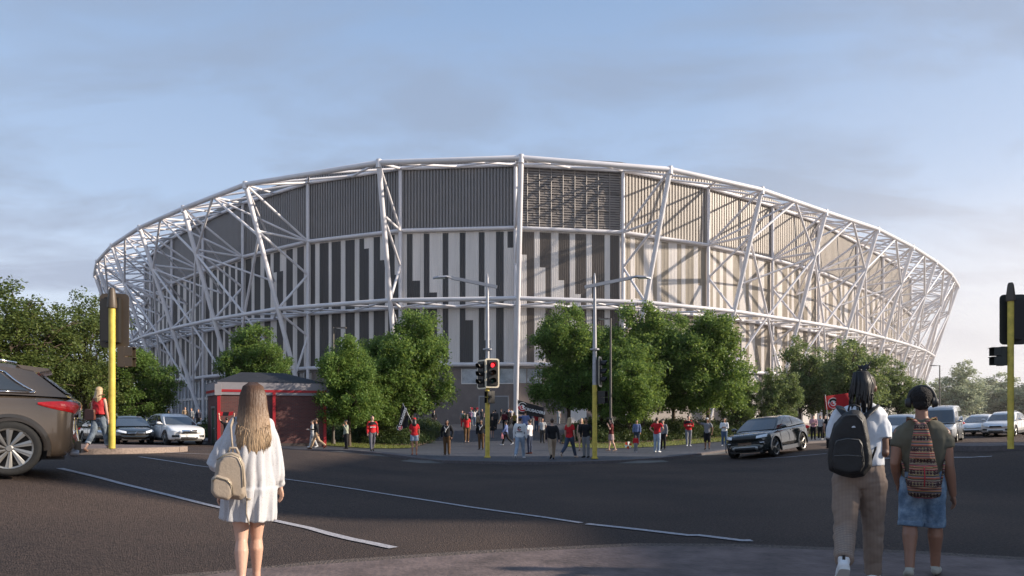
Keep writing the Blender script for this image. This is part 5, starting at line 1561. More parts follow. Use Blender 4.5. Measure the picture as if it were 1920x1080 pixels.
person(889,793,763,0,'fan in a white tee holding a scarf overhead by the stadium wall', WHT, DEN, ('short','black'), WHT, arms='up', d=66, group=F2)
person(883,792,767,170,'person in a lilac top beside the fan holding a scarf overhead', (.35,.22,.33), GRY, ('short','brown'), d=66.5, group=F2)
person(867,796,766,160,'person in a striped top left of the fan holding a scarf overhead', GRY, RED, ('short','black'), d=64, group=F2)
person(904,787,766,170,'person all in dark grey in front of the shutter door', (.06,.06,.065), (.06,.06,.065), ('short','black'), d=70, group=F2)
person(814,788,767,190,'person in a dark suit standing alone against the concrete wall', BLK, (.06,.05,.05), ('short','brown'), d=69, sleeve='long', group=F2, extra=lapel)
person(923,821,780,190,'woman in a long black coat walking down the path behind the yellow pole', BLK, ('skirt', BLK), ('long','brown'), (.5,.3,.25), fem=True, sleeve='long', walk=.15)
person(929,807,768,20,'person in a dark hoodie and trousers next to the long black coat', (.05,.05,.055), BLK, ('short','black'), sleeve='long', walk=.15, d=57, group=F2)
person(925,806,769,10,'person in all black walking beside the dark hoodie', BLK, BLK, ('short','black'), sleeve='long', d=58, group=F2)
person(940,790,766,90,'walker in a dark blazer and beige trousers passing the shutter door', BLK, TAN, ('short','brown'), BRN, walk=PW, sleeve='long', d=68, group=F2)
person(955,792,763,0,'person in a blue top at the foot of the central white column', BLU, BLK, ('short','brown'), d=66, group=F2)
person(959,791,762,20,'person in a white top hugging the one in blue at the central column', LGR, BLK, ('short','brown'), d=66.5, group=F2, arms='hold')
person(953,797,775,180,'person in a black coat just below the pair at the central column', BLK, BLK, ('short','black'), sleeve='long', d=62, group=F2)
def bag_at(J, t, label, col, side, sz=(.24,.10,.24), z=.55):
    s, dz = J['s'], J['dz']; M_ = t.matrix_basis
    b = thing('handbag', label, 'bag', t.location, t.rotation_euler.z)
    wr = J['arms'][side][2]; c = wr+V(side*.03,0,-.26)
    mb = MB(); mb.rings([[(c.x+x*sz[0]/2*k, c.y+y*sz[1]/2*k, c.z+z_) for x, y in ((-1,-1),(1,-1),(1,1),(-1,1))] for k, z_ in ((1.05,-.12),(1.1,-.05),(.95,.08),(.7,.13))]); mb.build('bag_body', cloth(col), b)
    mb = MB(); mb.tube([c+V(-.06,0,.12), c+V(-.04,0,.22), c+V(.04,0,.22), c+V(.06,0,.12)], .008, 6); mb.build('handle', cloth(col), b)
person(949,835,786,85,'woman in a blue tunic and black leggings carrying a pink bag across the path', BLU, BLK, ('bun','black'), WHT, fem=True, walk=.35, arms=('down','swingf'), sleeve='long', skin='M', extra=lambda J, t: (skirt(J, BLU, t, .80, 1.02, .19, nm='tunic_hem'), bag_at(J, t, 'pink bag carried by the woman in the blue tunic', (.6,.22,.24), -1)))
person(975,860,777,-10,'man in a white supporters shirt and blue cap walking away along the path', WHT, LDEN, ('cap','brown'), WHT, walk=.35, sleeve='long', extra=combo(lambda J, t: capo(J, (.03,.05,.16), t), chest_text('CRUSADERS', .045, BLK, False, 1.22, True),
    lambda J, t: shirt(J, False, GRY, t, 'none', z0=.86, infl=.030, vox=.018, nm='tied_jacket', amp=.02) if False else None))
person(993,851,785,60,'man in a white polo and dark jeans facing the man in the supporters shirt', WHT, NAVY, ('short','brown'), (.12,.04,.03), arms=('down','hold'))
person(985,842,777,10,'person in a blue jacket behind the man in the white polo', BLU, NAVY, ('short','brown'), sleeve='long', d=45)
person(1017,831,785,180,'young man in a grey printed tee and dark trousers facing us on the path', LGR, (.06,.055,.05), ('short','brown'), skin='M')
person(1035,862,780,8,'man in a black blazer and beige trousers walking away, nearest the kerb', BLK, (.36,.27,.19), ('short','brown'), BLK, walk=PW, arms=('swingb','swingb'), sleeve='long')
person(1068,858,778,-30,'blonde woman in a red tee and blue jeans walking right of the black flag', RED, (.06,.075,.11), ('long','blonde'), (.6,.45,.35), fem=True, walk=PW, extra=chest_text('BNZ', .04, BLK, False, 1.1))
person(1090,846,783,180,'blonde woman in black leaning on the man in the black sweater', BLK, ('shorts', TAN), ('long','blonde'), fem=True, sleeve='none')
person(1099,858,781,150,'man in a black sweater and grey trousers left of the right yellow pole', BLK, GRY, ('short','black'), BLK, arms='pocket', sleeve='long', skin='M')
person(1146,846,783,100,'woman in a black and red top and patterned skirt on the phone', (.10,.02,.02), ('skirt', (.30,.22,.22)), ('long','black'), (.45,.3,.22), fem=True, arms=('down','phone'), walk=.15)
person(1194,835,786,175,'adult in a blue sweater minding the child in the red jacket', BLU, NAVY, ('short','black'), arms=('down','down'), sleeve='long', skin='M')
ch_ = person(1192,848,814,170,'small child in a red jacket and grey trousers', RED, GRY, ('short','brown'), WHT, sleeve='long', H=.86, arms='down')
def trolley():
    g = G(1178, 843); t = thing('toy_windmill', 'red and white toy held out low beside the child in the red jacket', 'toy', g)
    mb = MB()
    for k in range(6):
        a = k*PI/3; mb.face([(0,0,.24),(.20*math.cos(a),.02,.24+.20*math.sin(a)),(.20*math.cos(a+.7),-.05,.24+.20*math.sin(a+.7))], k % 2)
    mb.ell((0,-.02,.24), (.04,.04,.04), mi=1); mb.build('sails', [cloth(RED), cloth(WHT)], t)
    mb = MB(); mb.tube([(0,0,0),(0,.02,.24)], .012, 6); mb.build('stick', cloth(BLK), t)
trolley()
person(1232,848,781,-25,'man in a red tee and pale jeans with hands on his hips', RED, LDEN, ('short','brown'), WHT, arms='hips', extra=chest_text('BNZ', .05, BLK, False, 1.15))
person(1243,843,785,160,'man in a grey sweater and black trousers behind the man with hands on hips', GRY, BLK, ('short','black'), sleeve='long')
person(1291,837,778,190,'man in a red and black rugby jersey with folded arms and white shoes', RED, (.20,.20,.22), ('short','black'), WHT, arms='crossed', sleeve='long', walk=.12, extra=jersey_yoke)
person(1326,843,782,170,'man in a pale cap and grey tee with one arm raised to the trees', GRY, ('kneeshorts', BLK), ('cap','black'), BLK, arms=('point','pocket'), skin='D', extra=lambda J, t: capo(J, LGR, t))
person(1358,836,783,175,'man in a white sweater with folded arms beside the dark off roader', WHT, DEN, ('short','black'), WHT, arms='crossed', sleeve='long', skin='M')
person(1525,825,786,185,'person in a pink sweater with folded arms behind the dark off roader', PNK, BLK, ('short','brown'), BLK, arms='crossed', sleeve='long', d=43)
person(1538,823,785,170,'person in white beside a friend in a blue tee near the red flag', LGR, BLK, ('short','black'), WHT, d=44)
person(1547,823,784,190,'person in a blue tee right of a friend in white near the red flag', (.10,.14,.22), BLK, ('short','black'), WHT, d=44)
person(871,800,770,20,'person in a dark green coat left of the fans near the shutter door', (.04,.07,.05), BLK, ('short','brown'), sleeve='long', d=60, group=F2)
person(879,806,770,150,'woman in a black top and pale skirt chatting left of the yellow pole', BLK, ('skirt', LGR), ('long','brown'), fem=True, d=56, group=F2)
person(896,812,773,60,'person in a tan coat chatting left of the yellow pole', TAN, BLK, ('short','black'), sleeve='long', d=54, group=F2)
person(997,800,772,10,'person in a navy jacket under the black flag', NAVY, GRY, ('short','black'), sleeve='long', d=59, group=F2)
person(1006,806,774,190,'person in a red tee under the black flag', RED, DEN, ('short','brown'), d=55, group=F2)
person(965,808,772,200,'person in a mustard top between the central column and the path', (.35,.24,.06), BLK, ('long','brown'), fem=True, d=55, group=F2)
person(946,803,772,350,'person in a maroon hoodie halfway up the path', (.14,.02,.03), BLK, ('short','black'), sleeve='long', d=57, group=F2)
person(1047,789,767,180,'person in pale clothes before the louvred door right of the central column', LGR, LGR, ('short','brown'), d=69, group=F2)
person(513,838,780,190,'person in a pale cap half hidden by the woman in the white dress', (.5,.3,.22), GRY, ('cap','brown'), fem=True, d=40, extra=lambda J, t: capo(J, LGR, t))
SF = person(425,826,768,0,'fan in black holding up a red scarf in front of the brick building', BLK, NAVY, ('short','black'), arms='up', sleeve='short', d=37)
def far_p(px, top, d, z, face, c1, c2, label, arms='down'):
    h = 1.72; g = V((px-960)/F*d, d, EYE+(HY-top)/F*d-h)
    t = thing('person', label, 'person', g, math.radians(face), 'people standing along the stadium podium')
    J = skeleton(h*.985, 0, arms, False); body_mesh(J, False, SK_L, t, .02); trousers(J, False, c2, t, 1, vox=.025); shirt(J, False, c1, t, 'long', vox=.025); hair(J, 'short', 'brown', t, 1, .02); shoes(J, BLK, t, .02)
for px, top, f, c1, c2, l in ((347,762,200,TAN,BLK,'person in a tan coat on the podium left of the brick building'),(359,764,170,LGR,GRY,'person in pale grey on the podium left of the brick building'),(372,766,180,(.05,.05,.07),BLK,'person in dark clothes on the podium nearest the brick building'),(316,767,180,BLK,BLK,'person in black on the podium behind the white crossover')):
    far_p(px, top, 62, 0, f, c1, c2, l)
for px, top, f, c1, c2, l in ((1423,771,180,(.06,.04,.04),BLK,'leftmost spectator above the dark off roader'),(1428,769,170,BLK,BLK,'taller spectator in black second from the left above the dark off roader'),(1434,770,190,(.05,.05,.06),BLK,'third spectator from the left above the dark off roader'),(1470,769,180,(.25,.12,.10),GRY,'spectator in a red brown top on the podium right of the thin tree trunk'),(1477,770,180,PNK,GRY,'spectator in pink on the podium'),(1483,769,200,(.35,.22,.20),GRY,'spectator in a dusty rose top on the podium'),(1494,770,180,BLK,LGR,'rightmost spectator in black on the podium')):
    far_p(px, top, 58, 0, f, c1, c2, l)
# low podium walls those people stand on
def podium(x0, x1, d, z, label):
    xa, xb = (x0-960)/F*d, (x1-960)/F*d; zb = gz((xa+xb)/2, d)-.4
    mb = MB(); mb.box(((xa+xb)/2, d+1.0, (z+zb)/2), (xb-xa, 3.0, z-zb)); o = mb.build('podium', M_conc, None); tag(o, label, 'podium')
podium(300, 382, 62, EYE+(HY-763)/F*62-1.72-.01, 'low concrete podium under the stadium foyer left of the brick building')
podium(1405, 1512, 58, EYE+(HY-770)/F*58-1.72-.01, 'low concrete podium behind the dark off roader')

# woman in the red top on the island
def red_woman():
    d = 17.2; g = V((186-960)/F*d, d, 0); g.z = EYE+(HY-848)/F*d
    t = thing('person', 'blonde woman in a red sleeveless top and rolled jeans walking past the left signal pole', 'person', g, math.radians(-8))
    J = skeleton(1.66, .28, ('down','down'), True); body_mesh(J, True, SK_L, t, .009)
    trousers(J, True, mat('worn_denim', (.10,.13,.17), .85, var=.4, vs=8, col2=(.25,.30,.35)), t, .86, vox=.012, infl=.008, nm='jeans')
    s, dz = J['s'], J['dz']
    mb = MB()
    for sd in (1,-1):
        knee, ank = J['legs'][sd][1:3]; mb.tube([knee.lerp(ank,.60), knee.lerp(ank,.74)], .068*s, 12)
    blob('jeans_cuff', mb, .012, cloth((.42,.44,.46)), t, smooth=1)
    def ex(mb):
        mb.eloft([(0,0,1.02*s+dz,.19*s,.14*s),(0,0,1.15*s+dz,.165*s,.13*s),(0,0,1.30*s+dz,.155*s,.12*s)], 18)
    shirt(J, True, mat('red_blouse', (.50,.018,.022), .7, var=.2, vs=8), t, 'none', z0=1.04, infl=.02, vox=.012, extra=ex, amp=.015, nm='blouse')
    mb = MB(); torso_prims(mb, J, True, .010, .92, 1.1); blob('vest', mb, .012, cloth(BLK), t)
    hair(J, 'long', 'blonde', t, 3, .009)
    for sd in (1,-1):
        hip, knee, ank, toe, heel = J['legs'][sd]; mb = MB(); mb.limb([(heel+V(0,0,.01),.034*s),(toe,.026*s)], 8); mb.tube([heel+V(0,-.01,.01), heel+V(0,-.01,-.03)], .014, 6); mb.tube([ank-V(0,0,.0), ank+V(0,0,.012)], .038*s, 10); blob('sandal', mb, .010, cloth((.30,.16,.11)), t, smooth=1)
    b = thing('handbag', 'brown leather shoulder bag on the hip of the woman in the red top', 'bag', g, math.radians(-8))
    mb = MB(); mb.rings([[(-.13+x*.13*k, -.13+y*.05, zz) for x, y in ((-1,-1),(1,-1),(1,1),(-1,1))] for k, zz in ((.9,.80),(1,.84),(1,1.0),(.92,1.06))]); blob('bag_body', mb, .012, mat('brown_leather', (.13,.045,.028), .5, var=.2, vs=9), b, smooth=2)
    mb = MB(); mb.tube([(-.20,-.12,1.02),(-.16,-.12,1.2),(-.05,-.14,1.3),(.10,-.08,1.42),(.13,.02,1.43)], .012, 6); mb.build('strap', MATS['brown_leather'], b, smooth=True)
red_woman()

# ---------------------------------------------------------------- flags and held scarf
def wavy(mb, P0, ux, uy, W_, H_, amp, ph=0, mi=0, nx=22, ny=10, sag=0., taper=0.):
    g = []; nn = ux.cross(uy).normalized()
    for j in range(ny+1):
        row = []
        for i in range(nx+1):
            u, v = i/nx, j/ny
            p = P0+ux*(u*W_)+uy*((v-.5*taper*u*(2*v-1))*H_)+nn*amp*math.sin(u*7+v*2+ph)*u-Vector((0,0,sag*u*u)); row.append(p)
        g.append(row)
    for a, b in zip(g, g[1:]):
        for k in range(nx): mb.face([a[k], a[k+1], b[k+1], b[k]], mi)
# black flag over the path (photo 970-1020, 750-783)
fd = 45.0
a0 = P(971,750,fd); b0 = P(971,775,fd)
FL = thing('flag', 'large black supporters flag flying over the path with white lettering', 'flag', a0)
ux = (P(1020,777,fd)-P(971,766,fd)).normalized(); uy = Vector((0,0,1))
base = P(971,776,fd)-a0
mb = MB(); wavy(mb, base, ux, uy, 1.72, .90, .05, taper=.25); fc = mb.build('flag_cloth', mat('black_flag_cloth', (.018,.016,.017), .8, var=.1), FL, smooth=True)
mb = MB(); mb.tube([P(969,843,fd)-a0+V(.3,0,0), P(970,748,fd)-a0], .02, 6); mb.build('flag_pole', M_galv, FL, smooth=True)
o_ = base+ux*1.12+uy*.42-Vector((0,.09,0))
place_text('lettering', 'CRUSADERS', .25, basis(o_, ux, uy), cloth(WHT), fc, bold=.008, depth=.002)
crusader_mark(fc, base+ux*.30+uy*.50-Vector((0,.09,0)), ux, uy, .56, WHT)
# drooping flag of the woman in the red cap
fd = 33.5
a0 = P(755,756,fd)
FL2 = thing('flag', 'black supporters flag drooping from a pole held by the woman in the red cap', 'flag', a0)
mb = MB(); mb.tube([V(0,0,0), P(776,798,fd)-a0], .014, 6); mb.build('flag_pole', M_galv, FL2, smooth=True)
dn = (P(747,808,fd)-a0).normalized(); pd = (P(776,798,fd)-a0).normalized()
mb = MB(); g = []
for j in range(9):
    row = []
    for i in range(15):
        u, v = i/14, j/8
        st = pd*v*.62; e = (P(744+22*v,808-8*v,fd)-a0); p = st.lerp(e, u)+V(0,.05*math.sin(v*9+u*3),0); row.append(p)
    g.append(row)
for a, b in zip(g, g[1:]):
    for k in range(14): mb.face([a[k], a[k+1], b[k+1], b[k]])
fc2 = mb.build('flag_cloth', MATS['black_flag_cloth'], FL2, smooth=True)
lx = (P(760,770,fd)-P(750,800,fd)).normalized(); ly = Vector((-lx.z, 0, lx.x))
place_text('lettering', 'CRUSADERS', .16, basis(P(756.5,781,fd)-a0-V(0,.12,0), lx, ly), cloth(WHT), fc2, bold=.005, depth=.002)
crusader_mark(fc2, P(750,801,fd)-a0-V(0,.12,0), lx, ly, .26, WHT)
# red flag behind the man in white
fd = 30.0; a0 = P(1548,742,fd)
FL3 = thing('flag', 'red supporters flag rising behind the shoulder of the man in the white tee', 'flag', a0)
mb = MB(); ux = (P(1592,738,fd)-P(1548,744,fd)).normalized(); wavy(mb, V(0,0,-.62), ux, V(-.1,0,1).normalized(), 1.05, .60, .04); fc3 = mb.build('flag_cloth', mat('red_flag_cloth', (.50,.018,.022), .75, var=.15, vs=3), FL3, smooth=True)
mb = MB(); mb.tube([V(-.02,0,.05), P(1556,822,fd)-a0], .016, 6); mb.build('flag_pole', M_galv, FL3)
crusader_mark(fc3, V(.30,-.07,-.32), ux, V(0,0,1), .42, WHT)
FB = person(1556,838,780,10,'person waving the red flag, hidden behind the man in the white tee', BLK, BLK, ('short','black'), d=30.5)
# scarves held overhead
def held_scarf(px0, px1, y, d, label, col):
    a, b = P(px0, y, d), P(px1, y, d); c = (a+b)/2; t = thing('scarf', label, 'scarf', c)
    mb = MB(); n = 10
    g = [[(a-c).lerp(b-c, i/n)+V(0, -.05*j, -.10*j-.05*math.sin(PI*i/n)) for i in range(n+1)] for j in range(3)]
    for p, q in zip(g, g[1:]):
        for k in range(n): mb.face([p[k], p[k+1], q[k+1], q[k]], 1 if 3 <= k <= 6 else 0)
    mb.build('knit', [cloth(col), cloth(BLK)], t)
held_scarf(410, 438, 771, 37, 'red and black scarf held up before the brick building', RED)
held_scarf(883, 897, 763.5, 66, 'red scarf held overhead by the fan in the white tee', (.35,.03,.04))

# ---------------------------------------------------------------- foreground people
def node_mat(name, fn, rough=.8, spec=.25):
    m = bpy.data.materials.new(name); m.use_nodes = True; nt = m.node_tree; b = nt.nodes['Principled BSDF']
    b.inputs['Roughness'].default_value = rough; b.inputs['Specular IOR Level'].default_value = spec
    fn(nt, nt.links, b, ND(nt, 'ShaderNodeTexCoord')); return m
def ramp(nt, stops, const=False):
    r = ND(nt, 'ShaderNodeValToRGB'); cr = r.color_ramp
    if const: cr.interpolation = 'CONSTANT'
    while len(cr.elements) < len(stops): cr.elements.new(.5)
    for e, (p, c) in zip(cr.elements, stops): e.position = p; e.color = (*c, 1)
    return r
def f_dress(nt, L, b, tc):
    v = ND(nt, 'ShaderNodeTexVoronoi'); v.inputs['Scale'].default_value = 80; L.new(tc.outputs['Object'], v.inputs['Vector'])
    r = ramp(nt, [(0,(.22,.19,.17)),(.16,(.34,.32,.31)),(.26,(.50,.50,.515)),(1,(.46,.46,.48))]); L.new(v.outputs['Distance'], r.inputs[0])
    L.new(r.outputs[0], b.inputs['Base Color'])
    n = ND(nt, 'ShaderNodeTexNoise'); n.inputs['Scale'].default_value = 30; n.inputs['Detail'].default_value = 5; L.new(tc.outputs['Object'], n.inputs['Vector'])
    mx = ND(nt, 'ShaderNodeMath', operation='ADD'); L.new(n.outputs['Fac'], mx.inputs[0]); L.new(v.outputs['Distance'], mx.inputs[1])
    p = ND(nt, 'ShaderNodeBump'); p.inputs['Strength'].default_value = .2; p.inputs['Distance'].default_value = .002; L.new(mx.outputs[0], p.inputs['Height']); L.new(p.outputs[0], b.inputs['Normal'])
M_dress = node_mat('white_eyelet_cotton', f_dress, .9)
def f_hair(nt, L, b, tc):
    s = ND(nt, 'ShaderNodeSeparateXYZ'); L.new(tc.outputs['Object'], s.inputs[0])
    mr = ND(nt, 'ShaderNodeMapRange'); mr.inputs[1].default_value = 1.22; mr.inputs[2].default_value = 1.62; L.new(s.outputs['Z'], mr.inputs[0])
    r = ramp(nt, [(0,(.40,.29,.185)),(.35,(.27,.175,.105)),(.65,(.12,.068,.040)),(1,(.085,.046,.028))]); 
    mp = ND(nt, 'ShaderNodeMapping'); mp.inputs['Scale'].default_value = (70,70,3); L.new(tc.outputs['Object'], mp.inputs[0])
    n = ND(nt, 'ShaderNodeTexNoise'); n.inputs['Scale'].default_value = 1.4; n.inputs['Detail'].default_value = 4; L.new(mp.outputs[0], n.inputs['Vector'])
    ad = ND(nt, 'ShaderNodeMath', operation='MULTIPLY_ADD'); ad.inputs[1].default_value = .5; L.new(n.outputs['Fac'], ad.inputs[0]); 
    sb = ND(nt, 'ShaderNodeMath', operation='SUBTRACT'); sb.inputs[1].default_value = .25; L.new(mr.outputs[0], sb.inputs[0]); L.new(sb.outputs[0], ad.inputs[2])
    L.new(ad.outputs[0], r.inputs[0]); L.new(r.outputs[0], b.inputs['Base Color'])
    p = ND(nt, 'ShaderNodeBump'); p.inputs['Strength'].default_value = .6; p.inputs['Distance'].default_value = .01; L.new(n.outputs['Fac'], p.inputs['Height']); L.new(p.outputs[0], b.inputs['Normal'])
M_ombre = node_mat('ombre_hair', f_hair, .45, .4)
def f_check(nt, L, b, tc):
    s = ND(nt, 'ShaderNodeSeparateXYZ'); L.new(tc.outputs['Object'], s.inputs[0]); out = []
    for ax, k in (('X', 620), ('Z', 620)):
        m1 = ND(nt, 'ShaderNodeMath', operation='MULTIPLY'); m1.inputs[1].default_value = k; L.new(s.outputs[ax], m1.inputs[0])
        m2 = ND(nt, 'ShaderNodeMath', operation='SINE'); L.new(m1.outputs[0], m2.inputs[0]); out.append(m2)
    mx = ND(nt, 'ShaderNodeMath', operation='MAXIMUM'); L.new(out[0].outputs[0], mx.inputs[0]); L.new(out[1].outputs[0], mx.inputs[1])
    r = ramp(nt, [(0,(.32,.245,.195)),(.6,(.29,.22,.175)),(1,(.17,.125,.10))]); L.new(mx.outputs[0], r.inputs[0])
    L.new(r.outputs[0], b.inputs['Base Color'])
M_check = node_mat('brown_check_wool', f_check, .9)
def f_denim(nt, L, b, tc):
    n = ND(nt, 'ShaderNodeTexNoise'); n.inputs['Scale'].default_value = 7; n.inputs['Detail'].default_value = 7; n.inputs['Roughness'].default_value = .7; L.new(tc.outputs['Object'], n.inputs['Vector'])
    r = ramp(nt, [(.3,(.06,.10,.16)),(.5,(.14,.21,.30)),(.7,(.32,.41,.50))]); L.new(n.outputs['Fac'], r.inputs[0]); L.new(r.outputs[0], b.inputs['Base Color'])
M_denim = node_mat('blue_denim', f_denim, .9)
def f_woven(nt, L, b, tc):
    s = ND(nt, 'ShaderNodeSeparateXYZ'); L.new(tc.outputs['Object'], s.inputs[0])
    m1 = ND(nt, 'ShaderNodeMath', operation='MULTIPLY'); m1.inputs[1].default_value = 7.3; L.new(s.outputs['Z'], m1.inputs[0])
    fr = ND(nt, 'ShaderNodeMath', operation='FRACT'); L.new(m1.outputs[0], fr.inputs[0])
    C = dict(r=(.34,.05,.06), k=(.04,.03,.03), c=(.36,.28,.21), o=(.34,.14,.07), g=(.12,.12,.10), y=(.34,.27,.12), p=(.28,.13,.14), b=(.12,.12,.16))
    seq = 'krcokyrpkcgkorcbkyrckpoc'; st = [(i/len(seq), C[c]) for i, c in enumerate(seq)]
    r = ramp(nt, st, True); L.new(fr.outputs[0], r.inputs[0])
    ck = ND(nt, 'ShaderNodeTexVoronoi', distance='MANHATTAN'); ck.inputs['Scale'].default_value = 42; ck.inputs['Randomness'].default_value = 0; L.new(tc.outputs['Object'], ck.inputs['Vector'])
    r2 = ramp(nt, [(0,(.50,.42,.16)),(.22,(.04,.03,.03)),(.42,(.48,.38,.28)),(.52,(.05,.03,.03))], True); L.new(ck.outputs['Distance'], r2.inputs[0])
    m3 = ND(nt, 'ShaderNodeMath', operation='MULTIPLY'); m3.inputs[1].default_value = 10.4; L.new(s.outputs['Z'], m3.inputs[0])
    f3 = ND(nt, 'ShaderNodeMath', operation='FRACT'); L.new(m3.outputs[0], f3.inputs[0])
    g3 = ND(nt, 'ShaderNodeMath', operation='GREATER_THAN'); g3.inputs[1].default_value = .62; L.new(f3.outputs[0], g3.inputs[0])
    mx = ND(nt, 'ShaderNodeMixRGB'); L.new(g3.outputs[0], mx.inputs[0]); L.new(r.outputs[0], mx.inputs[1]); L.new(r2.outputs[0], mx.inputs[2])
    L.new(mx.outputs[0], b.inputs['Base Color'])
M_woven = node_mat('woven_pattern_cloth', f_woven, .95)
M_tan = mat('taupe_leather', (.31,.255,.20), .5, var=.08, vs=6, bump=.15, bs=60)
M_nylon = mat('black_nylon', (.014,.013,.013), .6, var=.15, vs=12, bump=.25, bs=120)
M_tee = mat('white_tee', (.66,.68,.72), .9, var=.05, vs=20)
M_olive = mat('olive_tee', (.105,.098,.070), .9, var=.08, vs=9)
def FGscale(cx, fy, d): return (cx, fy, d, F/d)

# --- woman in the white dress
def woman():
    d = 5.5; cx, fy = 467, 1112; k = F/d
    ca = math.cos(math.atan2(cx-960, F))
    def Q(px, py, y=0.): return V((px-cx)/k*ca, y, (fy-py)/k)
    loc = V((cx-960)/F*d, d, EYE+(HY-fy)/F*d)
    t = thing('person', 'woman in a white eyelet dress with long ombre hair walking away from us', 'person', loc, -math.atan2(loc.x, loc.y))
    J = skeleton(1.66, .13, ('down','down'), True, inward=.62); s, dz = J['s'], J['dz']
    # arms from the photo
    for sd, el, wr in ((1, Q(520,868,-.02), Q(527,915,.02)), (-1, Q(424,866,-.01), Q(414,920,.05))):
        A = J['arms'][sd]; A[0] = Q(500 if sd > 0 else 442, 796); A[1] = el; A[2] = wr; A[3] = (wr-el).normalized()
    J['head'] = J['head']+V(.03,0,-.002)
    body_mesh(J, True, SK_L, t, .0075)
    mb = MB(); n = 72; rs = []
    rr = random.Random(4); ph = [rr.uniform(0, 6.28) for _ in range(4)]
    def pl(q, tt): return 1+tt*(.055*math.sin(11*q+ph[0])+.035*math.sin(17*q+ph[1]+tt*2)+.03*math.sin(6*q+ph[2]))
    for px, py, w, dp, a in ((470,783,16,.07,0),(470,790,34,.085,0),(470,800,38,.105,.1),(470,825,41,.13,.25),(470,860,42,.15,.45),(470,890,44,.165,.7),(469,912,45,.17,.9),(468,915,47,.19,1.1),(467,940,47,.20,1.3),(466,960,46,.195,1.5),(465,974,46,.19,1.6)):
        c = Q(px, py); ring_ = []
        for q in range(n):
            an = 2*PI*q/n; f_ = pl(an, a)
            ring_.append((c.x+w/k*f_*math.cos(an), -.01+dp*f_*math.sin(an), c.z-(.012*math.cos(an) if py > 950 else 0)))
        rs.append(ring_)
    mb.rings(rs)
    for sd in (1,-1):
        A = J['arms'][sd]
        if sd > 0: L_ = [(Q(500,797),.062),(Q(508,825,-.01),.066),(Q(513,860,-.02),.078),(Q(515,892,-.01),.084),(Q(526,908,.01),.040)]
        else: L_ = [(Q(442,797),.062),(Q(432,825,-.01),.072),(Q(421,850,.0),.086),(Q(413,868,.02),.084)]
        mb.limb(L_, 14)
        if sd < 0: mb.tube([Q(420,848,0), Q(408,876,.02)], [.06,.088], 16)
    blob('dress', mb, .0085, M_dress, t, smooth=2, shape=lambda p, n_: p+n_*(.015*(abs(noise.noise(Vector((p.x*15, p.y*15, p.z*1.6))))*1.8-.3)+.008*noise.noise(Vector((p.x*6+4, p.y*6, p.z*5)))))
    # hair
    hd = J['head']; mb = MB(); r = random.Random(8)
    mb.ell(hd+V(0,-.014,.036)*s, (.082*s,.10*s,.092*s), 18, 12); mb.ell(hd+V(0,-.03,-.03)*s, (.080*s,.080*s,.10*s), 16, 10)
    strands = MB()
    for j in range(1300):
        a = r.uniform(-1.5, 1.5); q = math.sin(a); c_ = math.cos(a); ln = r.uniform(.80,1.06)*(1-.20*abs(q)); rr_ = r.uniform(1.0,1.12)
        wv = r.uniform(-.008,.008)
        p = [hd+V(q*.03, -.012-.02*c_, .128), hd+V(q*.066*rr_, -c_*.075*rr_-.014, .095), hd+V(q*.085*rr_, -c_*.105*rr_-.012, .03), hd+V(q*.094*rr_, -c_*.104*rr_-.020, -.07), hd+V(q*.101*rr_+wv*.5, (-c_*.092-.045)*rr_, -.15), hd+V(q*.108*rr_+wv, (-c_*.078-.070)*rr_, -.23), hd+V(q*.113+wv*1.5, (-c_*.068-.088)*rr_, -.32*ln), hd+V(q*.114+wv*2.5, -c_*.06-.100-.01*r.random(), -.40*ln), hd+V(q*.110+wv*3.5, -c_*.055-.104, -.455*ln)]
        strands.tube(p, [.002,.0038,.0045,.0048,.0048,.0046,.004,.003,.001], 4)
    for j in range(60):
        a = r.uniform(-1.45, 1.45); q = math.sin(a); y0 = -math.cos(a)
        ln = r.uniform(.84,1.0)*(1-.22*abs(q)); x0 = q*.070
        end = V(q*.115, y0*.04-.10, -.37*ln)
        p = [hd+V(x0*.5, -.02, .105), hd+V(x0*1.1, y0*.09-.01, .03), hd+V(q*.088, y0*.095-.01, -.08), hd+V(q*.095, y0*.075-.045, -.16), hd+V(q*.10, y0*.06-.065, -.24), hd+V(q*.10, y0*.05-.075, -.33)]
        mb.tube(p, [.010,.015,.016,.016,.010,.003], 6)
    blob('hair', mb, .0065, M_ombre, t, smooth=1, amp=.005, nsc=(55,55,4))
    strands.build('hair_strands', M_ombre, t, smooth=True)
    for sd in (1,-1):
        hip, knee, ank, toe, heel = J['legs'][sd]; mb = MB(); mb.limb([(heel+V(0,0,.006),.032),(toe+V(0,0,-.004),.030)], 8); mb.tube([ank-V(0,0,.0), ank+V(0,0,.014)], .036, 12); blob('sandal', mb, .008, cloth((.32,.17,.10)), t, smooth=1)
    # glasses edge
    mb = MB(); mb.tube([hd+V(.076,0,.012), hd+V(.07,.09,.012)], .003, 5); mb.lathe([(.026,0),(.03,0),(.03,.004)], 16, 'Y', tuple(hd+V(.042,.095,.004))); mb.build('glasses', M_blk, t)
    # backpack
    b = thing('backpack', 'small taupe leather backpack hanging from the left shoulder of the woman in white', 'backpack', loc, -math.atan2(loc.x, loc.y))
    def rbox(pts, y0, y1, nm, m, vox=.008, par=b, sm=8):
        mb = MB(); c = sum(pts, Vector())/len(pts)
        rs = []
        for y, f in ((y0,.80),(y0+(y1-y0)*.25,1.),(y0+(y1-y0)*.75,1.),(y1,.92)):
            rs.append([(lerp(c.x,p.x,f), y, lerp(c.z,p.z,f)) for p in pts])
        mb.rings(rs); return blob(nm, mb, vox, m, par, smooth=sm)
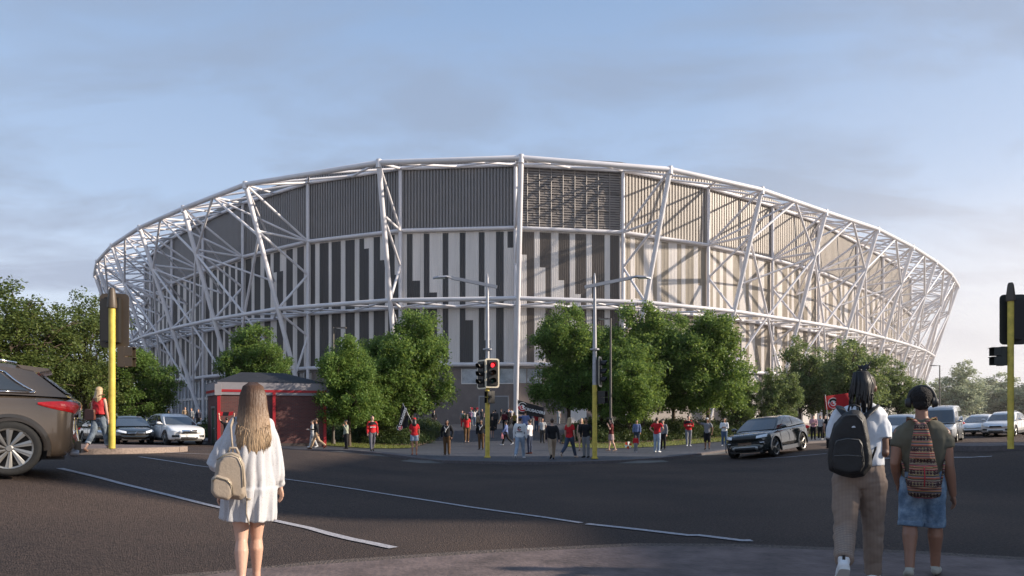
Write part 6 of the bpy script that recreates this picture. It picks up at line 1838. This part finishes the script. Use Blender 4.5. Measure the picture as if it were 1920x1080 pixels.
    main = [Q(410,858),Q(420,848),Q(436,844),Q(450,849),Q(459,866),Q(462,900),Q(461,924),Q(452,930),Q(424,925),Q(408,916),Q(406,888)]
    bag = rbox(main, -.36, -.19, 'bag_body', M_tan)
    rbox([Q(402,888),Q(410,882),Q(430,888),Q(437,896),Q(439,918),Q(431,928),Q(408,922),Q(401,912)], -.41, -.34, 'front_pocket', M_tan)
    mb = MB(); mb.tube([Q(404,893,-.412),Q(412,886,-.415),Q(430,892,-.415),Q(438,903,-.41),Q(439,918,-.40)], .004, 6); mb.tube([Q(411,857,-.365),Q(422,850,-.365),Q(436,847,-.365),Q(449,852,-.365),Q(456,870,-.365),Q(458,905,-.365)], .0045, 6); mb.build('zip', mat('brass_zip', (.30,.26,.18), .35, .6), b, smooth=True)
    mb = MB(); mb.tube([Q(430,846,-.22),Q(433,837,-.22),Q(444,838,-.22),Q(449,850,-.22)], .010, 8); mb.build('grab_loop', M_tan, b, smooth=True)
    mb = MB(); mb.tube([Q(438,846,-.20),Q(436,825,-.205),Q(434,800,-.17),Q(438,786,-.06),Q(442,786,.06),Q(440,820,.15)], .022, 8, flat=.35); mb.build('shoulder_strap', M_tan, b, smooth=True)
    mb = MB(); mb.tube([Q(460,912,-.22),Q(463,932,-.24),Q(462,955,-.25),Q(467,976,-.25)], .014, 8, flat=.4); mb.tube([Q(463,930,-.25),Q(470,930,-.25)], .010, 6); mb.build('hanging_strap', M_tan, b, smooth=True)
woman()

# --- man in the white tee
def man_one():
    d = 5.65; cx, fy = 1611, 1103; k = F/d
    ca = math.cos(math.atan2(cx-960, F))
    def Q(px, py, y=0.): return V((px-cx)/k*ca, y, (fy-py)/k)
    loc = V((cx-960)/F*d, d, EYE+(HY-fy)/F*d)
    t = thing('person', 'man with gathered dreadlocks in a white tee and checked trousers walking away', 'person', loc, -math.atan2(loc.x, loc.y))
    J = skeleton(1.80, .34, ('hold','hold'), kf=2.3); s, dz = J['s'], J['dz']
    off = V(.0, 0, 0)
    J['head'] = Q(1622,727,.02); J['neck'] = Q(1616,765)
    for sd in (1,-1):
        A = J['arms'][sd]
        if sd > 0: A[0] = Q(1650,780); A[1] = Q(1657,848,-.03); A[2] = Q(1652,842,.22)
        else: A[0] = Q(1567,780); A[1] = Q(1564,850,-.02); A[2] = Q(1570,862,.22)
        A[3] = (A[2]-A[1]).normalized()
    body_mesh(J, False, SK_D, t, .0075)
    def ex(mb):
        mb.eloft([(.0,0,Q(0,872).z,.185,.125),(.0,0,Q(0,840).z,.175,.12),(.0,0,Q(0,800).z,.19,.125),(.01,0,Q(0,778).z,.20,.115),(.015,0,Q(0,764).z,.145,.085),(.018,0,Q(0,757).z,.085,.07)], 24)
    shirt(J, False, M_tee, t, 'short', z0=1.02, infl=.016, vox=.009, amp=.014, nm='tee', extra=ex, loose=.002, nsc=(10,10,5))
    trousers(J, False, M_check, t, 1.0, infl=.020, vox=.009, amp=.011, waist=1.06, nsc=(8,8,9))
    for sd in (1,-1):       # trainers with thick white soles
        hip, knee, ank, toe, heel = J['legs'][sd]; mb = MB()
        mb.limb([(heel+V(0,-.003,.03), .042), (heel.lerp(toe,.5)+V(0,0,.022), .044), (toe+V(0,.012,.008), .034)], 12); mb.tube([ank+V(0,0,-.02), ank+V(0,0,.035)], .044, 12)
        sh = blob('shoe', mb, .009, mat('white_trainer', (.72,.72,.72), .6, var=.05), t, smooth=2)
        f = (toe-heel).normalized(); dn = f.cross(V(1,0,0)).normalized(); dn = dn if dn.z < 0 else -dn
        mb = MB(); mb.rings([[tuple(heel.lerp(toe,u)+dn*q+V(w_*x,0,0)) for x, q in ((-1,.006),(-1,.034),(1,.034),(1,.006))] for u, w_ in ((-.30,.022),(-.22,.036),(.1,.042),(.6,.048),(.95,.044),(1.12,.026))])
        mb.build('sole', mat('cream_sole', (.62,.60,.56), .6, var=.08), sh, fix=True)
        mb = MB(); mb.box(ank+V(0,-.046,.02), (.02,.008,.06)); mb.build('heel_tab', M_blk, sh)
    # shaved sides and dreadlocks
    hd = J['head']; r = random.Random(12)
    mb = MB(); mb.ell(hd+V(0,-.012,.030), (.079,.098,.092), 18, 12); blob('hair_fade', mb, .008, mat('short_fade', (.030,.019,.015), .8), t, smooth=1)
    mb = MB(); mb.ell(hd+V(-.005,-.02,.066), (.066,.08,.056), 16, 10)
    knot = Q(1619,697,-.02)
    for j in range(16):
        a = 2*PI*j/16; mb.tube([hd+V(.06*math.cos(a),-.02+.07*math.sin(a),.07), knot+V(.014*math.cos(a),.014*math.sin(a),-.01)], [.014,.013], 6)
    for j in range(22):      # short ends sticking up
        a = r.uniform(0,6.28); e = knot+V(.055*math.cos(a),.04*math.sin(a),r.uniform(.0,.085)); mb.tube([knot+V(0,0,-.01), knot.lerp(e,.5)+V(.01*math.cos(a*2),0,.01), e], [.010,.0085,.004], 6)
    locks = MB()
    for j in range(64):
        a = r.uniform(-1.7,.75); L_ = r.uniform(.06,.25); x = math.sin(a); y = -math.cos(a)
        p0 = knot+V(.012*x,.012*y,.0); p1 = knot+V(.06*x-.01,.06*y-.01,-.01); p2 = hd+V(.088*x-.006,.10*y-.012,.02); p3 = hd+V(.098*x-.01+r.uniform(-.01,.01),.105*y-.015,-.02-L_*.4); p4 = hd+V(.095*x-.012+r.uniform(-.02,.02),.11*y-.02,.0-L_)
        q_ = r.uniform(.92,1.1); locks.tube([p0,p1*1.0,hd+(p2-hd)*q_,hd+(p3-hd)*q_,p4], [.008,.009,.0085,.008,.004], 6)
    blob('top_knot', mb, .0065, HAIRS['black'], t, smooth=1, amp=.003, nsc=(60,60,60)); locks.build('dreadlocks', HAIRS['black'], t, smooth=True)
    mb = MB(); mb.tube([hd+V(.078,-.02,.012), hd+V(.076,.09,.012)], .0045, 6); mb.rings([[tuple(hd+V(.075+x,.085+y,.0+z)) for x, z in ((0,.02),(.008,.0),(0,-.022),(-.03,-.02),(-.035,.018))] for y in (0,.012)]); mb.build('sunglasses', M_blk, t)
    mb = MB(); mb.tube([Q(1601,770,-.05),Q(1600,762,.0)], .002, 4)
    # backpack
    b = thing('backpack', 'large black nylon backpack on the man in the white tee', 'backpack', loc, -math.atan2(loc.x, loc.y))
    def rb(pts, y0, y1, nm, vox=.009, sm=6, ins=.86, lean=0.0):
        mb = MB(); c = sum(pts, Vector())/len(pts); rs = []
        for y, f in ((y0,ins),(y0+(y1-y0)*.3,1.),(y0+(y1-y0)*.8,1.),(y1,.94)): rs.append([(lerp(c.x,p.x,f), y+lean*(p.z-c.z), lerp(c.z,p.z,f)) for p in pts])
        mb.rings(rs); return blob(nm, mb, vox, M_nylon, b, smooth=sm, amp=.003, nsc=(7,7,14))
    rb([Q(1583,775),Q(1598,768),Q(1613,771),Q(1622,782),Q(1628,812),Q(1634,850),Q(1634,872),Q(1620,889),Q(1600,893),Q(1576,889),Q(1556,880),Q(1553,858),Q(1556,825),Q(1564,795)], -.34, -.13, 'bag_body')
    rb([Q(1573,822),Q(1590,818),Q(1612,821),Q(1617,830),Q(1621,868),Q(1614,880),Q(1590,884),Q(1566,878),Q(1561,862),Q(1566,832)], -.385, -.32, 'front_pocket', ins=.92)
    mb = MB()
    for pts in ([Q(1574,786),Q(1588,779),Q(1606,779),Q(1616,790),Q(1621,815)],[Q(1567,832),Q(1571,825),Q(1590,821),Q(1610,823),Q(1616,832),Q(1619,862)],[Q(1566,852),Q(1590,850),Q(1617,852)]):
        mb.tube([p+V(0,-.385 if i_ else -.352,0) for p in pts for i_ in [pts[0].z < Q(0,820).z]], .0045, 6)
    mb.build('zip', mat('grey_zip', (.09,.09,.09), .4), b, smooth=True)
    mb = MB(); mb.box(Q(1601,800,-.350), (.036,.008,.018)); mb.build('logo_patch', M_blk, b)
    mb = MB(); c = Q(1601,800,-.356)
    mb.face([c+V(-.014,0,-.006), c+V(.014,0,-.006), c+V(.011,0,.004), c+V(.003,0,.009), c+V(-.005,0,.006), c+V(-.011,0,.002)]); mb.build('logo', cloth((.65,.68,.72)), b)
    mb = MB(); mb.tube([Q(1591,771,-.20),Q(1593,762,-.20),Q(1603,760,-.20),Q(1612,764,-.20),Q(1613,774,-.20)], .008, 8); mb.build('grab_loop', M_nylon, b, smooth=True)
    for pts in ([Q(1592,790,-.20),Q(1586,779,-.165),Q(1577,768,-.115),Q(1575,763,-.03),Q(1574,766,.06)], [Q(1614,790,-.20),Q(1624,779,-.165),Q(1637,768,-.115),Q(1641,763,-.03),Q(1641,766,.06)]):
        mb = MB(); mb.tube(pts, .036, 10, flat=.32); mb.build('shoulder_strap', M_nylon, b, smooth=True)
    mb = MB(); mb.tube([Q(1630,868,-.18),Q(1640,842,-.14),Q(1645,825,.05)], .012, 6, flat=.4); mb.build('lower_strap', M_nylon, b, smooth=True)
man_one()

# --- man with headphones
def man_two():
    d = 6.1; cx, fy = 1730, 1083; k = F/d
    ca = math.cos(math.atan2(cx-960, F))
    def Q(px, py, y=0.): return V((px-cx)/k*ca, y, (fy-py)/k)
    loc = V((cx-960)/F*d, d, EYE+(HY-fy)/F*d)
    t = thing('person', 'man in an olive tee and denim shorts wearing headphones walking away', 'person', loc, -math.atan2(loc.x, loc.y))
    J = skeleton(1.68, .16, ('down','down')); s, dz = J['s'], J['dz']
    J['head'] = Q(1728,752,.02); J['neck'] = Q(1728,785)
    for sd in (1,-1):
        A = J['arms'][sd]
        if sd > 0: A[0] = Q(1768,812); A[1] = Q(1778,872,-.02); A[2] = Q(1786,925,.04)
        else: A[0] = Q(1688,812); A[1] = Q(1678,870,-.06); A[2] = Q(1683,908,.04)
        A[3] = (A[2]-A[1]).normalized()
    SK = mat('warm_brown_skin', (.27,.135,.085), .45, var=.07, vs=6)
    body_mesh(J, False, SK, t, .0075)
    mb = MB()                       # fuller upper arms and calves
    for sd in (1,-1):
        A = J['arms'][sd]; hip, knee, ank, toe, heel = J['legs'][sd]
        mb.limb([(A[0],.058),(A[0].lerp(A[1],.45),.056),(A[1],.042),(A[1].lerp(A[2],.3),.044),(A[2],.029)], 12)
        mb.limb([(knee,.056),(knee.lerp(ank,.28)+V(0,-.014,0),.061),(knee.lerp(ank,.65),.044),(ank,.037)], 12)
    # merged into the body so it stays one surface
    body = [o for o in t.children if o.name.startswith('body')][0]; n0 = len(mb.v)
    for v in body.data.vertices: mb.v.append(tuple(v.co))
    for p in body.data.polygons: mb.f.append(tuple(i+n0 for i in p.vertices)); mb.mi.append(0)
    bpy.data.objects.remove(body); blob('body', mb, .0075, SK, t, smooth=2)
    def ex(mb):
        mb.eloft([(.0,0,Q(0,915).z,.165,.125),(0,0,Q(0,890).z,.155,.115),(.0,0,Q(0,850).z,.19,.13),(.0,0,Q(0,822).z,.215,.13),(.0,0,Q(0,806).z,.205,.11),(0,0,Q(0,795).z,.13,.085),(0,0,Q(0,786).z,.075,.07)], 24)
        for sd in (1,-1): A = J['arms'][sd]; mb.limb([(A[0]-V(sd*.02,0,0),.075),(A[0].lerp(A[1],.30),.074)], 12); mb.tube([A[0].lerp(A[1],.2), A[0].lerp(A[1],.46)], [.076,.072], 14)
    shirt(J, False, M_olive, t, 'none', z0=.86, infl=.02, vox=.009, amp=.013, nm='tee', extra=ex, nsc=(10,10,5))
    def shorts():
        mb = MB(); torso_prims(mb, J, False, .022, .84, .98)
        for sd in (1,-1):
            hip, knee = J['legs'][sd][:2]; e = Q(1728+sd*21, 985, 0); h_ = V(hip.x, hip.y, hip.z)
            e.y = hip.lerp(knee,.85).y
            mb.limb([(h_,.098),(h_.lerp(e,.5),.094)], 14); mb.tube([h_.lerp(e,.3), e], [.096,.097], 18)
            m2 = MB(); m2.tube([h_.lerp(e,.90), e+V(0,0,-.006)], [.102,.101], 18); blob('turn_up', m2, .009, M_denim, t, smooth=2, amp=.003)
        blob('shorts', mb, .009, M_denim, t, smooth=3, amp=.012, nsc=(9,9,8))
        for sd in (1,-1):
            mb = MB(); c = V(sd*.085, -.146, J['legs'][1][0].z+.0); mb.face([c+V(-.05,0,.06),c+V(.05,.012*0,.06),c+V(.05,.01,-.03),c+V(0,.0,-.055),c+V(-.05,.0,-.03)]); mb.build('back_pocket', M_denim, t)
    shorts()
    hd = J['head']; mb = MB(); mb.ell(hd+V(0,-.010,.034), (.084,.103,.093), 18, 12); mb.ell(hd+V(0,-.045,-.025), (.070,.058,.055), 14, 9)
    blob('hair', mb, .006, mat('afro_hair', (.012,.010,.010), .9, var=.3, vs=60, bump=1, bs=90), t, smooth=1, amp=.006, nsc=(70,70,70))
    shoes(J, (.42,.40,.34), t, .009)
    h = thing('headphones', 'black over ear headphones on the man in the olive tee', 'headphones', loc, -math.atan2(loc.x, loc.y))
    mb = MB(); mb.tube([hd+V(.100*math.cos(a),-.0,.012+.118*math.sin(a)) for a in [math.radians(x) for x in range(-8,189,14)]], .010, 8, flat=1.6); mb.build('headband', M_plastic, h, smooth=True)
    for sd in (1,-1):
        mb = MB(); mb.lathe([(.001,sd*.125),(.030,sd*.124),(.040,sd*.115),(.043,sd*.098)] if sd > 0 else [(.043,sd*.098),(.040,sd*.115),(.030,sd*.124),(.001,sd*.125)], 18, 'X', tuple(hd+V(0,.0,-.012))); mb.lathe([(.044,sd*.078),(.048,sd*.090),(.042,sd*.100)] if sd > 0 else [(.042,sd*.100),(.048,sd*.090),(.044,sd*.078)], 18, 'X', tuple(hd+V(0,.0,-.012)))
        cup = mb.build('ear_cup', M_plastic, h, smooth=True, autos=40)
        mb = MB(); mb.lathe([(.022,sd*.126),(.026,sd*.1275),(.030,sd*.126)], 18, 'X', tuple(hd+V(0,0,-.012)), closed=True); mb.build('ring', M_galv, cup, smooth=True)
    b = thing('backpack', 'multicoloured woven drawstring backpack on the man in the olive tee', 'backpack', loc, -math.atan2(loc.x, loc.y))
    mb = MB(); rs = []
    for px, py, w, dp, y in ((1727,792,5,.02,-.15),(1727,798,10,.04,-.17),(1728,820,15,.055,-.19),(1729,850,19,.075,-.20),(1731,880,23,.09,-.21),(1732,905,27,.10,-.21),(1733,920,27,.095,-.20),(1733,928,25,.07,-.19)):
        c = Q(px, py); rs.append([(c.x+w/k*math.copysign(abs(math.cos(2*PI*q/28))**.7, math.cos(2*PI*q/28)), y+dp*math.copysign(abs(math.sin(2*PI*q/28))**.8, math.sin(2*PI*q/28)), c.z+.01*math.cos(4*PI*q/28)) for q in range(28)])
    mb.rings(rs); blob('bag_body', mb, .008, M_woven, b, smooth=3, amp=.006, nsc=(12,12,10))
    def pocket(pts, y, nm):
        mb = MB(); c = sum(pts, Vector())/len(pts)
        mb.rings([[(lerp(c.x,p.x,f), yy, lerp(c.z,p.z,f)) for p in pts] for yy, f in ((y-.035,.8),(y-.02,1),(y+.03,1))]); blob(nm, mb, .008, M_woven, b, smooth=3)
    pocket([Q(1717,838),Q(1729,841),Q(1743,838),Q(1746,858),Q(1730,862),Q(1715,858)], -.275, 'upper_pocket')
    pocket([Q(1713,872),Q(1731,868),Q(1751,873),Q(1757,910),Q(1733,914),Q(1706,908)], -.30, 'lower_pocket')
    for sx in (-1, 1):
        mb = MB(); mb.tube([Q(1727+sx*2,797,-.15),Q(1728+sx*14,787,-.11),Q(1728+sx*24,783,-.02),Q(1728+sx*27,800,.12)], .020, 8, flat=.4); mb.build('shoulder_strap', M_woven, b, smooth=True)
        mb = MB(); mb.tube([Q(1732+sx*28,915,-.18),Q(1732+sx*36,880,-.11),Q(1728+sx*43,850,-.02)], .010, 6); mb.build('cord', M_woven, b, smooth=True)
    mb = MB(); mb.tube([Q(1733,872,-.34),Q(1734,890,-.345),Q(1733,906,-.34)], .005, 6); mb.build('tassel', cloth((.42,.045,.06)), b, smooth=True)
man_two()

# ---------------------------------------------------------------- camera, light, sky
cam = bpy.data.cameras.new('camera'); co = bpy.data.objects.new('camera', cam); COL.objects.link(co)
co.location = (0, 0, EYE); co.rotation_euler = (math.radians(90), 0, 0)
cam.sensor_width = 36; cam.lens = F/1920*36; cam.shift_y = (HY-540)/1920; cam.clip_end = 8000; cam.clip_start = .1
scene.camera = co
ELEV, AZ = 24.0, 5.0         # sun from the right (+x), AZ degrees towards the camera side
sd_ = Vector((math.cos(math.radians(AZ))*math.cos(math.radians(ELEV)), -math.sin(math.radians(AZ))*math.cos(math.radians(ELEV)), math.sin(math.radians(ELEV))))
sl_ = bpy.data.lights.new('sun', 'SUN'); sl_.energy = 7.6; sl_.angle = math.radians(1.2); sl_.color = (1.0, .87, .72)
so = bpy.data.objects.new('sun', sl_); COL.objects.link(so); so.rotation_euler = sd_.to_track_quat('Z', 'Y').to_euler()
w = bpy.data.worlds.new('World'); scene.world = w; w.use_nodes = True; nt = w.node_tree; L = nt.links
bg = nt.nodes['Background']; bg.inputs['Strength'].default_value = .205
sky = ND(nt, 'ShaderNodeTexSky', sky_type='NISHITA'); sky.sun_disc = False; sky.sun_elevation = math.radians(ELEV); sky.sun_rotation = math.radians(90+AZ)
sky.air_density = 1.0; sky.dust_density = 2.0; sky.ozone_density = 2.0; sky.altitude = 50
tc = ND(nt, 'ShaderNodeTexCoord'); sx = ND(nt, 'ShaderNodeSeparateXYZ'); L.new(tc.outputs['Generated'], sx.inputs[0])
mz = ND(nt, 'ShaderNodeMath', operation='MAXIMUM'); mz.inputs[1].default_value = .0; L.new(sx.outputs['Z'], mz.inputs[0])
az = ND(nt, 'ShaderNodeMath', operation='ADD'); az.inputs[1].default_value = .20; L.new(mz.outputs[0], az.inputs[0])
dv = ND(nt, 'ShaderNodeVectorMath', operation='DIVIDE'); cb = ND(nt, 'ShaderNodeCombineXYZ')
for i in range(3): L.new(az.outputs[0], cb.inputs[i])
L.new(tc.outputs['Generated'], dv.inputs[0]); L.new(cb.outputs[0], dv.inputs[1])
mp = ND(nt, 'ShaderNodeMapping'); mp.inputs['Scale'].default_value = (1.25, 2.3, 0); mp.inputs['Rotation'].default_value = (0,0,.25); mp.inputs['Location'].default_value = (3.1, 1.7, 0); L.new(dv.outputs[0], mp.inputs[0])
n1 = ND(nt, 'ShaderNodeTexNoise'); n1.inputs['Scale'].default_value = 1.25; n1.inputs['Detail'].default_value = 9; n1.inputs['Roughness'].default_value = .56; n1.inputs['Distortion'].default_value = .35; L.new(mp.outputs[0], n1.inputs['Vector'])
cr = ramp(nt, [(.44,(0,0,0)),(.60,(1,1,1))]); L.new(n1.outputs['Fac'], cr.inputs[0])
# cloud colour: grey blue overhead, cream near the horizon
zr = ramp(nt, [(0,(3.6,3.6,4.1)),(.10,(2.45,2.75,3.5)),(.30,(1.75,2.2,3.0)),(.6,(1.45,2.0,3.0))]); L.new(mz.outputs[0], zr.inputs[0])
# graded clear sky: the Nishita sky blended with a pale haze
hz = ramp(nt, [(0,(5.3,5.3,5.6)),(.10,(4.1,4.4,5.0)),(.28,(2.4,3.1,4.25)),(.6,(1.2,1.95,3.25))]); L.new(mz.outputs[0], hz.inputs[0])
for r_ in (zr, hz):
    pass
m0 = ND(nt, 'ShaderNodeMixRGB'); m0.inputs[0].default_value = .85; L.new(sky.outputs[0], m0.inputs[1]); L.new(hz.outputs[0], m0.inputs[2])
fm = ND(nt, 'ShaderNodeMath', operation='MULTIPLY'); fm.inputs[1].default_value = .9; L.new(cr.outputs[0], fm.inputs[0])
m1 = ND(nt, 'ShaderNodeMixRGB'); L.new(fm.outputs[0], m1.inputs[0]); L.new(m0.outputs[0], m1.inputs[1]); L.new(zr.outputs[0], m1.inputs[2])
# brighter, creamier low sky towards the sun side
gx = ND(nt, 'ShaderNodeMapRange', interpolation_type='SMOOTHSTEP'); gx.inputs[1].default_value = -.1; gx.inputs[2].default_value = .75; L.new(sx.outputs['X'], gx.inputs[0])
gz_ = ND(nt, 'ShaderNodeMapRange', interpolation_type='SMOOTHSTEP'); gz_.inputs[1].default_value = .34; gz_.inputs[2].default_value = .0; gz_.inputs[3].default_value = 0; gz_.inputs[4].default_value = .85; L.new(mz.outputs[0], gz_.inputs[0])
gm = ND(nt, 'ShaderNodeMath', operation='MULTIPLY'); L.new(gx.outputs[0], gm.inputs[0]); L.new(gz_.outputs[0], gm.inputs[1])
m2 = ND(nt, 'ShaderNodeMixRGB'); m2.inputs[2].default_value = (5.4,5.0,4.9,1); L.new(gm.outputs[0], m2.inputs[0]); L.new(m1.outputs[0], m2.inputs[1])
L.new(m2.outputs[0], bg.inputs['Color'])
scene.view_settings.view_transform = 'Standard'; scene.view_settings.look = 'None'; scene.view_settings.exposure = 0
# thin evening haze over the far half of the place
hm = bpy.data.materials.new('haze'); hm.use_nodes = True; hn = hm.node_tree
for n_ in list(hn.nodes): hn.nodes.remove(n_)
ho = ND(hn, 'ShaderNodeOutputMaterial'); hv_ = ND(hn, 'ShaderNodeVolumeScatter'); hv_.inputs['Density'].default_value = .00055; hv_.inputs['Color'].default_value = (1,.97,.95,1); hv_.inputs['Anisotropy'].default_value = .3
hn.links.new(hv_.outputs[0], ho.inputs['Volume'])
mb = MB(); mb.box((0, 190, 29), (460, 300, 62)); o = mb.build('haze', hm); o['kind'] = 'structure'
hm2 = hm.copy(); hm2.node_tree.nodes['Volume Scatter'].inputs['Density'].default_value = .0013
mb = MB(); mb.box((155, 190, 29.4), (240, 260, 61)); o = mb.build('low_sun_haze', hm2); o['kind'] = 'structure'
scene.collection.children.link(COL)
